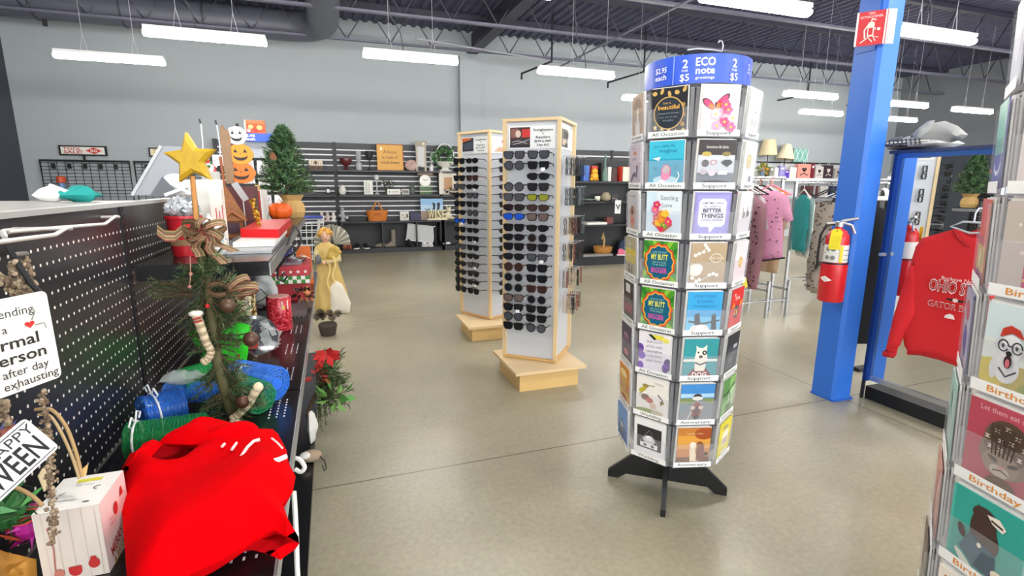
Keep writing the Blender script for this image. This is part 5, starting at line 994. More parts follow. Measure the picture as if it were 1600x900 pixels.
def garment(name, label, cat, x, y, z, ang, shape, col, hcol, hlab, thick=.022, pat=None, sy=1.0, hw=.21, sx=1.0):
    M = T(x, y, z-.02) @ rotz(ang); hanger(M, hcol, hlab, w=hw)
    Mg = M @ frame_of((0, 1, 0), (0, 0, 1))
    g = MB(mat(col, .85, noise=.08, scale=30), Mg).puffy([(a*sx, b*sy) for a, b in shape], thick, None, wr=.006, seed=int(abs(x*100)) % 50, soft=.05, step=.045).build(name, smooth=True)
    tag(g, label, cat)
    if pat:
        q = random.Random(5); m = MB(mat(pat[0], .85))
        lo = min(b for a, b in shape)*sy; 
        for i in range(pat[1]):
            u, v = q.uniform(-.15, .15)*sx, q.uniform(lo+.04, -.2); r = pat[2]*q.uniform(.6, 1.3)
            for sd in (1, -1):
                pts = [Mg @ Vector((a, b, sd*(thick*(1 if sd > 0 else .8)+.011))) for a, b in ell(u, v, r, r*pat[3], 7, rot=q.uniform(0, 3))]
                m.add(pts if sd > 0 else pts[::-1], [tuple(range(7))])
        m.build('printed_pattern', g)
    return g
R1 = 1.55; A = .0
garment('green_shirt', 'bright green garment on the chrome rack nearest the card rack', 'garment', 4.02, 4.63, R1, .3, PLAIN, '3f9a3a', 'c8303a', 'red hanger holding the bright green garment')
garment('navy_coat', 'long dark navy garment seen beside the tall card rack', 'coat', 3.88, 4.28, R1-.02, .3, PLAIN, '252a38', '1e1e22', 'black hanger of the dark navy garment', sy=1.35)
garment('tan_dress', 'brown-tan long garment next to the green one', 'garment', 4.1, 4.63, R1, .25, PLAIN, '8a6a4c', 'e8e4e0', 'white hanger of the brown-tan garment', sy=1.45)
garment('mauve_print_dress', 'mauve print long dress with dark flowers at its hem', 'dress', 4.3, 4.5, R1, .3, PLAIN, '9c6f78', '17171a', 'black hanger of the mauve print dress', pat=('4a3038', 110, .016, .6), sy=1.45)
garment('white_blouse', 'white blouse between mauve print dress and pink dress', 'blouse', 4.37, 4.58, R1, .12, TOP, 'd8ccd0', 'f0f0f0', 'white hanger of the white blouse', pat=('8a5a68', 40, .014, .6))
garment('pink_dotted_dress', 'pink dotted long-sleeve dress with black hem facing the aisle', 'dress', 4.5, 4.4, R1, .42, DRESS, 'cf8fae', 'e08aa4', 'pink hanger of the pink dotted dress', pat=('4a2a3c', 60, .007, 1), thick=.03, sx=.92)
m_ = COL.objects.get('pink_dotted_dress'); Mh = T(4.5, 4.4, R1-.02) @ rotz(.42) @ frame_of((0, 1, 0), (0, 0, 1))
MB(mat('26202a', .8), Mh).tube([(-.2, -.83, .0), (0, -.88, .025), (.2, -.85, 0), (0, -.88, -.02)], .01, 6, close=True).build('black_hem', m_); MB(mat('26202a', .8), Mh).tube([(-.17, -.42, .03), (0, -.45, .042), (.17, -.42, .03)], .008, 6).build('waist_tie', m_)
garment('coral_hanger_top', 'cream top on an orange hanger behind the pink dress', 'top', 4.6, 4.66, R1, .1, PLAIN, 'c8ae90', 'd8562c', 'orange-red hanger above the pink dress', sy=1.25, hw=.24)
garment('beige_dress', 'plain beige long dress right of the pink dress', 'dress', 4.72, 4.63, R1, .15, PLAIN, 'c4a686', 'e0813a', 'orange hanger of the beige dress', sy=1.28)
garment('red_white_blouse', 'white blouse with red border behind the beige dress', 'blouse', 4.79, 4.68, R1, .1, TOP, 'd8d4d0', 'e8e8e8', 'white hanger of the red-bordered blouse', pat=('c02a3a', 12, .02, .5))
garment('teal_sweater', 'teal sweater hanging between beige dress and striped top', 'sweater', 5.52, 4.9, 1.5, -.45, PLAIN, '1f8a8c', 'd8d8d8', 'white hanger of the teal sweater', sy=1.0)
garment('striped_blouse', 'black and white patterned top right of the teal sweater', 'blouse', 5.62, 4.92, 1.5, -.45, PLAIN, 'dcdcd8', '222226', 'black hanger of the black and white top', pat=('3a3a3c', 60, .02, .35), sy=1.1)
garment('grey_camo_trousers', 'grey-brown camouflage trousers, left of two alike', 'trousers', 5.8, 4.8, 1.5, .3, PANTSF, '9c9288', '1e1e22', 'black hanger of the left camouflage trousers', pat=('4f463e', 110, .02, .5), sy=1.2)
garment('grey_camo_trousers', 'grey-brown camouflage trousers, right of two alike', 'trousers', 5.95, 4.86, 1.5, .3, PANTSF, 'a89c90', '3a3a40', 'dark hanger of the right camouflage trousers', pat=('5a5048', 110, .02, .5), sy=1.25)
garment('cream_trousers', 'pale beige trousers reaching low behind the fire extinguisher', 'trousers', 6.12, 4.86, 1.5, .2, PANTS, 'c4b4a0', 'f0f0f0', 'white hanger of the pale beige trousers', sy=1.3)
for i in range(7):
    x = 6.25+.08*i; garment('dark_garment', 'dark garment mostly hidden behind the blue column', 'garment', x, 4.9, 1.5, .05*(i % 3), PLAIN, ('24242a', '3a3036', '5a5a60')[i % 3], ('d8d8dc', '1c1c20')[i % 2], 'hanger of a dark garment behind the blue column')
    if i: COL.objects['dark_garment'] 
for o in COL.objects:
    if o.get('label') == 'dark garment mostly hidden behind the blue column': o['group'] = 'dark garments behind the column'
    if o.get('label') == 'hanger of a dark garment behind the blue column': o['group'] = 'hangers behind the column'
for i in range(9):
    x = 3.99+.085*i; hanger(T(x, 4.63, R1-.02) @ rotz(.25*math.sin(i*2.1)), ('f0f0ee', '1c1c20')[i % 2], 'empty hanger squeezed between garments on the near chrome rack', group='empty hangers on the near rack')
q0 = atz(1165, 468, .45); tg = MB(mat('e6d22e', .5)).box((-.0, -.0, 0), (.1, .11, .004), frame_of((1, .0, .3), (-.3, 0, 1), (4.1, 4.3, .36))).tube([(4.13, 4.3, .46), (4.1, 4.4, .9), (4.08, 4.6, 1.535)], .0015, 4); tag(tg.build('yellow_tag'), 'yellow tag hanging low beside the tall card rack', 'tag')

# ---------------------------------------------------------------- blue column
CX0, CX1, CY0, CY1 = 3.18, 3.355, 2.40, 2.57; M_BLUE = mat('2b6fd2', .4)
col = thing('support_column', 'bright blue steel column standing on the floor, right of the clothes', 'column', ((CX0+CX1)/2, (CY0+CY1)/2, 0))
MB(M_BLUE).prism([(CX0, CY0+.02), (CX0+.02, CY0), (CX1-.02, CY0), (CX1, CY0+.02), (CX1, CY1), (CX0, CY1)], 0, 4.1).build('shaft', col)
MB(mat('2565c6', .45)).box((CX0-.005, CY0-.005, 0), (CX1+.005, CY1+.005, .012)).build('base_plate', col)
MB(M_BLUE).box((CX0-.006, CY0+.03, 2.27), (CX0, CY1-.02, 4.1)).build('upper_face_plate', col)
# fire extinguisher sign, two faces bent round the column
es = thing('extinguisher_sign', 'red folded fire extinguisher sign high on the blue column', 'sign', (CX0-.06, CY0-.02, 2.29))
zS0, zS1 = 2.285, 2.475
_v = Vector((3.13, 2.43, 0)).normalized(); _rt = Vector((_v.y, -_v.x, 0)); _c = Vector((3.13, 2.415, 0))-_v*.02
for (a, b) in ((_c-_rt*.095, _c+_rt*.055), (_c+_rt*.055, _c+_rt*.1+_v*.03)):
    u = (b-a); L = u.length; M = frame_of(u, (0, 0, 1), a+Vector((0, 0, zS0)))
    f = MB(mat('d3202a', .4), M).box((0, 0, -.003), (L, zS1-zS0, 0)).build('sign_face', es)
    if L < .1:
        print_art(MB(M_WHITE), plane_map(M), [R('e2cdbd', .1, 0, 1, 1), R('f2e6dc', .3, .4, .5, .7)], L, zS1-zS0, .001).build('sign_print', f); continue
    print_art(MB(M_WHITE), plane_map(M), [R('f2f0ec', 0, 0, .07, 1), R('f2f0ec', .95, 0, 1, 1), TX('f4ecec', 'FIRE', .5, .9, .06, w=.2), TX('f4ecec', 'EXTINGUISHER', .5, .8, .07, w=.74), R('f4e4d8', .4, .25, .62, .62), E_('f4e4d8', .51, .62, .11, .06), R('d3202a', .44, .3, .58, .5), LN('f4e4d8', [(.51, .68), (.51, .76), (.66, .72)], .05), LN('f4e4d8', [(.42, .6), (.3, .45), (.34, .2)], .05), LN('f4e4d8', [(.2, .08), (.45, .22), (.6, .08)], .04), LN('f4e4d8', [(.7, .1), (.6, .25), (.78, .2)], .04), R('f4e4d8', .72, .4, .82, .48)], L, zS1-zS0, .001).build('sign_print', f)
MB(mat('e8e8e8')).tube([_c+Vector((0, 0, zS0+.09)), Vector((CX0+.005, CY0+.02, zS0+.09))], .008, 6).build('bracket', es)
# extinguisher
ex, ey = 3.10, 2.455
e = thing('fire_extinguisher', 'red fire extinguisher with yellow tag and white label on the blue column', 'fire extinguisher', (ex, ey, .71))
M_RED = mat('d0222a', .3)
MB(M_RED).lathe([(.0, 0), (.072, 0), (.077, .008), (.077, .25), (.076, .255)], (ex, ey, .71), 28).build('lower_sleeve', e, True)
MB(M_RED).lathe([(.068, .25), (.068, .40), (.064, .43), (.045, .465), (.022, .475), (.02, .49)], (ex, ey, .71), 28).build('cylinder', e, True)
lb = MB(mat('e6e6e2', .4)).lathe([(.0695, .262), (.0695, .375)], (ex, ey, .71), 28, cap=False).build('label_band', e, True)
def extmap(x, y, e_):
    a = math.atan2(-ey, -ex)+x/.07; return Vector((ex+(.07+e_)*math.cos(a), ey+(.07+e_)*math.sin(a), .71+.262+y))
print_art(MB(M_WHITE), extmap, [E_('8a8a86', -.05, .085, .014), E_('8a8a86', -.015, .085, .014), E_('8a8a86', -.05, .03, .014), E_('8a8a86', -.015, .03, .014), R('e0c82a', .02, .0, .04, .11), LN('3a3a3a', [(-.07, .06), (.01, .06)], .003), LN('6a6a6a', [(.045, .02), (.08, .02)], .004), LN('6a6a6a', [(.045, .05), (.08, .05)], .004), LN('6a6a6a', [(.045, .08), (.08, .08)], .004)], 1, 1, .0006, curved=True).build('label_print', lb)
MB(mat('22242a', .4)).lathe([(.079, .25), (.079, .258)], (ex, ey, .71), 28).build('black_ring', e)
vd = Vector((ex, ey, 0)).normalized(); rt = Vector((vd.y, -vd.x, 0))   # rt: to the viewer's right
P0 = Vector((ex, ey, .71))
MB(mat('b8babd', .3, .8)).lathe([(.018, .485), (.024, .49), (.024, .52), (.015, .525)], P0, 14).build('valve', e)
MB(mat('c8cacd', .3, .7)).tube([P0-rt*.07+Vector((0, 0, .505)), P0+Vector((0, 0, .515)), P0+rt*.02+Vector((0, 0, .528)), P0+rt*.1+Vector((0, 0, .548))], .009, 8).tube([P0+rt*.02+Vector((0, 0, .515)), P0+rt*.07+Vector((0, 0, .5)), P0+rt*.09+Vector((0, 0, .45))], .008, 8).build('handle', e, True)
MB(mat('1c1c20', .5)).tube([P0-rt*.02+Vector((0, 0, .505)), P0-rt*.07+Vector((0, 0, .5)), P0-rt*.098+Vector((0, 0, .43)), P0-rt*.1+Vector((0, 0, .3)), P0-rt*.096+Vector((0, 0, .22))], .008, 8).build('hose', e, True)
Mt = frame_of(rt+Vector((0, 0, -.05)), Vector((0, 0, 1))+rt*.12, P0-vd*.078-rt*.045+Vector((0, 0, .35)))
yt = MB(mat('f0dc1e', .5), Mt).prism([(0, 0), (.062, 0), (.062, .115), (.048, .13), (.014, .13), (0, .115)], 0, .0015).build('yellow_tag', e)
print_art(MB(M_WHITE), plane_map(Mt @ T(0, 0, .0015)), [R('8a7a10', .12, .62-.1*i, .88, .63-.1*i) for i in range(6)]+[E_('6a5a10', .5, .92, .06, .04)], .062, .13, .0004).build('tag_print', yt)
# white diamond on the sleeve
def slmap(x, y, e_):
    a = math.atan2(-ey, -ex)+x/.077; return Vector((ex+(.0775+e_)*math.cos(a), ey+(.0775+e_)*math.sin(a), .71+y))
print_art(MB(M_WHITE), slmap, [ngon('f4f4f2', [(-.085, .155), (-.045, .172), (-.003, .147), (-.045, .132)]), TX('c0282e', 'ANSUL', -.045, .149, .004, w=.03)], 1, 1, .0008, curved=True).build('white_diamond', e)
MB(mat('a02026', .4)).cbox((ex+.08, ey, 1.1), (.05, .03, .1)).build('wall_bracket', e)

# ---------------------------------------------------------------- mirror stand with the sweatshirt
MX = 3.425
ms = thing('mirror_stand', 'free-standing tall mirror in a blue and silver metal frame, right of the column', 'mirror', (MX, 2.15, 0))
YA, YB = 2.365, 1.79; Zb, Zt = .155, 1.66
M_BF = mat('3a66b4', .25, .4); M_SF = mat('b8bcc2', .25, .8)
mm = bpy.data.materials.new('mirror_glass'); mm.use_nodes = True; b_ = mm.node_tree.nodes['Principled BSDF']; b_.inputs['Metallic'].default_value = 1; b_.inputs['Roughness'].default_value = .01; b_.inputs['Base Color'].default_value = (.86, .88, .88, 1)
MB(mm).box((MX, YB+.03, Zb+.03), (MX+.006, YA-.03, Zt-.03)).build('mirror_glass', ms)
MB(M_BF).box((MX-.012, YA-.03, Zb), (MX+.03, YA, Zt)).build('left_stile', ms); MB(mat('2c4f96', .3, .3)).box((MX+.0, YA+.002, Zb-.02), (MX+.045, YA+.03, Zt)).build('left_post', ms)
MB(M_SF).box((MX-.012, YB, Zb), (MX+.03, YB+.03, Zt)).build('right_stile', ms)
MB(M_SF).box((MX-.014, YB+.03, Zb-.0), (MX+.03, YA-.03, Zb+.03)).build('bottom_rail', ms); MB(M_BF).box((MX-.014, YB+.03, Zt-.03), (MX+.03, YA-.03, Zt)).build('top_rail', ms)
MB(mat('2a3a66', .4)).box((MX-.02, YB-.03, Zt), (MX+.34, YA+.05, Zt+.02)).build('top_shelf', ms)
MB(mat('24262c', .5)).box((MX+.03, YB, Zb), (MX+.04, YA, Zt)).build('back_panel', ms)
MB(mat('17181b', .6)).box((MX+.035, YB-.02, 0), (MX+.33, YA+.02, .09)).build('dark_low_box', ms)  # low dark box filling the dark area under the mirror
for (x, y) in ((MX+.02, YA+.03), (MX+.02, YB+.01), (MX+.32, YA+.03), (MX+.32, YB+.01)): MB(mat('1c1d22', .4)).tube([(x, y, 0), (x, y, Zt)], .012, 8).build('leg', ms)
MB(mat('cfd2d6', .3, .6)).cbox((MX-.03, YA-.01, 1.02), (.05, .02, .02)).build('clip', ms)
# folded textiles and hoodie on top
def pillow(name, label, cat, c, d, colr, rz=0, pat=None, wr=.006):
    M = T(c) @ rotz(rz); o = MB(mat(colr, .9, noise=.08, scale=60)).puffy([(-d[0], -d[1]), (d[0], -d[1]), (d[0], d[1]), (-d[0], d[1])], d[2], M, soft=min(d[0], d[1])*.5, wr=wr, step=d[1]*.22).build(name, smooth=True); tag(o, label, cat)
    if pat:
        m = MB(mat(pat, .8))
        for i in range(9):
            y = -d[1]*.8+i*d[1]*.2
            m.add([M @ Vector(p) for p in ((-d[0]*1.004, y, -.02), (-d[0]*1.004, y+.01, -.02), (-d[0]*.98, y+.022, .02), (-d[0]*.98, y+.012, .02))], [(0, 1, 2, 3)])
        m.build('chevron_print', o)
    return o
zt = Zt+.021
pillow('mauve_towel', 'folded mauve-brown towel at the bottom of the stack by the column', 'towel', Vector((MX+.1, YA-.0, zt+.014)), (.1, .09, .014), '8d7a7c')
pillow('chevron_blanket', 'folded white and grey chevron blanket left under the hoodie', 'blanket', Vector((MX+.1, YA-.03, zt+.045)), (.12, .13, .018), 'dcdad2', 0, '5a5a5c')
pillow('white_cushion', 'rounded off-white cushion directly under the grey hoodie', 'cushion', Vector((MX+.1, YA-.13, zt+.03)), (.12, .1, .028), 'd8d6d0')
hx = MX+.04
# hoodie: a slumped wedge of heather grey cloth
M = frame_of((0, -1, 0), (0, 0, 1), (hx+.05, YA+.15, zt+.03))
hd2 = [(.0, .0), (.06, .055), (.16, .1), (.22, .16), (.27, .165), (.33, .12), (.38, .05), (.36, .02), (.28, -.005), (.2, -.015), (.1, -.01)]
hd2 = [(a*1.22, b*.8) for a, b in hd2]
o = MB(mat('a4a4a2', .95, noise=.1, scale=120)).puffy(hd2, .075, M, wr=.008, soft=.06, step=.018, seed=3).build('grey_hoodie', smooth=True); tag(o, 'heather grey hoodie slumped on top of the mirror stand', 'hoodie')
MB(mat('b4b6b6', .95, noise=.1, scale=120)).puffy([(.19, .05), (.24, .105), (.28, .135), (.32, .135), (.3, .08), (.25, .035)], .02, M @ T(0, 0, .075), wr=.004, soft=.02, step=.015).build('hood_fold', o, True)
MB(mat('6d6f73', .95)).puffy([(.0, .0), (.06, .05), (.13, .06), (.15, .02), (.08, -.005)], .02, M @ T(0, 0, .06), wr=.003, soft=.02, step=.015).build('sleeve', o, True)
# sweatshirt hanging before the mirror
SX = 3.30
def sp(px, py): p = atx(px, py, SX); return (-p.y, p.z)
out = [sp(*q) for q in ((1441, 372), (1470, 364), (1497, 356), (1512, 370), (1530, 372), (1546, 380), (1560, 420), (1556, 500), (1552, 560), (1520, 568), (1497, 571), (1470, 561), (1440, 554), (1421, 554), (1413, 540), (1411, 527), (1404, 540), (1400, 557), (1386, 556), (1384, 548), (1392, 520), (1405, 470), (1420, 420), (1431, 385))]
Ms = frame_of((0, -1, 0), (0, 0, 1), (SX, 0, 0))
def arm(x, y):
    d = 0
    return d
sw = MB(mat('d3222a', .9, noise=.05, scale=40)).puffy(out, .035, Ms, wr=.007, soft=.05, step=.022, seed=11).build('red_sweatshirt', smooth=True); tag(sw, 'red OHIO STATE sweatshirt hanging before the mirror', 'sweatshirt')
fl = [sp(*q) for q in ((1431, 410), (1440, 450), (1437, 490), (1416, 525), (1410, 540), (1386, 552), (1394, 520), (1410, 460))]
MB(mat('d3222a', .9, noise=.05, scale=40)).puffy(fl, .03, Ms @ T(0, 0, .022), wr=.005, soft=.03, step=.015).build('sleeve', sw, True)
cf = [sp(*q) for q in ((1384, 547), (1400, 549), (1401, 559), (1385, 557))]; MB(mat('b81a22', .9)).puffy(cf, .026, Ms @ T(0, 0, .022), soft=.01, step=.008).build('cuff', sw, True)
MB(mat('b81a22', .9)).tube([Ms @ Vector((*sp(*q), .012)) for q in ((1421, 551), (1440, 552), (1470, 559), (1498, 569), (1530, 566), (1552, 558))], .012, 8).build('waistband', sw, True)
MB(mat('b01820', .9)).tube([Ms @ Vector((*sp(*q), .012)) for q in ((1493, 360), (1500, 372), (1512, 384), (1530, 388), (1548, 384))], .009, 8).build('collar', sw, True)
o0 = Vector(sp(1458, 470)); o1 = Vector(sp(1538, 470)); Wd = (o1-o0).x
def swmap(x, y, e_): return Ms @ Vector((o0.x+x, o0.y+y, .052+e_))
k = Wd
print_art(MB(M_WHITE), swmap, [TX('f0e8e8', 'Buckeye Nation', .62, .72, .1, w=.8), TX('efe6e6', 'OHIO STATE', .62, .36, .34, w=1.26, bold=.035), TX('a8141c', 'OHIO STATE', .62, .375, .31, w=1.24, bold=.0), E_('2a1a1c', .58, .18, .2, .04), ngon('e8e0e0', star(.58, .18, .07, .045, 6)), TX('efe6e6', 'GATOR BOWL', .6, -.1, .17, w=1.14, bold=.02), TX('a8141c', 'GATOR BOWL', .6, -.092, .15, w=1.12), ngon('efe6e6', [(.42, -.36), (.44, -.28), (.52, -.22), (.6, -.24), (.64, -.36)])], k, k*.8, .0008).build('chest_print', sw)
hz = atx(1518, 350, SX); M = T(SX, hz.y, hz.z+.07)
h = MB(mat('c8ccd4', .25)); h.tube([(SX, hz.y+.1, hz.z-.02), (SX, hz.y+.04, hz.z+.01), (SX, hz.y-.06, hz.z+.01), (SX, hz.y-.14, hz.z-.03), (SX, hz.y-.0, hz.z-.05)], .006, 8, close=True).tube([(SX, hz.y-.01, hz.z+.01), (SX, hz.y-.01, hz.z+.06), (SX+.02, hz.y-.01, hz.z+.085), (SX+.06, hz.y-.01, hz.z+.085), (MX-.012, hz.y-.01, hz.z+.08)], .004, 6)
tag(h.build('clothes_hanger', smooth=True), 'clear hanger holding the red sweatshirt', 'hanger')
# black coat between the column and the mirror
ct = MB(mat('131316', .95)).puffy([(-.11, 0), (.0, .06), (.12, .0), (.15, -.6), (.14, -1.0), (-.12, -1.02), (-.13, -.5)], .05, frame_of((1, -.6, 0), (0, 0, 1), (3.75, 2.74, 1.27)) @ Matrix.Diagonal((1.3, 1, 1, 1)), wr=.012, soft=.06, step=.05).build('black_coat', smooth=True); tag(ct, 'long black coat hanging between the blue column and mirror', 'coat')
rk3 = thing('garment_rail', 'chrome arm rack behind the mirror holding the black coat', 'clothes rack', (3.8, 2.85, 0)); MB(M_CHROME).tube([(3.6, 2.79, 1.36), (4.3, 2.79, 1.36)], .01, 8).build('hanging_arm', rk3)
MB(M_CHROME).tube([(4.3, 2.79, 0), (4.3, 2.79, 1.5)], .016, 8).build('upright', rk3); MB(mat('1c1d22')).box((3.9, 2.76, 0), (4.5, 2.82, .03)).build('foot', rk3)
hanger(T(3.75, 2.79, 1.345) @ rotz(1.0), '1a1a1e', 'black hanger of the long black coat', w=.1)
rs = MB(mat('9a2a30', .9)).tube([(3.8, 2.79, 1.352), (3.8, 2.8, 1.3), (3.8, 2.86, 1.27)], .004, 5).puffy([(-.05, 0), (.05, 0), (.06, -.3), (-.06, -.3)], .02, frame_of((1, -.6, 0), (0, 0, 1), (3.8, 2.9, 1.28)), wr=.005, soft=.03, step=.03).build('red_garment', smooth=True); tag(rs, 'sliver of red garment between the column and mirror post', 'garment')
# store shelf seen between column and mirror, stacked folded goods
fs_ = thing('store_shelf', 'white shelf stack seen between the blue column and the mirror post', 'shelving', (4.9, 3.6, 0))
pA = aty(1372, 300, 3.6); MB(mat('d8dade', .4)).box((pA.x-.1, 3.5, 1.33), (pA.x+.5, 3.8, 1.345)).build('shelf', fs_); MB(mat('d8dade', .4)).box((pA.x-.1, 3.5, 1.52), (pA.x+.5, 3.8, 1.53)).build('shelf', fs_)
for x in (pA.x-.08, pA.x+.48): MB(M_CHROME).tube([(x, 3.79, 0), (x, 3.79, 1.62)], .012, 8).build('post', fs_)
q = random.Random(2)
for i, (c, n, lb) in enumerate((('e8e6e2', 'white', 'lower'), ('3a3a42', 'black', 'middle'), ('b8b4b0', 'grey', 'upper'))):
    z = (1.346, 1.40, 1.531)[i]; tag(shoe_mesh(MB(), T(pA.x-.02+.12*(i == 2), 3.56, z if i != 1 else 1.346) @ T(.0 if i != 1 else .28, 0, 0) @ rotz(.2), .22, .09, .08, 'f0f0f0', c).build('stored_shoe', smooth=True), '%s shoe on the white shelves beside the mirror post, %s one' % (n, lb), 'shoe')
# dark cabinet and boxes in the mirror's view: left wall sign
sg = thing('wall_sign', 'large blue sign with a white plate on the dark left wall', 'sign', (WALL_X+.03, 1.2, 1.8))
MB(mat('2440a0', .5)).box((WALL_X+.001, 0.4, 1.55), (WALL_X+.04, 2.2, 2.9)).build('blue_board', sg); MB(mat('20242c')).box((WALL_X+.04, .6, 1.9), (WALL_X+.06, 1.2, 2.2)).build('dark_plate', sg)
# ================================================================ black pegboard gondola on the left
XP, XS, XD = -.55, -.191, -.13; ZT, ZU, ZD = 1.40, 1.22, .80
def peg_material():
    m = bpy.data.materials.new('pegboard'); m.use_nodes = True; nt = m.node_tree; N = nt.nodes.new; K = nt.links.new
    b = nt.nodes['Principled BSDF']; g = N('ShaderNodeNewGeometry'); sp = N('ShaderNodeSeparateXYZ'); K(g.outputs['Position'], sp.inputs[0])
    def cell(out, off, p):
        a = N('ShaderNodeMath'); a.operation = 'SUBTRACT'; a.inputs[1].default_value = off; K(out, a.inputs[0])
        c = N('ShaderNodeMath'); c.operation = 'WRAP'; c.inputs[1].default_value = 0; c.inputs[2].default_value = p; K(a.outputs[0], c.inputs[0])
        d = N('ShaderNodeMath'); d.operation = 'SUBTRACT'; d.inputs[1].default_value = p/2; K(c.outputs[0], d.inputs[0])
        e = N('ShaderNodeMath'); e.operation = 'POWER'; e.inputs[1].default_value = 2; K(d.outputs[0], e.inputs[0]); return e
    cy = cell(sp.outputs['Y'], 0, .0254); cz = cell(sp.outputs['Z'], 1.337, .0305)
    s = N('ShaderNodeMath'); K(cy.outputs[0], s.inputs[0]); K(cz.outputs[0], s.inputs[1])
    l = N('ShaderNodeMath'); l.operation = 'LESS_THAN'; l.inputs[1].default_value = .0034**2; K(s.outputs[0], l.inputs[0])
    zl = N('ShaderNodeMath'); zl.operation = 'LESS_THAN'; zl.inputs[1].default_value = 1.337; K(sp.outputs['Z'], zl.inputs[0])
    ml = N('ShaderNodeMath'); ml.operation = 'MULTIPLY'; K(l.outputs[0], ml.inputs[0]); K(zl.outputs[0], ml.inputs[1])
    mx = N('ShaderNodeMix'); mx.data_type = 'RGBA'; mx.inputs[6].default_value = (*lin('26262a'), 1); mx.inputs[7].default_value = (*lin('f0ece4'), 1); K(ml.outputs[0], mx.inputs[0]); K(mx.outputs[2], b.inputs['Base Color'])
    b.inputs['Roughness'].default_value = .3; return m
M_PEG = peg_material(); M_GB = mat('17171a', .22); M_GE = mat('2c2d31', .25, .3)
gd = thing('gondola_shelving', 'long black pegboard store gondola filling the left side, decorations on its shelves', 'shelving', (-.4, 2.2, 0))
SEAM = (.49, 1.71, 2.93, 4.15)
for a, b in zip(SEAM[:-1], SEAM[1:]): MB(M_PEG).box((XP-.02, a+.012, .16), (XP, b-.012, ZT-.012)).build('pegboard_panel', gd)
for y in SEAM:
    u = MB(mat('1c1c20', .3)).box((XP-.03, y-.0115, 0), (XP+.004, y+.0115, ZT-.002)); u.use(mat('050506'))
    z = .2
    while z < 1.38: u.box((XP+.004, y-.006, z), (XP+.0045, y-.002, z+.014)).box((XP+.004, y+.002, z), (XP+.0045, y+.006, z+.014)); z += .024
    u.build('slotted_upright', gd)
MB(mat('c9c9c6', .3, .4)).box((XP-.03, SEAM[0], ZT-.011), (XP+.006, SEAM[-1], ZT)).build('top_cap', gd)
for a, b in ((1.725, 2.925), (2.935, 4.145)):
    MB(M_GB).box((XP+.002, a, ZU-.006), (XS, b, ZU)).box((XS-.003, a, ZU-.048), (XS, b, ZU-.006)).box((XP+.01, a, ZU-.045), (XS-.003, a+.003, ZU-.006)).box((XP+.01, b-.003, ZU-.045), (XS-.003, b, ZU-.006)).build('upper_shelf', gd)
    MB(mat('a8a9ad', .25, .6)).box((XS, a, ZU-.046), (XS+.004, b, ZU-.008)).build('price_channel', gd)
for a, b in ((.3, .485), (.495, 1.705), (1.715, 2.925), (2.935, 4.145)):
    s = MB(M_GB).box((XP+.006, a, ZD-.006), (XD, b, ZD)).box((XD-.003, a, ZD-.045), (XD, b, ZD-.006)).box((XP+.01, a, ZD-.04), (XD-.003, a+.003, ZD-.006)).box((XP+.01, b-.003, ZD-.04), (XD-.003, b, ZD-.006))
    s.use(mat('d8d8dc', .3))
    for x in (XD-.075, XD-.055, XD-.035):
        y = a+.05
        while y < b-.03:
            if (y*10) % 3 < 1.3: s.box((x, y, ZD), (x+.004, y+.009, ZD+.0004))
            y += .02
    s.build('middle_shelf', gd); MB(mat('a8a9ad', .25, .6)).box((XD, a, ZD-.043), (XD+.004, b, ZD-.006)).build('price_channel', gd)
MB(M_GB).box((XP, .3, .13), (-.15, 4.15, .16)).build('base_shelf', gd); MB(mat('0e0e10', .4)).box((XP, .3, 0), (-.17, 4.15, .13)).build('kick_plate', gd)
MB(mat('101012', .5)).box((XP-.06, .3, 0), (XP-.035, 4.15, 1.36)).build('back_frame', gd)
# pale counter board behind the gondola
cb_ = thing('grey_counter', 'pale grey counter top reaching back from the top of the gondola', 'counter', (-1.0, 1.1, 0))
MB(mat('a2a29e', .35)).box((-1.5, .1, 1.37), (XP-.035, 2.12, 1.395)).build('counter_top', cb_); MB(mat('2a2b2f')).box((-1.45, .15, 0), (-.63, 2.05, 1.37)).build('cabinet', cb_)
def onc(px, y=1.98): p = aty(px, 305, y); return Vector((p.x, y, 1.396))
tag(MB(mat('eceae6', .8)).puffy([(-.036, -.03), (.034, -.03), (.038, .015), (.0, .03), (-.038, .015)], .022, T(onc(80)+Vector((0, 0, .02))), wr=.002, step=.012).build('white_cloth_bundle', smooth=True), 'white cloth bundle on the pale counter, left of the teal cloth', 'cloth')
tc = MB(mat('1f9a94', .8)).puffy([(-.05, -.03), (.055, -.03), (.065, .01), (.02, .035), (-.04, .03)], .02, T(onc(121)+Vector((0, 0, .02))), wr=.004, step=.012, seed=4).build('teal_cloth', smooth=True); tag(tc, 'crumpled teal cloth with white band on the pale counter', 'cloth')
o = MB(mat('e8e8e4', .8)).puffy([(-.03, 0), (.03, -.006), (.02, .01), (-.035, .014)], .004, frame_of((1, 0, -.4), (0, 0, 1), onc(100)+Vector((0, -.02, .032)))).build('white_band', tc, True)
fp = thing('wrapped_picture', 'plastic-wrapped grey picture leaning up behind the gondola edge', 'picture', atx(240, 300, -.62))
pts = [aty(*q, 2.0) for q in ((207, 305), (252, 228), (287, 229), (291, 288), (268, 303))]
Mw = frame_of((1, 0, 0), (0, 0, 1), (0, 2.0, 0))
MB(mat('8d9096', .3), Mw).prism([(p.x, p.z) for p in pts], -.012, 0).build('wrapped_board', fp)
MB(mat('c4c6ca', .2), Mw).tube([(pts[0].x, pts[0].z, .002), (pts[1].x, pts[1].z, .002)], .005, 6).build('plastic_edge', fp)
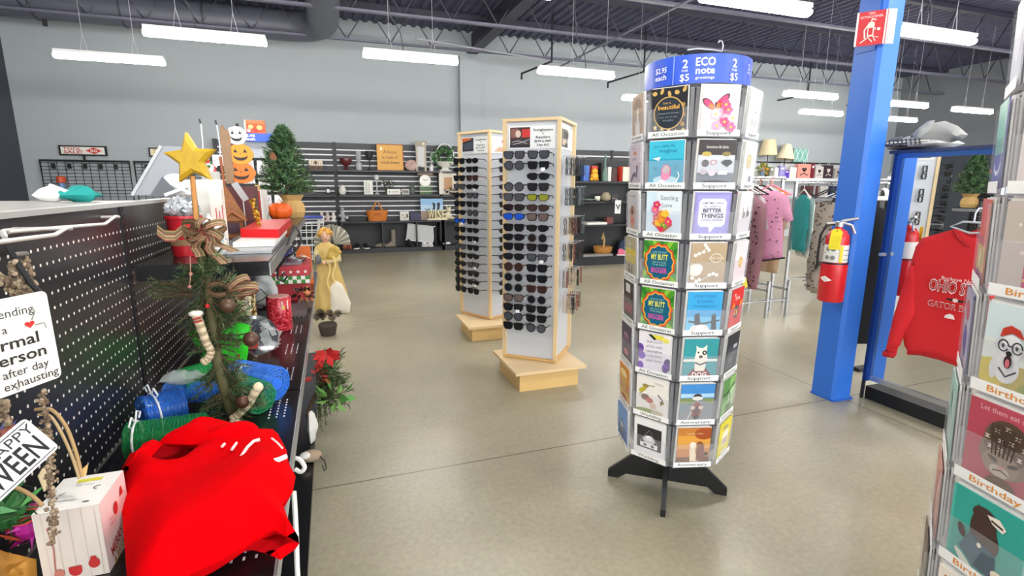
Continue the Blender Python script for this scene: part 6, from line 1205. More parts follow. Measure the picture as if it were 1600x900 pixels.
print_art(MB(M_WHITE), lambda x, y, e: Mw @ Vector((pts[0].x+x, 1.395+y, e+.001)), [E_('d8dade', .62, .35, .16, .1), E_('eceef0', .7, .28, .12, .08), ngon('5c5f66', [(.25, .1), (.45, .4), (.6, .2), (.55, .05)]), LN('e8eaec', [(.45, .1), (.7, .2), (.9, .1)], .05)], .2, .2, .0006).build('picture_print', fp)
wb2 = MB(mat('d8d6d2', .5)).puffy([(-.05, 0), (.05, -.0), (.045, .03), (0, .04), (-.045, .03)], .018, T(onc(280, 2.03)) @ T(0, 0, .02), wr=.004, step=.014).build('clear_wrap_bundle', smooth=True); tag(wb2, 'crumpled pale wrapping lying beside the leaning picture', 'wrapping')
# curved white metal arms on the panel
def arm_(pts, x, lab, r=.0038):
    P = [atx(*q, x) for q in pts]; m = MB(mat('dcdad4', .35, .2)); P2 = [P[0]]
    for i in range(1, len(P)-1):
        for t_ in (.25, .5, .75): P2.append((P[i-1]*(1-t_)+P[i]*t_)*(1-t_)+(P[i]*(1-t_)+P[i+1]*t_)*t_ if 0 else P[i-1].lerp(P[i], .5+t_/2) if t_ < .5 else (P[i] if t_ == .5 else P[i].lerp(P[i+1], .12)))
    P2.append(P[-1]); P2.append(Vector((XP+.001, P[-1].y+.004, P[-1].z)))
    m.tube(P2, r, 8); return tag(m.build('faceout_rail', smooth=True), lab, 'rail')
arm_(((0, 366), (16, 362), (164, 350), (180, 338), (186, 339)), -.51, 'white metal arm on the pegboard top, farther of two')
arm_(((-20, 380), (0, 378), (86, 367), (104, 356), (112, 357)), -.46, 'white metal arm on the pegboard top, nearer of two', .0038)
bk_ = MB(mat('b8b6b0', .3, .5)).tube([atx(8, 372, -.48), atx(4, 362, -.5), atx(30, 358, -.54), Vector((XP, atx(30, 358, -.54).y, atx(30, 358, -.54).z))], .004, 6).tube([atx(18, 398, -.5), atx(42, 396, -.54)], .004, 6); tag(bk_.build('wire_bracket'), 'small wire bracket below the white metal arms', 'bracket')
st = MB(mat('1c1c1e', .8)).tube([atd(12, 385, .8), atd(32, 418, .8), atd(50, 445, .8), atd(66, 462, .8)], .0042, 6); tag(st.build('black_strap'), 'thin black strap from the metal arm to the hanging white sign', 'strap')
# beaded twine garland
def garland(pts, d, r, lab, cols=('9c8a70', '84705a', 'b09c80', '6e5c48'), n=60, seed=2, bead=.0042):
    q = random.Random(seed); m = MB(); P = [atd(a, b, d+(i % 2)*.004) for i, (a, b) in enumerate(pts)]; L = len(P)-1
    m.use(mat(cols[1], .8)).tube(P, .002, 5)
    for i in range(int(n*1.8)):
        t_ = q.uniform(0, L-.001); k = int(t_); p = P[k].lerp(P[k+1], t_-k)+Vector((q.gauss(0, r), q.gauss(0, r), q.gauss(0, r)))*.5
        m.use(mat(q.choice(cols), .8)); m.ball(p, bead*q.uniform(.6, 1.2), 6)
    return tag(m.build('beaded_garland'), lab, 'garland')
garland(((2, 430), (12, 445), (25, 458), (35, 462), (30, 440), (22, 405)), .8, .008, 'beige seed-bead garland bunched above the hanging white sign, left strand', seed=3)
garland(((42, 400), (46, 430), (52, 450), (60, 465), (48, 470)), .81, .008, 'beige seed-bead garland above the hanging white sign, right strand', seed=5, n=50)
garland(((66, 610), (72, 660), (76, 700), (78, 740), (82, 790), (84, 850)), .78, .006, 'long beige bead garland hanging over the striped mug box', n=120, seed=7, bead=.003)
garland(((3, 630), (6, 650), (10, 668)), .8, .006, 'short beige garland under the sign at the left edge', n=24, seed=9)
def cord(pts, d, r, lab, c='b89868', nm='twine_loop'):
    P = [atd(a, b, d) for a, b in pts]; out = []
    for i in range(len(P)-1):
        p0, p1, p2, p3 = P[max(i-1, 0)], P[i], P[i+1], P[min(i+2, len(P)-1)]
        for k in range(5):
            t_ = k/5; out.append(.5*((2*p1)+(p2-p0)*t_+(2*p0-5*p1+4*p2-p3)*t_*t_+(3*p1-p0-3*p2+p3)*t_**3))
    out.append(P[-1]); m = MB(mat(c, .8)).tube(out, r, 7); return tag(m.build(nm, smooth=True), lab, 'cord')
cord(((55, 640), (80, 640), (102, 665), (118, 705), (128, 745)), .86, .0028, 'tan twine loop curving over the dark pegboard, outer one')
cord(((60, 648), (78, 650), (95, 675), (112, 712), (124, 748)), .87, .0024, 'tan twine loop curving over the dark pegboard, inner one', 'c8ac80')
cord(((0, 760), (25, 762), (50, 775), (66, 790)), .8, .003, 'tan twine loop above the coloured tinsel, lower left')
tag(MB(mat('d8c8a0', .7), frame_of((.6, .8, 0), (0, 0, 1), atd(68, 768, .84))).prism([(0, .0), (.014, .006), (.012, .035), (.004, .04), (-.004, .03)], 0, .002).build('paper_tag'), 'small beige paper tag tied to the bead garland', 'tag')
tag(MB(mat('d9b070', .7), frame_of((.6, .8, 0), (0, 0, 1), atd(122, 748, .9))).prism([(0, .0), (.012, .0), (.018, .018), (.004, .012)], 0, .002).build('kraft_tag'), 'small kraft tag at the end of the twine loops', 'tag')
# hanging plaques
def rounded(w, h, r, n=5):
    o = []
    for cx, cy, a in ((w-r, r, -PI/2), (w-r, h-r, 0), (r, h-r, PI/2), (r, r, PI)):
        for i in range(n+1): t_ = a+i*PI/2/n; o.append((cx+r*math.cos(t_), cy+r*math.sin(t_)))
    return o
W1, H1 = .16, .137; P = atd(97, 588, .80); U = Vector((.48, .87, -.02)).normalized(); V = Vector((0, 0, 1)); M = frame_of(U, V, P) @ Matrix.Rotation(.03, 4, 'Z') @ T(-W1, 0, 0)
pq = thing('hanging_plaque', 'white metal plaque about pretending to be a normal person, left edge', 'sign', P)
MB(mat('ecebe6', .4), M).prism(rounded(W1, H1, .008), -.0015, 0).build('plaque_plate', pq)
Q = '2c2824'
print_art(MB(M_WHITE), plane_map(M), [TX(Q, 'Pretending', .86, .8, .09, 'r'), TX(Q, 'to be a', .62, .64, .085, 'r'), TX(Q, 'normal', .86, .47, .12, 'r', sq=1.25, bold=.015), TX(Q, 'Person', .9, .31, .12, 'r', sq=1.2, bold=.015), TX(Q, 'day after day', .9, .175, .09, 'r'), TX(Q, 'is exhausting', .97, .05, .09, 'r'),
   ngon('c8302a', heart(.8, .68, .045)), LN('8a8a80', [(.82, .72), (.86, .8), (.84, .86)], .012), LN('8a8a80', [(.84, .66), (.92, .66), (.93, .6)], .012), E_('b0aea8', .5, .93, .015), E_('b0aea8', .6, .04, .015)], W1, H1, .0003).build('plaque_lettering', pq)
W2, H2 = .172, .068; P = atd(93, 698, .745); U = Vector((.62, .78, 0)).normalized(); U = (U*math.cos(.50)+V*math.sin(.50)); M = frame_of(U, V, P) @ T(-W2, 0, 0)
pq = thing('halloween_plaque', 'tilted white HAPPY HALLOWEEN plate hanging below the white plaque', 'sign', P)
MB(mat('e8e8e8', .35), M).prism(rounded(W2, H2, .006), -.0012, 0).build('plaque_plate', pq)
print_art(MB(M_WHITE), plane_map(M), [R('3a3a3a', .02, .05, .98, .07), R('3a3a3a', .02, .93, .98, .95), TX('3a3a3c', 'HAPPY', .8, .68, .22, 'c', sq=1.0), TX('262628', 'HALLOWEEN', .95, .14, .48, 'r', w=.9, bold=.01)], W2, H2, .0003).build('plaque_lettering', pq)
# tinsel and ribbon in the lower left corner
def ruffle(name, lab, cat, px, col, size, seed, n=60, d=.9, cols=None):
    q = random.Random(seed); m = MB(); c = atd(*px, d)
    for i in range(n):
        m.use(mat(q.choice(cols or (col,)), .35)); a = Vector((q.gauss(0, 1), q.gauss(0, 1), q.gauss(0, 1))).normalized()*size*q.uniform(.3, 1); a.z *= 1.2
        b = Vector((q.gauss(0, 1), q.gauss(0, 1), q.gauss(0, 1))).normalized()*.02; e = a.normalized().cross(b)*.35
        p = c+a; m.add([p-b, p+e, p+b*1.4, p-e*.6], [(0, 1, 2, 3)])
    m.use(mat(cols[0] if cols else col, .5)).ball(c, (size*.7, size*.7, size*.85), 10)
    return tag(m.build(name), lab, cat)
ruffle('green_tinsel', 'glossy dark green tinsel bunch at the left edge', 'tinsel', (8, 795), '2f7a3a', .038, 1, d=.82, cols=('2f6a34', '4f9a50', '1f5028'))
ruffle('pink_tinsel', 'magenta and orange tinsel bunch beside the striped mug box', 'tinsel', (44, 815), 'd030a0', .035, 2, cols=('c82a9a', 'e0603a', 'd848b8'), d=.86)
ruffle('patterned_pouch', 'brown and blue patterned pouch at the left edge under the plaque', 'pouch', (0, 690), '6a4638', .022, 4, cols=('6a4438', '4a4a8a', '8a4a3a'), d=.8, n=30)
o = MB(mat('c08a3a', .35, .3)).puffy([(-.05, -.07), (.03, -.07), (.035, -.02), (.0, .02), (-.02, .05), (-.05, .05)], .02, frame_of((.6, .8, 0), (0, 0, 1), atd(12, 880, .80)), wr=.006, seed=5, step=.012, soft=.02).build('gold_ribbon', smooth=True); tag(o, 'satin gold ribbon bow in the bottom left corner', 'ribbon')
# striped mug box
bx0, bx1, by0, by1, bz0, bz1 = -.482, -.393, .945, 1.055, ZD+.001, .93
mbx = thing('mug_box', 'small white MERRY & BRIGHT mug box with red mug prints at lower left', 'box', ((bx0+bx1)/2, (by0+by1)/2, bz0))
MB(mat('efe9e2', .6)).box((bx0, by0, bz0), (bx1, by1, bz1)).build('carton', mbx)
W, Hh, D = bx1-bx0, bz1-bz0, by1-by0
fr_ = [R('ddd2c6', 0, 0, 1, 1)]+[R('c8bcae', .2*i+.12, 0, .2*i+.13, 1) for i in range(5)]+[E_('c2302e', .5, .13, .1, .07), R('c2302e', .4, .12, .6, .2), E_('c2302e', .8, .2, .09, .07), ngon('c2302e', [(.72, .18), (.88, .18), (.84, .3), (.76, .3)]), LN('b0685a', [(.2, .1), (.24, .5), (.2, .8)], .02), E_('c87a6a', .26, .14, .08, .06)]  # face's shade put into the beige ground; stripes and mugs are print
print_art(MB(M_WHITE), plane_map(frame_of((1, 0, 0), (0, 0, 1), (bx0, by0, bz0))), fr_, W, Hh, .0003, clip=True).build('shaded_front_print', mbx)
sd_ = [R('eedcd8', 0, 0, 1, 1), TX('c0402e', 'MERRY', .42, .18, .15, w=.5, bold=.02, rot=.25), TX('a8842e', '& BRIGHT', .5, .03, .12, w=.56, bold=.02, rot=.25), E_('c8302e', .5, .68, .08, .09), ngon('c8302e', [(.7, .74), (.84, .74), (.8, .86), (.74, .86)]), TX('c8302e', 'it is', .3, .62, .05), TX('c8302e', 'merry', .32, .55, .05)]
print_art(MB(M_WHITE), plane_map(frame_of((0, 1, 0), (0, 0, 1), (bx1, by0, bz0))), sd_, D, Hh, .0003, clip=True).build('side_print', mbx)
print_art(MB(M_WHITE), plane_map(frame_of((1, 0, 0), (0, 1, 0), (bx0, by0, bz1))), [R('f4f2ee', 0, 0, 1, 1), R('e8e04a', .3, .78, .72, .88), LN('5a5a5a', ell(.75, .55, .05, .05, 10, .6, 5), .02), TX('4a4a4a', 'Happy Holidays', .5, .66, .03, w=.3), R('8a8a8a', .28, .25, .55, .26), R('4a4a4a', .7, .12, .8, .15), LN('4a4a4a', [(.2, .42), (.26, .5)], .015)], W, D, .0003).build('top_print', mbx)
# red garment heaped on the shelf
ZR = .865
def zr(px, py, z=ZR): p = atz(px, py, z); return (p.x, p.y)
z5 = lambda a, b: (a/3.2146, 620+b/3.2146)
M_REDC = mat('d60008', 1.0, noise=.05, scale=30, bump=.15, spec=.05)
body = [z5(*q) for q in ((598, 385), (640, 350), (700, 330), (780, 345), (850, 372), (890, 370), (950, 325), (1030, 275), (1110, 240), (1200, 210), (1290, 185), (1340, 200), (1395, 182), (1440, 270), (1450, 330), (1485, 400), (1470, 480), (1420, 540), (1450, 620), (1500, 705), (1502, 735), (1380, 668), (1300, 690), (1230, 745), (1120, 815), (960, 890))]+[(262, 930), (200, 925)]
rs_ = MB(M_REDC).puffy([zr(*q) for q in body], .05, T(0, 0, ZR), wr=.006, soft=.05, step=.016, seed=8, wf=10).build('red_sweatshirt_heap', smooth=True); tag(rs_, 'bright red fleece garment heaped on the shelf at the front', 'sweatshirt')
coll = [z5(*q) for q in ((598, 385), (700, 265), (800, 225), (900, 185), (985, 130), (1130, 135), (1298, 152), (1290, 188), (1200, 225), (1100, 238), (960, 240), (820, 235), (760, 300), (680, 350))]
MB(M_REDC).puffy([zr(*q, .90) for q in coll], .024, T(0, 0, .90), wr=.004, soft=.025, step=.013, seed=3).build('hood', rs_, True)
inn = [z5(*q) for q in ((700, 300), (800, 225), (960, 232), (1100, 235), (1050, 275), (960, 330), (890, 372), (820, 370), (720, 350))]
MB(mat('a80810', 1.0, spec=.05)).puffy([zr(*q, .85) for q in inn], .012, T(0, 0, .85), wr=.003, soft=.02, step=.014).build('hood_inner_shade', rs_, True)  # darker red inside the hood: shade of the opening put into the colour
cuf = [z5(*q) for q in ((1150, 790), (1240, 730), (1310, 685), (1385, 660), (1460, 695), (1505, 735), (1480, 770), (1410, 815), (1330, 785), (1250, 765))]
MB(mat('a80810', 1.0, spec=.05)).puffy([zr(*q, .835) for q in cuf], .012, T(0, 0, .835), wr=.002, soft=.015, step=.012).build('cuff_inner_shade', rs_, True)  # inner side of the cuff, its shade painted as a deeper red
hem = [z5(*q) for q in ((1502, 738), (1410, 820), (1330, 782), (1360, 770), (1400, 768), (1450, 740))]
MB(M_REDC).puffy([zr(*q, .85) for q in hem], .01, T(0, 0, .85), soft=.01, step=.01).build('cuff_edge', rs_, True)
lt = MB(mat('f4f2f0', .7))
def rline(pts, w, z):
    P = [Vector((*zr(*z5(*q), z), z)) for q in pts]; lt.tube([p for p in P], w, 5)
for pts, w in ((((1115, 250), (1128, 236)), .003), (((1165, 265), (1188, 232)), .003), (((1212, 300), (1245, 250), (1275, 222), (1305, 215)), .0035), (((1240, 325), (1280, 340), (1340, 330), (1400, 315), (1438, 298)), .005), (((1365, 208), (1390, 228), (1418, 258)), .002)): rline(pts, w, .916)
lt.build('white_print', rs_)
cord(((456, 715), (468, 718), (476, 730), (470, 737), (461, 733)), 1.48, .0065, 'white cotton cord looped over the shelf edge by the red garment', 'ece9e4', 'cotton_rope')
cord(((459, 768), (461, 800), (463, 840), (464, 880), (466, 915)), 1.2, .0058, 'white cotton cord hanging down past the shelf edge', 'ece9e4', 'cotton_rope')
# ================================================================ decorations on the gondola
def deck(px, py, z=ZD): return atz(px, py, z)
# deco mesh rolls
def mesh_roll(p, q, r, col, dark, lab, ribbon=None):
    p, q = Vector(p), Vector(q); t = thing('mesh_roll', lab, 'decor mesh', (p+q)/2-Vector((0, 0, r))); u = (q-p).normalized(); L = (q-p).length
    a = u.cross(Vector((0, 0, 1))).normalized(); b = u.cross(a)
    MB(mat(col, .15, alpha=.4)).tube([p, q], r, 24).build('wound_mesh', t, True)
    w = MB(mat(dark, .3, alpha=.85)); N = int(L/.007)
    for i in range(N):
        c = p+u*(i+.5)*L/N; w.tube([c+(a*math.cos(k*PI/7)+b*math.sin(k*PI/7))*(r+.0008)+u*.003*math.sin(k*3+i) for k in range(14)], .0011, 4, close=True)
    for rr in (.9, .72, .55): w.tube([q+(a*math.cos(k*PI/7)+b*math.sin(k*PI/7))*r*rr+u*.001 for k in range(14)], .0016, 4, close=True)
    for k in range(10):
        d = a*math.cos(k*PI/5)+b*math.sin(k*PI/5); w.tube([q+d*r*.4+u*.0012, q+d*r*.97+u*.0012], .0012, 4)
    w.build('mesh_weave', t); MB(mat(dark, .4)).tube([p+u*.002, q+u*.002], r*.36, 16).build('core_tube', t, True)
    if ribbon is not None:
        m = MB(mat('f0f2f4', .5)); c = p.lerp(q, ribbon)+Vector((0, 0, r))
        m.tube([c+(a*math.cos(k*PI/8)+b*math.sin(k*PI/8))*r*1.03-Vector((0, 0, r)) for k in range(16)], .0025, 5, close=True)
        for s in (-1, 1): m.tube([c, c+a*s*.02+Vector((0, 0, .022)), c+a*s*.045+Vector((0, 0, .01)), c+a*s*.03], .0022, 5)
        m.build('white_tie', t)
    return t
def zc(px, py, z): return atz(px, py, z)
mesh_roll(zc(372, 588, .86), zc(432, 600, .86), .052, '4a9cf4', '2a70e4', 'blue deco mesh roll at the right, end facing the aisle')
mesh_roll(zc(368, 606, .85), zc(408, 622, .85), .046, '2fa868', '1a8048', 'green deco mesh roll in front of the blue one at the right', .1)
mesh_roll(zc(280, 600, .87), zc(338, 582, .87), .042, '3cc86c', '1c9a4c', 'green deco mesh roll behind the narrow tree, tilted')
mesh_roll(zc(262, 612, .845), zc(352, 612, .845), .03, '4a9af4', '2a6ee0', 'slim blue deco mesh roll passing behind the narrow tree')
mesh_roll(zc(222, 650, .86), zc(282, 632, .86), .05, '3a8af0', '1f5cd0', 'blue deco mesh roll by the pegboard with a white tie', .3)
mesh_roll(zc(200, 690, .85), zc(322, 672, .85), .044, '229a54', '117a3c', 'dark green deco mesh roll just above the red garment', .12)
tag(MB(mat('c8d0cc', .2, alpha=.5)).puffy([(-.05, -.02), (.05, -.02), (.06, .02), (.0, .035), (-.05, .02)], .02, T(zc(284, 590, .925)), wr=.004, step=.015).build('clear_film_bundle', smooth=True), 'translucent pale film bundle behind the tilted green roll', 'wrapping')
tag(MB(mat('141416', .4)).box((-.42, 1.30, ZD+.001), (-.34, 1.36, ZD+.03)).box((-.40, 1.30, ZD+.03), (-.36, 1.36, ZD+.05)).build('black_holder'), 'small black bracket piece between the mesh rolls and the red garment', 'bracket')
# neon green felt item
Y = 1.97; M = frame_of((1, 0, 0), (0, 0, 1), (0, Y, 0)); pz = lambda pts, y=Y: [(aty(a, b, y).x, aty(a, b, y).z) for a, b in pts]
ng = MB(mat('35e02a', .5)).puffy(pz([(294, 520), (305, 512), (322, 524), (345, 512), (352, 506), (375, 502), (394, 510), (388, 530), (388, 550), (384, 570), (372, 573), (352, 568), (330, 562), (314, 558), (306, 540)]), .02, M, wr=.003, soft=.02, step=.012).build('neon_green_bag', smooth=True); tag(ng, 'neon green bag with dark cut-out shapes on the middle shelf', 'bag')
print_art(MB(M_WHITE), lambda x, y, e: M @ Vector((x, y, .024+e)), [ngon('14301a', pz([(308, 540), (318, 534), (320, 552), (312, 552)])), ngon('c0302a', [(p[0], p[1]) for p in pz([(372, 552), (377, 549), (376, 557)])])], 1, 1, .001).build('cut_out', ng)
# narrow stick tree with star
SYY = 1.50; sw_ = lambda a, b, dy=0: aty(a, b, SYY+dy)
base = sw_(372, 668); base.z = ZD
nt_ = thing('narrow_twig_tree', 'tall narrow evergreen twig tree topped with a wooden gold star', 'artificial tree', base)
spine = [Vector((base.x, base.y, ZD+.002)), sw_(362, 640), sw_(346, 590), sw_(335, 540), sw_(330, 480), sw_(322, 430), sw_(312, 380), sw_(306, 330), sw_(300, 272)]
MB(mat('5e5a38', .8, noise=.3, scale=60)).tube(spine, [.016, .016, .015, .014, .013, .012, .01, .007, .005], 10).build('trunk', nt_, True)
MB(mat('c88a48', .6)).tube([sw_(307, 345, -.006), sw_(301, 275, -.006)], .0055, 8).build('star_stick', nt_)
MB(mat('6a4a3c', .8)).tube([sw_(309, 395), sw_(306, 345)], .013, 10).build('bark_wrap', nt_)
def spray(mb, c, d, L, n, seed, cols=('3f5a34', '2f4a2c', '55704a', '6d8050'), needle=.022, wd=.0019):
    q = random.Random(seed); c = Vector(c); d = Vector(d).normalized(); mb.use(mat('5a4630', .8)); tip = c+d*L; mb.tube([c, c.lerp(tip, .5), tip], [.003, .002, .001], 4, cap=False)
    s = d.cross(Vector((.3, .5, .8))).normalized(); t2 = d.cross(s)
    for i in range(n):
        p = c.lerp(tip, (i+1)/n); a = q.uniform(0, 2*PI); e = (d*.55+(s*math.cos(a)+t2*math.sin(a))).normalized()*needle*q.uniform(.7, 1.2); w = d.cross(e).normalized()*wd
        mb.use(mat(q.choice(cols), .7)); mb.add([p-w, p+w, p+e], [(0, 1, 2)])
    return mb
q = random.Random(12); fo = MB()
for i, (a, b, dx, dz, L) in enumerate(((322, 420, .7, .5, .07), (318, 430, -.8, .2, .06), (325, 450, .9, .1, .09), (300, 455, -1, .35, .11), (327, 470, .6, -.6, .1), (330, 500, -.7, -.5, .08), (318, 440, .2, .9, .06), (311, 395, .6, .9, .05), (310, 400, .9, .4, .05), (335, 530, .8, -.2, .09), (338, 560, .7, -.7, .09), (342, 580, -.6, -.7, .08), (348, 600, .9, -.3, .1), (352, 620, -.8, -.2, .08), (360, 640, .9, .2, .11), (362, 650, -.9, .1, .07), (340, 545, -.5, .6, .07), (333, 515, .9, .5, .12), (352, 610, .6, .6, .09), (365, 655, .4, -.6, .05), (330, 485, .95, -.1, .09), (322, 425, -.5, -.8, .07), (325, 465, -.6, -.7, .09))):
    for k in range(9):
        spray(fo, sw_(a+q.uniform(-3, 3), b+q.uniform(-12, 12)), (dx+q.uniform(-.35, .35), q.uniform(-.8, .3), dz+q.uniform(-.35, .35)), L*q.uniform(.6, 1.0), 34, i*7+k)
tag(fo.build('evergreen_sprays', nt_), kind='stuff')
# star
sc_ = sw_(299, 249, -.02); Mst = frame_of((.97, -.25, 0), (0, 0, 1), sc_) @ Matrix.Rotation(.08, 4, 'Z'); sp_ = star(0, 0, .064, .030)
m = MB(mat('c09a1e', .5, noise=.25, scale=50)); vs = [Mst @ Vector((x, y, .004)) for x, y in sp_]+[Mst @ Vector((0, 0, .024))]+[Mst @ Vector((x, y, -.008)) for x, y in sp_]+[Mst @ Vector((0, 0, -.02))]
vs = vs[:10]+[Mst @ Vector((x*.72, y*.72, .013)) for x, y in sp_]+vs[11:21]+[vs[21]]
m.add(vs[:20], [tuple(range(10, 20))]+[(i, (i+1) % 10, 10+(i+1) % 10, 10+i) for i in range(10)])
vs = vs[:10]+[Vector((0, 0, 0))]+vs[20:]; vs[10] = vs[0]
m.add(vs, [(11+(i+1) % 10, 11+i, 21) for i in range(10)]+[(i, 11+i, 11+(i+1) % 10, (i+1) % 10) for i in range(10)]); m.build('gold_star', nt_)
# plaid bow: top-level, tied onto the tree
def strip(mb, P, W, w, cols):
    n = len(P); k = len(cols)
    for j in range(k):
        mb.use(mat(cols[j], .8)); a, b = -1+2*j/k, -1+2*(j+1)/k; vs = []
        for i in range(n): vs += [P[i]+W[i]*a*w, P[i]+W[i]*b*w]
        mb.add(vs, [(2*i, 2*i+1, 2*i+3, 2*i+2) for i in range(n-1)])
PL = ('7a3a30', '9a7e5c', '6d5a3c', 'a89070', '7a4a3c', '5c5c3a', '947850')
bw = MB(); c0 = sw_(318, 362, -.035)
for ang, L in ((2.7, .05), (.35, .055), (3.5, .045), (-.5, .045), (1.3, .035)):
    d = Vector((math.cos(ang), 0, math.sin(ang))); n_ = Vector((-math.sin(ang), 0, math.cos(ang))); P = []; W = []
    for i in range(13):
        t_ = i/12*2*PI; P.append(c0+d*L*(1-math.cos(t_))/2+n_*.012*math.sin(t_)+Vector((0, -.018*math.sin(t_), 0))); W.append((n_*.5+Vector((0, 1, 0))*.6).normalized())
    strip(bw, P, W, .013, PL)
for dx, L in ((-.02, .06), (.035, .08), (.06, .05)):
    P = [c0+Vector((dx*i/6+.01*math.sin(i*1.3), -.01+.008*math.cos(i*1.5), -L*i/6)) for i in range(7)]; strip(bw, P, [Vector((.9, .3, .1))]*7, .012, PL)
bw.use(mat('8a3a34', .8)).ball(c0, .014, 10); tag(bw.build('plaid_bow'), 'brown and red plaid ribbon bow tied on the narrow twig tree', 'bow')
b2 = MB(); c1 = sw_(358, 455, -.03)
for ang, L in ((2.9, .05), (.1, .07), (.6, .06)):
    d = Vector((math.cos(ang), 0, math.sin(ang))); n_ = Vector((-math.sin(ang), 0, math.cos(ang))); P = [c1+d*L*(1-math.cos(i/10*2*PI))/2+n_*.012*math.sin(i/10*2*PI)+Vector((0, -.014*math.sin(i/10*2*PI), 0)) for i in range(11)]
    strip(b2, P, [(n_*.5+Vector((0, 1, 0))*.6).normalized()]*11, .013, PL)
tag(b2.build('plaid_bow'), 'smaller lower plaid bow halfway down the narrow twig tree', 'bow')
b3 = MB(); c2 = sw_(290, 365, -.02); strip(b3, [c2+Vector((-.06+.018*i, -.01*math.sin(i*1.7), .01*math.cos(i*2)))for i in range(6)], [Vector((0, .3, .95))]*6, .014, PL); tag(b3.build('plaid_ribbon_tail'), 'plaid ribbon strip reaching left over the red bucket', 'ribbon')
def stocking(pts, w, lab, dy=-.04, cols=('d8c8a8', 'a89878')):
    P = [sw_(a, b, dy) for a, b in pts]; m = MB(); out = []
    for i in range(len(P)-1):
        for k in range(4): out.append(P[i].lerp(P[i+1], k/4))
    out.append(P[-1]); n = len(out)
    for i in range(n-1):
        m.use(mat(cols[i % 2], .85)); m.tube([out[i], out[i+1]], w*(.8+.35*abs(i/n-.5)), 10)
    return m
s = stocking(((306, 490), (314, 512), (322, 535), (330, 548), (326, 560), (317, 566)), .012, ''); s.use(mat('efe8dc', .9)).ball(sw_(306, 490, -.04), (.018, .014, .009), 10); s.use(mat('a83a34', .9)).tube([sw_(302, 499, -.053), sw_(314, 496, -.053)], .0025, 5).tube([sw_(303, 504, -.053), sw_(316, 501, -.053)], .0025, 5); tag(s.build('striped_stocking', smooth=True), 'cream striped knit stocking hanging left on the twig tree', 'stocking')
s = stocking(((400, 610), (388, 632), (372, 648), (362, 655), (372, 662)), .012, ''); s.use(mat('e0d0b0', .9)).ball(sw_(403, 605, -.04), .014, 10); tag(s.build('striped_stocking', smooth=True), 'cream striped knit stocking low right on the twig tree', 'stocking')
s = stocking(((300, 560), (296, 580), (320, 580)), .003, '', cols=('8a7a5a', '6a5a3a'))
for (a, b, r, c, lb) in ((379, 628, .018, '5c3a2c', 'brown jingle bell beside the low stocking'), (392, 530, .02, '54382c', 'brown jingle bell before the neon green bag'), (356, 477, .02, '5c4634', 'dark bronze bell below the lower plaid bow'), (324, 478, .006, 'c8302e', 'tiny red berry on the twig tree')):
    bb = thing('jingle_bell' if r > .01 else 'red_berry', lb, 'ornament', sw_(a, b, -.045)); MB(mat(c, .4, .3)).ball(sw_(a, b, -.045), r, 14).build('bell_body', bb, True)
    MB(mat('8a7048', .4, .5)).tube([sw_(a, b, -.045)+Vector((0, 0, r*.9)), sw_(a, b, -.045)+Vector((.002, .02, r+.012)), sw_(a, b, -.0)+Vector((0, 0, r+.012))], .0015, 4).build('hanging_wire', bb)
tag(MB(mat('c08a78', .6)).tube([sw_(297, 400, -.03), sw_(298, 430, -.03), sw_(296, 445, -.03)], .0012, 4).ball(sw_(296, 448, -.03), .005, 8).ball(sw_(298, 428, -.03), .005, 8).build('bead_string'), 'thin pink bead string dangling below the red bucket', 'ornament')
# red bucket with cellophane
p = Vector((-.455, 1.94, ZU+.001)); bu = thing('red_bucket', 'glossy red plastic bucket on the near end of upper shelf', 'bucket', p)
MB(mat('c4202c', .2, alpha=.92)).lathe([(.04, 0), (.05, .12), (.054, .122), (.054, .13), (.047, .13), (.043, .02)], p, 24).build('bucket_body', bu, True)
MB(mat('8a6a48', .6)).lathe([(.0457, .035), (.0475, .055)], p, 24, cap=False).build('ribbon_band', bu)
q = random.Random(5); cf_ = MB(mat('d4d8dc', .08, .3)); cen = p+Vector((0, 0, .155))
for i in range(110):
    d = Vector((q.gauss(0, 1), q.gauss(0, 1), q.gauss(0, 1))).normalized(); c = cen+Vector((d.x*.042, d.y*.042, d.z*.03)); a = Vector((q.gauss(0, 1), q.gauss(0, 1), q.gauss(0, 1))).normalized()*.014; b = d.cross(a).normalized()*.012; cf_.add([c-a, c+b, c+a, c-b], [(0, 1, 2, 3)])
cf_.use(mat('8d9298', .3)).ball(cen, (.036, .036, .026), 10); tag(cf_.build('cellophane_bundle'), 'crumpled silver cellophane bulging out of the red bucket', 'wrapping')
# white boxes behind the star
a = aty(291, 275, 2.12); b = aty(343, 275, 2.12); tag(MB(mat('eeece6', .5)).box((a.x, 2.12, ZU+.001), (b.x, 2.17, a.z-.012)).build('white_box'), 'tall white box standing behind the gold star', 'box')
tag(MB(mat('dcd6cc', .5)).box((aty(331, 335, 2.06).x, 2.05, ZU+.001), (aty(350, 335, 2.06).x, 2.09, aty(340, 296, 2.06).z)).build('white_carton'), 'narrower white carton with red marks right of the tall white box', 'box')
print_art(MB(M_WHITE), plane_map(frame_of((1, 0, 0), (0, 0, 1), (aty(331, 335, 2.06).x, 2.0495, ZU))), [R('c03a34', .3, .55, .36, .75), R('c03a34', .5, .5, .56, .7), R('c03a34', .7, .55, .76, .8)], .05, .2, .0005).build('red_marks', bpy.data.objects['white_carton'])
q = random.Random(15); m = MB()
for i in range(40): m.use(mat(q.choice(('c02a34', 'd8d8d0', '2f7a3a', 'c83a4a', 'efeeea')), .5)); c = aty(q.uniform(320, 338), q.uniform(252, 274), 2.35); m.ball(c, q.uniform(.005, .01), 6)
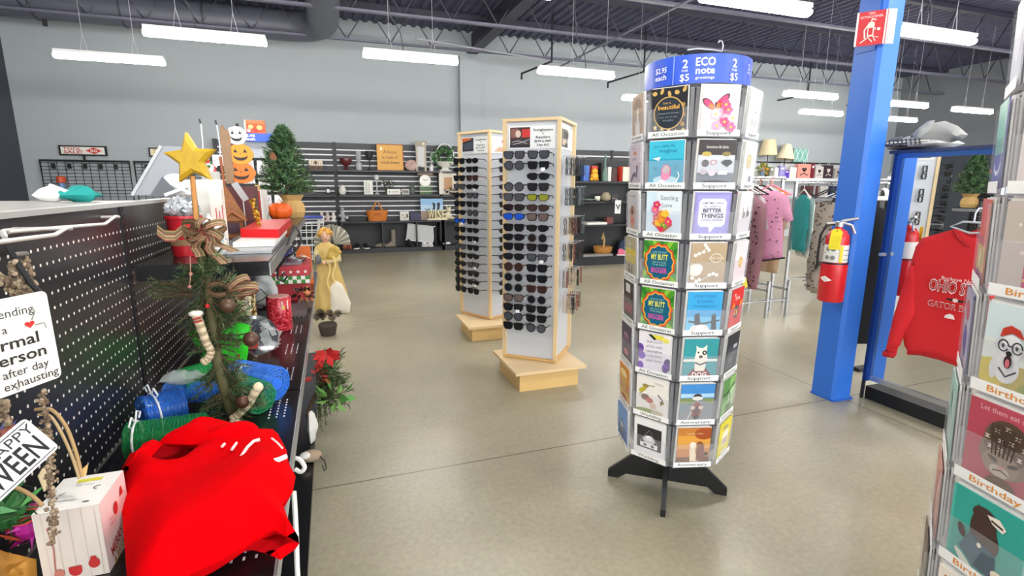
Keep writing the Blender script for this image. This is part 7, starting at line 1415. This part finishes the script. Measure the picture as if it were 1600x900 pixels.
cc = aty(329, 268, 2.35); m.use(mat('b8b8b0')).box((cc.x-.03, 2.335, ZU+.001), (cc.x+.03, 2.365, cc.z)); tag(m.build('christmas_pick_jar'), 'red, green and white Christmas picks in a pale jar behind the star', 'ornament')
# garden stakes with white tips
for i, (a, t0, b, lb) in enumerate(((313, 186, 319, 'thin stake with black and white tip, left of the others'), (338, 188, 346, 'thin stake with white hooked tip beside the wooden board'))):
    P = aty(a, t0, 2.75); Q_ = aty(b, 262, 2.75); st = thing('garden_stake', lb, 'stake', (Q_.x, 2.75, ZU)); L = P.z
    MB(mat('a05a34', .6)).tube([(Q_.x+.01, 2.75, ZU+.001), (Q_.x, 2.75, Q_.z+.05)], .006, 6).build('stake_rod', st)
    MB(mat('d8dadc', .4)).tube([(Q_.x, 2.75, Q_.z+.05), (Q_.x*.6+P.x*.4+.003, 2.75, Q_.z*.5+L*.5), (P.x, 2.75, L-.02)], .0032, 6).build('white_rod', st); MB(mat('26262a', .4)).tube([(P.x, 2.75, L-.02), (P.x-.004, 2.75, L)], .0042, 6).build('tip', st)
# pumpkin board stack on a maroon box
YB2 = 2.9; zt2 = aty(380, 291, YB2).z
mbx2 = MB(mat('5a2a2c', .5)).box((aty(345, 335, YB2).x, YB2-.05, ZU+.001), (aty(398, 335, YB2).x+.01, YB2+.12, zt2)).build('maroon_box'); tag(mbx2, 'dark maroon box under the stacked pumpkin board', 'box')
pk_ = thing('pumpkin_stack_board', 'wooden board of three stacked jack-o-lanterns, white on top of two orange', 'decoration', (aty(378, 335, YB2).x, YB2, zt2))
Mv = frame_of((1, 0, 0), (0, 0, 1), (0, YB2, 0)); PZ = lambda a, b: (aty(a, b, YB2).x, aty(a, b, YB2).z)
def pumpkin(cx, cy, rx, ry, col, dark, zf):
    c = PZ(cx, cy); s = 1/ (802.4/ (Vector((c[0], YB2, c[1]))-CAMP).dot(_f)); rx *= s; ry *= s
    out = [(c[0]+rx*math.cos(a)*(1+.03*math.cos(6*a)), c[1]+ry*math.sin(a)*(1-.05*abs(math.cos(a*2.0)))) for a in [2*PI*i/40 for i in range(40)]]
    o = MB(mat(col, .45), Mv).prism(out, -.012+zf, .004+zf).build('pumpkin_board', pk_)
    m = lambda x, y, e: Mv @ Vector((c[0]+x*rx, c[1]+y*ry, .004+zf+e))
    sh = [ngon(dark, [(-.55, .15), (-.38, .5), (-.2, .15)]), ngon(dark, [(.2, .15), (.38, .5), (.55, .15)]), ngon(dark, [(-.08, .02), (0, .14), (.08, .02)]), ngon(dark, [(-.6, -.12), (-.3, -.3), (0, -.34), (.3, -.3), (.6, -.12), (.45, -.45), (.2, -.6), (-.2, -.6), (-.45, -.45)])]
    ribs = [LN('c85a14' if col != 'eeeeea' else 'c8c8c4', [(k+.15*k*math.cos(a)**2*0, math.sin(a)*.85) for a in [-1.3+.26*i for i in range(11)]], .015) for k in (-.3, .0, .3)] if col == 'eeeeea' else []
    print_art(MB(M_WHITE), m, ribs+sh, 1, 1, .0006).build('carved_face', o); return o
pumpkin(377, 270, 20, 17, 'e87818', '30201a', 0); pumpkin(376, 241, 18, 16, 'f49a1c', '30201a', .004); pumpkin(370, 212, 14, 14.5, 'eeeeea', '26282a', .008)
MB(mat('3a3c40', .6)).tube([Mv @ Vector((*PZ(370, 198), 0)), Mv @ Vector((*PZ(371, 193), 0))], .007, 8).build('stem', pk_)
MB(mat('9a7c60', .7, noise=.2, scale=30), Mv).prism([PZ(*q_) for q_ in ((345, 198), (348, 195), (351, 204), (357, 202), (361, 215), (362, 240), (366, 270), (366, 290), (355, 291), (351, 265), (347, 235), (344, 212))], -.02, .014).build('wooden_backboard', pk_)
MB(mat('1a1a1c', .5), Mv).prism([PZ(*q_) for q_ in ((347, 287), (397, 287), (397, 291), (347, 291))], -.03, .03).build('black_base', pk_)
# rusty birdhouse
p = Vector((-.432, 2.55, ZU+.001)); bh = thing('rusty_birdhouse', 'rusty brown metal lantern house with steep pointed roof', 'lantern', p); RU = mat('8c5a34', .7, noise=.5, scale=60)
MB(RU, T(p) @ rotz(.5)).box((-.047, -.047, 0), (.047, .047, .09)).build('house_body', bh)
MB(RU, T(p) @ rotz(.5)).add([(-.062, -.062, .075), (.062, -.062, .075), (.062, .062, .075), (-.062, .062, .075), (0, 0, .24)], [(0, 1, 4), (1, 2, 4), (2, 3, 4), (3, 0, 4), (3, 2, 1, 0)]).build('steep_roof', bh)
MB(mat('4a3440', .5), T(p) @ rotz(.5)).box((-.03, -.049, .02), (.03, -.0475, .065)).build('opening', bh); MB(mat('a8643a', .6), T(p) @ rotz(.5)).tube([(-.05, -.064, .075), (0, -.055, .115), (.05, -.064, .075)], .006, 6).build('porch_trim', bh)
g_ = MB(mat('b0b2b4', .4)).box((0, -.002, 0), (.028, .002, .09), T(aty(372, 335, 2.7).x+.03, 2.68, zt2-.07) @ Matrix.Rotation(-.5, 4, 'Y')); g_.tube([(aty(372, 335, 2.7).x+.03, 2.68, zt2-.07), (aty(372, 335, 2.7).x+.03, 2.68, ZU+.001)], .003, 5); tag(g_.build('grey_wedge'), 'small grey slat leaning before the lowest orange pumpkin', 'slat')
q = random.Random(22); m = MB()
for i in range(46):
    t_ = i/46; c = aty(394+14*t_, 312+46*t_, 2.45)+Vector((q.uniform(-.008, .008), q.uniform(-.01, .01), 0)); m.use(mat(q.choice(('c89a2e', 'e0c050', '8a6a1e')), .3, .6)); m.ball(c, q.uniform(.004, .009), 6)
m.tube([aty(394, 312, 2.45), aty(408, 358, 2.45), Vector((aty(409, 362, 2.45).x, 2.45, ZU+.001))], .002, 4); tag(m.build('gold_branch'), 'gold glitter branch leaning on the rusty house', 'ornament')
tag(MB(mat('b03434', .4)).box((aty(388, 335, 3.3).x, 3.3, ZU+.001), (aty(409, 335, 3.3).x, 3.36, aty(400, 298, 3.3).z)).build('red_tin'), 'red tin with white rim behind the rusty house', 'tin'); o = bpy.data.objects['red_tin']
MB(mat('ecebe6', .4)).box((aty(409, 335, 3.3).x+.0005, 3.298, ZU+.001), (aty(411, 335, 3.3).x, 3.36, aty(400, 298, 3.3).z+.004)).build('white_rim', o)
tag(MB(mat('d8b070', .6)).box((aty(393, 335, 3.5).x, 3.5, ZU+.001), (aty(408, 335, 3.5).x, 3.56, aty(400, 289, 3.5).z)).build('tan_little_house'), 'small tan wooden house peeking above the red tin', 'decoration')
o = MB(mat('d8d6ce', .5)).box((aty(407, 335, 3.5).x, 3.42, ZU+.001), (aty(422, 335, 3.5).x, 3.45, aty(415, 297, 3.42).z)).build('leaf_card'); tag(o, 'pale upright card with a leaf print left of the orange pumpkin', 'card')
print_art(MB(M_WHITE), plane_map(frame_of((1, 0, 0), (0, 0, 1), (aty(407, 335, 3.5).x, 3.4195, ZU))), [E_('4f7a3a', .06*i+.75, .1+.09*(i % 3), .09, .03, .8) for i in range(4)], .06, .2, .0005).build('leaf_print', o)
# orange pumpkin
p = Vector((-.325, 3.80, ZU+.001)); pu = thing('orange_pumpkin', 'small bright orange artificial pumpkin on the upper shelf', 'pumpkin', p)
m = MB(mat('f2641a', .4)); n = 48; prof = [(.02, .008), (.05, 0), (.072, .03), (.078, .06), (.07, .092), (.045, .108), (.015, .1)]; vs = []
for r, z in prof:
    for j in range(n): th = 2*PI*j/n; k = .9+.1*abs(math.cos(4*th)); vs.append(p+Vector((r*k*math.cos(th), r*k*math.sin(th), z)))
m.add(vs, [(i*n+j, i*n+(j+1) % n, (i+1)*n+(j+1) % n, (i+1)*n+j) for i in range(len(prof)-1) for j in range(n)]+[tuple(range(n-1, -1, -1)), tuple(6*n+j for j in range(n))]); m.build('pumpkin_body', pu, 'all')
MB(mat('e8e0d0', .6)).tube([p+Vector((0, 0, .098)), p+Vector((0, 0, .12)), p+Vector((.012, 0, .13))], .008, 8).build('stem', pu)
o = MB(mat('e8e6e2', .5)).box((-.34, 4.0, ZU+.001), (-.22, 4.04, 1.325)).build('red_white_carton'); tag(o, 'white carton with a red band behind the orange pumpkin', 'box'); print_art(MB(M_WHITE), plane_map(frame_of((1, 0, 0), (0, 0, 1), (-.34, 3.9995, ZU))), [R('c83030', .15, .2, 1, .8), TX('f4e8e8', 'Joy', .7, .35, .3)], .12, .1, .0005).build('printed_band', o)
# small christmas tree in burlap
tx, ty = -.29, 4.02; tr = thing('small_christmas_tree', 'small bushy green Christmas tree in a burlap-wrapped pot, upper shelf', 'artificial tree', (tx, ty, ZU))
Zt_ = aty(440, 195, ty).z; Hh = Zt_-ZU; bs = .168
MB(mat('5a4632', .8)).tube([(tx, ty, ZU+.05), (tx, ty, Zt_-.03)], [.012, .004], 8).build('trunk', tr)
fo = MB(); q = random.Random(33); G = ('3c6236', '2c5030', '547f48', '1f3c26', '6d8f58', '35583a')
for i in range(330):
    h = q.uniform(0, 1)**1.1; z = ZU+.17+(Hh-.2)*h; R_ = bs*(1-h)**.75*.95+.02; a = q.uniform(0, 2*PI); d = Vector((math.cos(a), math.sin(a), .35+h*.6-.25*(1-h)))
    spray(fo, (tx+math.cos(a)*R_*.3, ty+math.sin(a)*R_*.3, z), d, R_*q.uniform(.6, 1.05), 30, i, G, .034, .004)
tag(fo.build('needle_foliage', tr), kind='stuff')
pc = MB(mat('8a5a3c', .8)); 
MB(mat('8a5a3c', .8)).lathe([(.005, 0), (.022, .015), (.025, .03), (.015, .055), (.003, .065)], (tx-.06, ty-.1, ZU+.38), 10).build('pine_cone', tr)
MB(mat('c8a468', .8, noise=.15, scale=80)).lathe([(.07, 0), (.085, .04), (.08, .09), (.06, .12), (.085, .16)], (tx+.03, ty-.0, ZU+.001), 16, lobes=0).build('burlap_pot', tr)
cr = MB(mat('2c4a30', .7)).tube([(tx+.0, ty, Zt_-.05), (tx+.03, ty-.01, Zt_-.03), (tx+.06, ty-.01, Zt_-.06), (tx+.05, ty, Zt_-.1)], .006, 6).tube([(tx-.02, ty, Zt_-.08), (tx-.02, ty, Zt_-.02), (tx+.005, ty, Zt_)], .005, 6).build('twig_top', tr)
# red flat box, white book and glass tray at the shelf front
MR = rotz(0)
rb = MB(mat('d8101c', .3)).prism([(-.335, 2.22), (-.195, 2.16), (-.195, 2.85), (-.335, 2.8)], ZU+.03, ZU+.062).build('flat_red_box'); tag(rb, 'flat shiny red box lying along the upper shelf edge', 'box')
tag(MB(mat('efeeea', .4)).box((-.335, 2.03, ZU+.012), (-.2, 2.6, ZU+.029)).build('white_flat_box'), 'flat white box directly under the shiny red box', 'box')
tag(MB(mat('c8ccd0', .1, alpha=.7)).box((-.39, 1.92, ZU+.001), (-.2, 2.5, ZU+.011)).build('clear_tray'), 'clear shallow plastic tray at the bottom of the flat pile', 'tray')
w_ = thing('white_gift_cone', 'small white paper cone with a turquoise bow before the rusty house', 'gift', (-.40, 2.12, ZU)); MB(mat('e4e6e4', .6)).lathe([(.05, 0), (.045, .02), (.012, .11), (.004, .13)], (-.405, 2.045, ZU+.001), 16).build('paper_cone', w_, True); leaves(MB(), (-.37, 2.03, ZU+.05), (.015, .015, .015), 20, 2, .014, ('2a9ab8', '4ab8cc')).build('turquoise_bow', w_)
# scroll iron hook at the shelf corner
P = [aty(a, b, 2.35) for a, b in ((459, 352), (468, 362), (471, 378), (462, 392), (446, 404), (434, 420), (434, 436), (443, 440), (449, 432), (444, 426), (440, 432))]
ih = MB(mat('141416', .3)).tube(P, .0045, 8).tube([aty(a, b, 2.35) for a, b in ((466, 375), (450, 392), (432, 402), (428, 416), (432, 424))], .0035, 8).tube([P[0], Vector((XS+.006, 2.35, ZU-.02))], .0045, 6); tag(ih.build('scroll_hook', smooth=True), 'black wrought-iron scroll hook hanging off the upper shelf corner', 'hook')
# middle shelf: candle
p = Vector((-.25, 2.49, ZD+.001)); cn = thing('red_glitter_candle', 'red glitter cylinder candle standing on the glossy middle shelf', 'candle', p)
def glit(c1, c2, sc=160, rough=.25):
    m = bpy.data.materials.new('glitter'); m.use_nodes = True; nt = m.node_tree; b = nt.nodes['Principled BSDF']; v = nt.nodes.new('ShaderNodeTexVoronoi'); v.inputs['Scale'].default_value = sc; tc = nt.nodes.new('ShaderNodeTexCoord'); nt.links.new(tc.outputs['Object'], v.inputs['Vector'])
    cr = nt.nodes.new('ShaderNodeValToRGB'); cr.color_ramp.elements[0].color = (*lin(c1), 1); cr.color_ramp.elements[1].color = (*lin(c2), 1); cr.color_ramp.elements[0].position = .3; cr.color_ramp.elements[1].position = .75
    sx = nt.nodes.new('ShaderNodeSeparateColor'); nt.links.new(v.outputs['Color'], sx.inputs[0]); nt.links.new(sx.outputs[0], cr.inputs[0]); nt.links.new(cr.outputs[0], b.inputs['Base Color']); b.inputs['Roughness'].default_value = rough; return m
MB(glit('a01020', 'f05060')).lathe([(.049, 0), (.052, .004), (.052, .15), (.049, .154)], p, 32).build('candle_body', cn, True); MB(mat('d8a8a0', .5)).lathe([(.045, .1541), (.045, .157)], p, 28).build('wax_top', cn)
Mc = lambda x, y, e: p+Vector(((.0525+e)*math.cos(-1.25+x/.052), (.0525+e)*math.sin(-1.25+x/.052), .1+y))
print_art(MB(M_WHITE), Mc, [R('f2ead8', 0, 0, .03, .04), R('e8b84a', .002, .002, .012, .02)], 1, 1, .0006).build('price_label', cn)
p = Vector((-.365, 2.36, ZD+.001)); gl = MB(glit('6a4a1a', 'f8e8b0', 110, .15)).lathe([(.04, 0), (.042, .19), (.04, .195)], p, 24).build('gold_mosaic_vase', smooth=True); tag(gl, 'gold mosaic mirror-chip cylinder vase behind the neon green bag', 'vase')
p = Vector((-.44, 2.3, ZD+.001)); gl = MB(mat('8a1a28', .1, alpha=.85)).lathe([(.045, 0), (.05, .1), (.03, .15), (.03, .19)], p, 20).build('red_glass_vase', smooth=True); tag(gl, 'dark red glass vase left of the gold mosaic vase', 'vase')
p = Vector((-.31, 2.3, ZD+.001)); tag(MB(mat('e0968a', .5)).box((p.x-.02, p.y-.03, p.z), (p.x+.03, p.y+.03, p.z+.09), taper=.8).build('pink_gift_bag'), 'small pink gift bag between the neon green bag and candle', 'bag')
pl_ = thing('wrapped_plate', 'round silver plate wrapped in cellophane right of the neon green bag', 'plate', (-.3, 2.13, ZD)); Mp = T(-.30, 2.1, ZD+.085) @ Matrix.Rotation(1.0, 4, 'X') @ Matrix.Rotation(.4, 4, 'Y')
MB(mat('8a8c90', .1, .9), Mp).lathe([(.02, .0), (.05, .002), (.075, .01), (.078, .012), (.05, .005)], n=32).build('silver_plate', pl_, True)
q = random.Random(8); m = MB(clear_plastic('ffffff', .35, .05)); c = Vector((-.29, 2.1, ZD+.075))
for i in range(50): d = Vector((q.gauss(0, 1), q.gauss(0, 1), q.gauss(0, 1))).normalized(); k = c+Vector((d.x*.07, d.y*.04, d.z*.06)); a = Vector((q.gauss(0, 1), q.gauss(0, 1), q.gauss(0, 1))).normalized()*.028; b = d.cross(a).normalized()*.02; m.add([k-a, k+b, k+a, k-b], [(0, 1, 2, 3)])
m.build('cellophane', pl_)
MB(mat('c83a34', .4), T(-.31, 2.06, ZD+.06) @ Matrix.Rotation(.9, 4, 'X')).box((-.02, -.015, 0), (.02, .03, .012)).build('red_candy', pl_)
# ghost cloth
Yg = 3.0; Mg = frame_of((1, 0, 0), (0, 0, 1), (0, Yg, 0)); gh = MB(mat('d6dad8', .7)).puffy([(aty(a, b, Yg).x, max(aty(a, b, Yg).z, ZD+.004)) for a, b in ((392, 440), (397, 428), (410, 424), (424, 432), (434, 450), (436, 476), (418, 482), (400, 480), (394, 462))], .05, Mg, wr=.01, soft=.03, step=.014, seed=6).build('white_ghost_cloth', smooth=True); tag(gh, 'crumpled white cloth ghost bag left of the Christmas gift box', 'bag')
tag(MB(mat('1a1a1c', .4)).tube([aty(a, b, 2.8) for a, b in ((385, 455), (396, 450), (408, 452), (418, 462), (432, 462), (436, 466))], .0022, 5).tube([aty(a, b, 2.8) for a, b in ((418, 462), (408, 470), (398, 474))], .0022, 5).build('black_wire_frame'), 'thin black wire glasses shape over the white ghost cloth', 'wire')
# christmas gift box
gb = thing('christmas_gift_box', 'red star gift box with green and white checked bands', 'gift box', (-.27, 3.2, ZD)); gx0, gx1, gy0, gy1 = -.41, -.14, 3.12, 3.4
MB(mat('b8303a', .5)).box((gx0+.01, gy0+.01, ZD+.001), (gx1-.01, gy1-.01, ZD+.13)).build('box_body', gb); MB(mat('c43a44', .5)).box((gx0, gy0, ZD+.1), (gx1, gy1, ZD+.2)).build('box_lid', gb)
for (M_, W, nm) in ((frame_of((1, 0, 0), (0, 0, 1), (gx0, gy0, ZD)), gx1-gx0, 'front_pattern'), (frame_of((0, 1, 0), (0, 0, 1), (gx1, gy0, ZD)), gy1-gy0, 'side_pattern')):
    sh = [R('f0f0ea' if (i+j) % 2 else '3f8a3a', i/12, .1+j*.022, (i+1)/12, .1+(j+1)*.022) for i in range(12) for j in range(2)]
    sh += [ngon('f4ece8', [(x*.9/W*W, y) for x, y in star(.06+.12*i, .17, .045/ (W/.27), .02)]) for i in range(0)]
    a = MB(M_WHITE); print_art(a, plane_map(M_), [('p', s_[1], [(x*W, y) for x, y in s_[2]], .5) for s_ in sh]+[('p', 'f4ece8', star((i+.5)*W/7, .168, .012), .5) for i in range(7)]+[('p', 'f0f0ea' if (i+j) % 2 else '3f8a3a', [(W*i/12, .002+j*.022), (W*(i+1)/12, .002+j*.022), (W*(i+1)/12, .002+(j+1)*.022), (W*i/12, .002+(j+1)*.022)], .5) for i in range(0) for j in range(1)], 1, 1, .0006).build(nm, gb)
q = random.Random(44); m = MB()
for i in range(60):
    m.use(mat(q.choice(('c8ccd2', '8a2a34', '6a6a74', 'e8e8ea', 'a84a54', '5a5058')), .3)); c = Vector((q.uniform(gx0+.03, gx1-.02), q.uniform(gy0+.02, gy1-.02), ZD+.205+q.uniform(0, .03))); d = Vector((q.gauss(0, 1), q.gauss(0, 1), .3)).normalized()*.035; e = d.cross(Vector((0, 0, 1))).normalized()*.012; m.add([c-d, c+e, c+d, c-e], [(0, 1, 2, 3)])
m.use(mat('8a8088')).box((gx0+.04, gy0+.03, ZD+.201), (gx1-.04, gy1-.03, ZD+.215)); tag(m.build('ribbon_pile'), 'pile of silver and burgundy ribbon on top of the gift box', 'ribbon')
for i, (x, y, c, lb, s) in enumerate(((-.30, 3.62, '4a4a9a', 'indigo gift bag behind the Christmas gift box', .26), (-.19, 3.66, 'e0702a', 'orange bag at the far end of the middle shelf', .25), (-.40, 3.66, 'b02a3a', 'red white-striped bag in the shade below the upper shelf', .3))):
    tag(MB(mat(c, .5)).box((x-.05, y-.04, ZD+.001), (x+.05, y+.04, ZD+s), taper=.85).build('gift_bag'), lb, 'bag')
# autumn pick by the box
m = leaves(MB(), (-.17, 2.93, ZD+.07), (.05, .05, .035), 50, 51, .028, ('3a2a22', '6a4636', 'c8824a', '2a1e1a')); m.use(mat('d88a5a', .5)).ball((-.15, 2.91, ZD+.085), .02, 10); m.use(mat('5a4a3a')).box((-.19, 2.9, ZD+.001), (-.13, 2.96, ZD+.03)); tag(m.build('autumn_pick'), 'brown and orange autumn pick cluster beneath the gift box', 'ornament')
tag(MB(mat('8a7a7c', .3, alpha=.5)).box((-.30, 2.72, ZD+.001), (-.15, 2.9, ZD+.03)).build('clear_case'), 'flat clear case behind the red candle at the shelf edge', 'case')
# ---------------------------------------------------------------- beside the gondola, at floor level
def pinecones(cx, cy, lab):
    t = thing('pine_cone_cluster', lab, 'pine cones', (cx, cy, 0)); MB(mat('4a4038', .8)).lathe([(.07, 0), (.09, .1), (.08, .12)], (cx, cy, 0), 14).build('pot', t)
    q = random.Random(3)
    for i in range(7):
        c = Vector((cx+q.uniform(-.1, .14), cy+q.uniform(-.06, .06), .12+q.uniform(0, .08))); m = MB(mat('3c3028', .8))
        for k in range(5):
            r = .035*math.sin(.5+k*.5)
            for j in range(7): a = j*.9+k*.45; m.add([c+Vector((0, 0, k*.014)), c+Vector((r*math.cos(a-.3), r*math.sin(a-.3), k*.014+.01)), c+Vector((r*1.3*math.cos(a), r*1.3*math.sin(a), k*.014+.018)), c+Vector((r*math.cos(a+.3), r*math.sin(a+.3), k*.014+.01))], [(0, 1, 2, 3)])
        m.build('pine_cone', t)
pinecones(-.10, 5.2, 'dark pine cone cluster on the floor at the angel statue')
# angel
ax, ay = -.07, 6.2; an = thing('angel_statue', 'large golden-robed angel figure with fan wings standing on the floor', 'statue', (ax, ay, 0))
def zz(py): return aty(510, py, ay).z
m = MB(mat('d6b870', .6, noise=.2, scale=12)); n = 40; vs = []; prof = [(.17, .0), (.185, .1), (.165, .25), (.14, .4), (.115, .52), (.11, .6), (.13, .68), (.12, .76), (.06, .80), (.035, .82)]
for r, z in prof:
    for j in range(n): th = 2*PI*j/n; k = 1+.09*math.sin(8*th+z*5)*(1-z); vs.append(Vector((ax+.02-z*.04+r*k*math.cos(th), ay+r*k*.8*math.sin(th), z)))
m.add(vs, [(i*n+j, i*n+(j+1) % n, (i+1)*n+(j+1) % n, (i+1)*n+j) for i in range(len(prof)-1) for j in range(n)]+[tuple(range(n-1, -1, -1))]); m.build('gold_robe', an, 'all')
MB(mat('efe8d8', .7)).puffy([(.0, .02), (.2, .0), (.22, .12), (.14, .34), (.06, .4), (.0, .3)], .03, frame_of((1, 0, 0), (0, 0, 1), (ax-.0, ay-.14, 0)), wr=.006, soft=.03, step=.03).build('white_skirt_panel', an, True)
for x0, z0, x1, z1 in ((-.0, .62, .03, .2), (.06, .66, .08, .3)): MB(mat('ecd488', .4)).tube([(ax+x0+.02*math.sin(i), ay-.15, z0+(z1-z0)*i/8) for i in range(9)], .014, 6).build('gold_ribbon', an, True)
MB(mat('c8a850', .5)).puffy([(-.08, -.05), (.04, -.08), (.12, .02), (.06, .1), (-.02, .08)], .04, frame_of((1, 0, 0), (0, 0, 1), (ax+.04, ay-.08, .68)), wr=.006, soft=.03, step=.02).build('shawl', an, True)
MB(mat('e2b49a', .5)).ball((ax-.01, ay-.03, .88), (.052, .055, .065), 20).ball((ax-.008, ay-.085, .872), (.01, .012, .012), 8).lathe([(.026, .79), (.024, .84)], (ax-.01, ay-.02, 0), 12).build('face', an, True)
fe = MB(mat('5a3428', .5)).ball((ax-.03, ay-.078, .89), (.008, .004, .005), 8).ball((ax+.012, ay-.078, .89), (.008, .004, .005), 8); fe.use(mat('b04a40')).ball((ax-.009, ay-.082, .85), (.013, .004, .005), 8); fe.build('facial_features', an)
q = random.Random(6); m = MB(mat('d8a452', .7))
for i in range(46): d = Vector((q.gauss(0, 1), q.gauss(0, 1)*.8+.3, abs(q.gauss(0, 1))+.1)).normalized(); m.ball(Vector((ax-.01, ay-.01, .89))+Vector((d.x*.068, d.y*.06, d.z*.07)), .024, 8)
m.build('blonde_curls', an, True)
for s, c in ((-1, 'd8d4c4'), (1, 'e4e0d0')):
    m = MB(mat(c, .7)); fc_ = (mat('8a8a80', .7), mat('d0ccb8', .7)); o0 = Vector((ax+.02*s+.06, ay+.05, .78))
    for i in range(11): m.use(fc_[i % 2]); a = PI/2-s*(i-1)*.17; L = .225-.006*i; e = o0+Vector((math.cos(a)*L, .01*(i % 2), math.sin(a)*L)); w = Vector((-math.sin(a), 0, math.cos(a)))*.02; m.add([o0+Vector((0, .01*(i % 2), 0)), e-w, e+Vector((math.cos(a), 0, math.sin(a)))*.012, e+w, o0+Vector((0, .01*(i % 2)+.008, 0)), e-w+Vector((0, .008, 0)), e+Vector((math.cos(a)*.012, .008, math.sin(a)*.012)), e+w+Vector((0, .008, 0))], [(0, 1, 2, 3), (7, 6, 5, 4), (0, 4, 5, 1), (1, 5, 6, 2), (2, 6, 7, 3), (3, 7, 4, 0)])
    m.build('wing', an)
for s in (-1, 1): MB(mat('d8c490', .6)).tube([(ax+.1*s, ay-.02, .74), (ax+.12*s, ay-.1, .62), (ax+.0*s-.02, ay-.16, .6)], [.035, .032, .022], 10).build('sleeve', an, True)
MB(mat('e2b49a', .5)).ball((ax-.04, ay-.18, .6), (.022, .02, .016), 10).build('hands', an, True); MB(mat('6a6a70', .5)).ball((ax-.1, ay-.18, .64), (.035, .03, .06), 10).build('grey_dove', an, True)
# shopping cart behind
ct_ = thing('shopping_cart', 'silver wire shopping cart parked behind the end of the gondola', 'shopping cart', (-.35, 7.0, 0)); WM = mat('dfe2e6', .3, .3)
x0, x1, y0, y1 = -.62, -.1, 6.7, 7.5
b = MB(WM)
for k in range(6):
    t_ = k/5; z = .55+.45*t_; e = .05*(1-t_); b.tube([(x0+e, y0+e, z), (x1-e, y0+e, z), (x1-e, y1-e, z), (x0+e, y1-e, z)], .006 if k < 5 else .013, 5, close=True)
for k in range(12):
    t_ = k/11
    for X in (0, 1): b.tube([((x0, x1)[X]+(.05, -.05)[X], y0+.05+(y1-y0-.1)*t_, .55), ((x0, x1)[X], y0+(y1-y0)*t_, 1.0)], .005, 4)
    if k < 9: b.tube([(x0+.05+(x1-x0-.1)*k/8, y0+.05, .55), (x0+(x1-x0)*k/8, y0, 1.0)], .005, 4).tube([(x0+.05+(x1-x0-.1)*k/8, y0+.05, .55), (x0+.05+(x1-x0-.1)*k/8, y1-.05, .55)], .003, 4)
b.build('wire_basket', ct_)
for X in (x0+.05, x1-.05): MB(WM).tube([(X, y0-.05, 1.05), (X, y0+.1, .5), (X, y0+.1, .2), (X, y1-.1, .15)], .014, 8).build('side_frame', ct_, True)
MB(mat('3a4a9a', .4)).tube([(x0, y0-.05, 1.07), (x1, y0-.05, 1.07)], .018, 10).build('handle', ct_, True)
for X in (x0+.08, x1-.08):
    for Yw in (y0+.1, y1-.12): MB(mat('2a2a2c', .5)).lathe([(.06, -.015), (.06, .015)], (X, Yw, .06), 16, Matrix.Rotation(PI/2, 4, 'Y')).tube([(X, Yw, .06), (X, Yw, .18)], .01, 6).build('wheel', ct_)
# poinsettia spray standing on the base shelf
wx, wy = -.06, 2.98; ws_ = thing('poinsettia_spray', 'evergreen spray with red poinsettia flower leaning out at the gondola base', 'artificial plant', (wx, wy, .16)); fo = MB(); q = random.Random(77)
for i in range(95):
    a = q.uniform(-1.7, 1.6); d = Vector((math.cos(a)*.9, q.uniform(-.7, .3), math.sin(a)*.9)); spray(fo, (wx-.06+q.uniform(-.02, .04), wy+q.uniform(-.05, .05), .28+q.uniform(-.06, .16)), d, q.uniform(.08, .2), 28, i+500, ('3f6a3c', '4f7d44', '2c4c2e', '6d8a4c', '3a5a34'), .036, .003)
tag(fo.build('needle_foliage', ws_), kind='stuff')
m = MB()
for i in range(9): a = i*.7; m.use(mat(('c8282a', 'e03a3a')[i % 2], .6)); c = Vector((wx-.01, wy-.05, .52)); d = Vector((math.cos(a), -.4, math.sin(a)*.4)).normalized()*.085; w = d.cross(Vector((0, 1, .2))).normalized()*.022; m.add([c, c+d*.5+w, c+d, c+d*.5-w], [(0, 1, 2, 3)])
m.build('poinsettia_bloom', ws_); leaves(MB(), (wx+.02, wy-.1, .27), (.06, .03, .06), 14, 3, .07, ('5a9a44', '7ab05a')).build('holly_leaves', ws_); leaves(MB(), (wx-.06, wy-.1, .42), (.03, .03, .06), 18, 4, .05, ('c83a34', 'a83028')).build('red_leaves', ws_)
MB(mat('5a4630', .8)).tube([(wx-.14, wy, .161), (wx-.1, wy, .25), (wx-.04, wy, .34)], .012, 8).build('stem', ws_)
# low shelf small things by the aisle
o = MB(mat('e6e4de', .6)).puffy([(-.03, 0), (.03, 0), (.035, .09), (.02, .16), (-.02, .17), (-.035, .08)], .02, frame_of((.3, 1, 0), (0, 0, 1), (-.16, 2.62, .165)), wr=.004, soft=.02, step=.014).build('white_pouch', smooth=True); tag(o, 'white pouch standing on the base shelf below the spray', 'pouch')
mo = thing('brown_slipper_toy', 'small brown and white mouse-shaped toy with a black loop, base shelf', 'toy', (-.16, 2.42, .161)); MB(mat('a8927a', .7)).ball((-.16, 2.42, .19), (.05, .035, .028), 14).build('toy_body', mo, True); MB(mat('ece8e2', .6)).ball((-.185, 2.40, .205), (.026, .025, .016), 10).build('white_patch', mo, True); MB(mat('1c1c1e', .5)).tube([(-.12, 2.4, .19), (-.1, 2.39, .17), (-.095, 2.385, .13), (-.105, 2.385, .12), (-.112, 2.39, .15)], .003, 5).build('black_loop', mo)
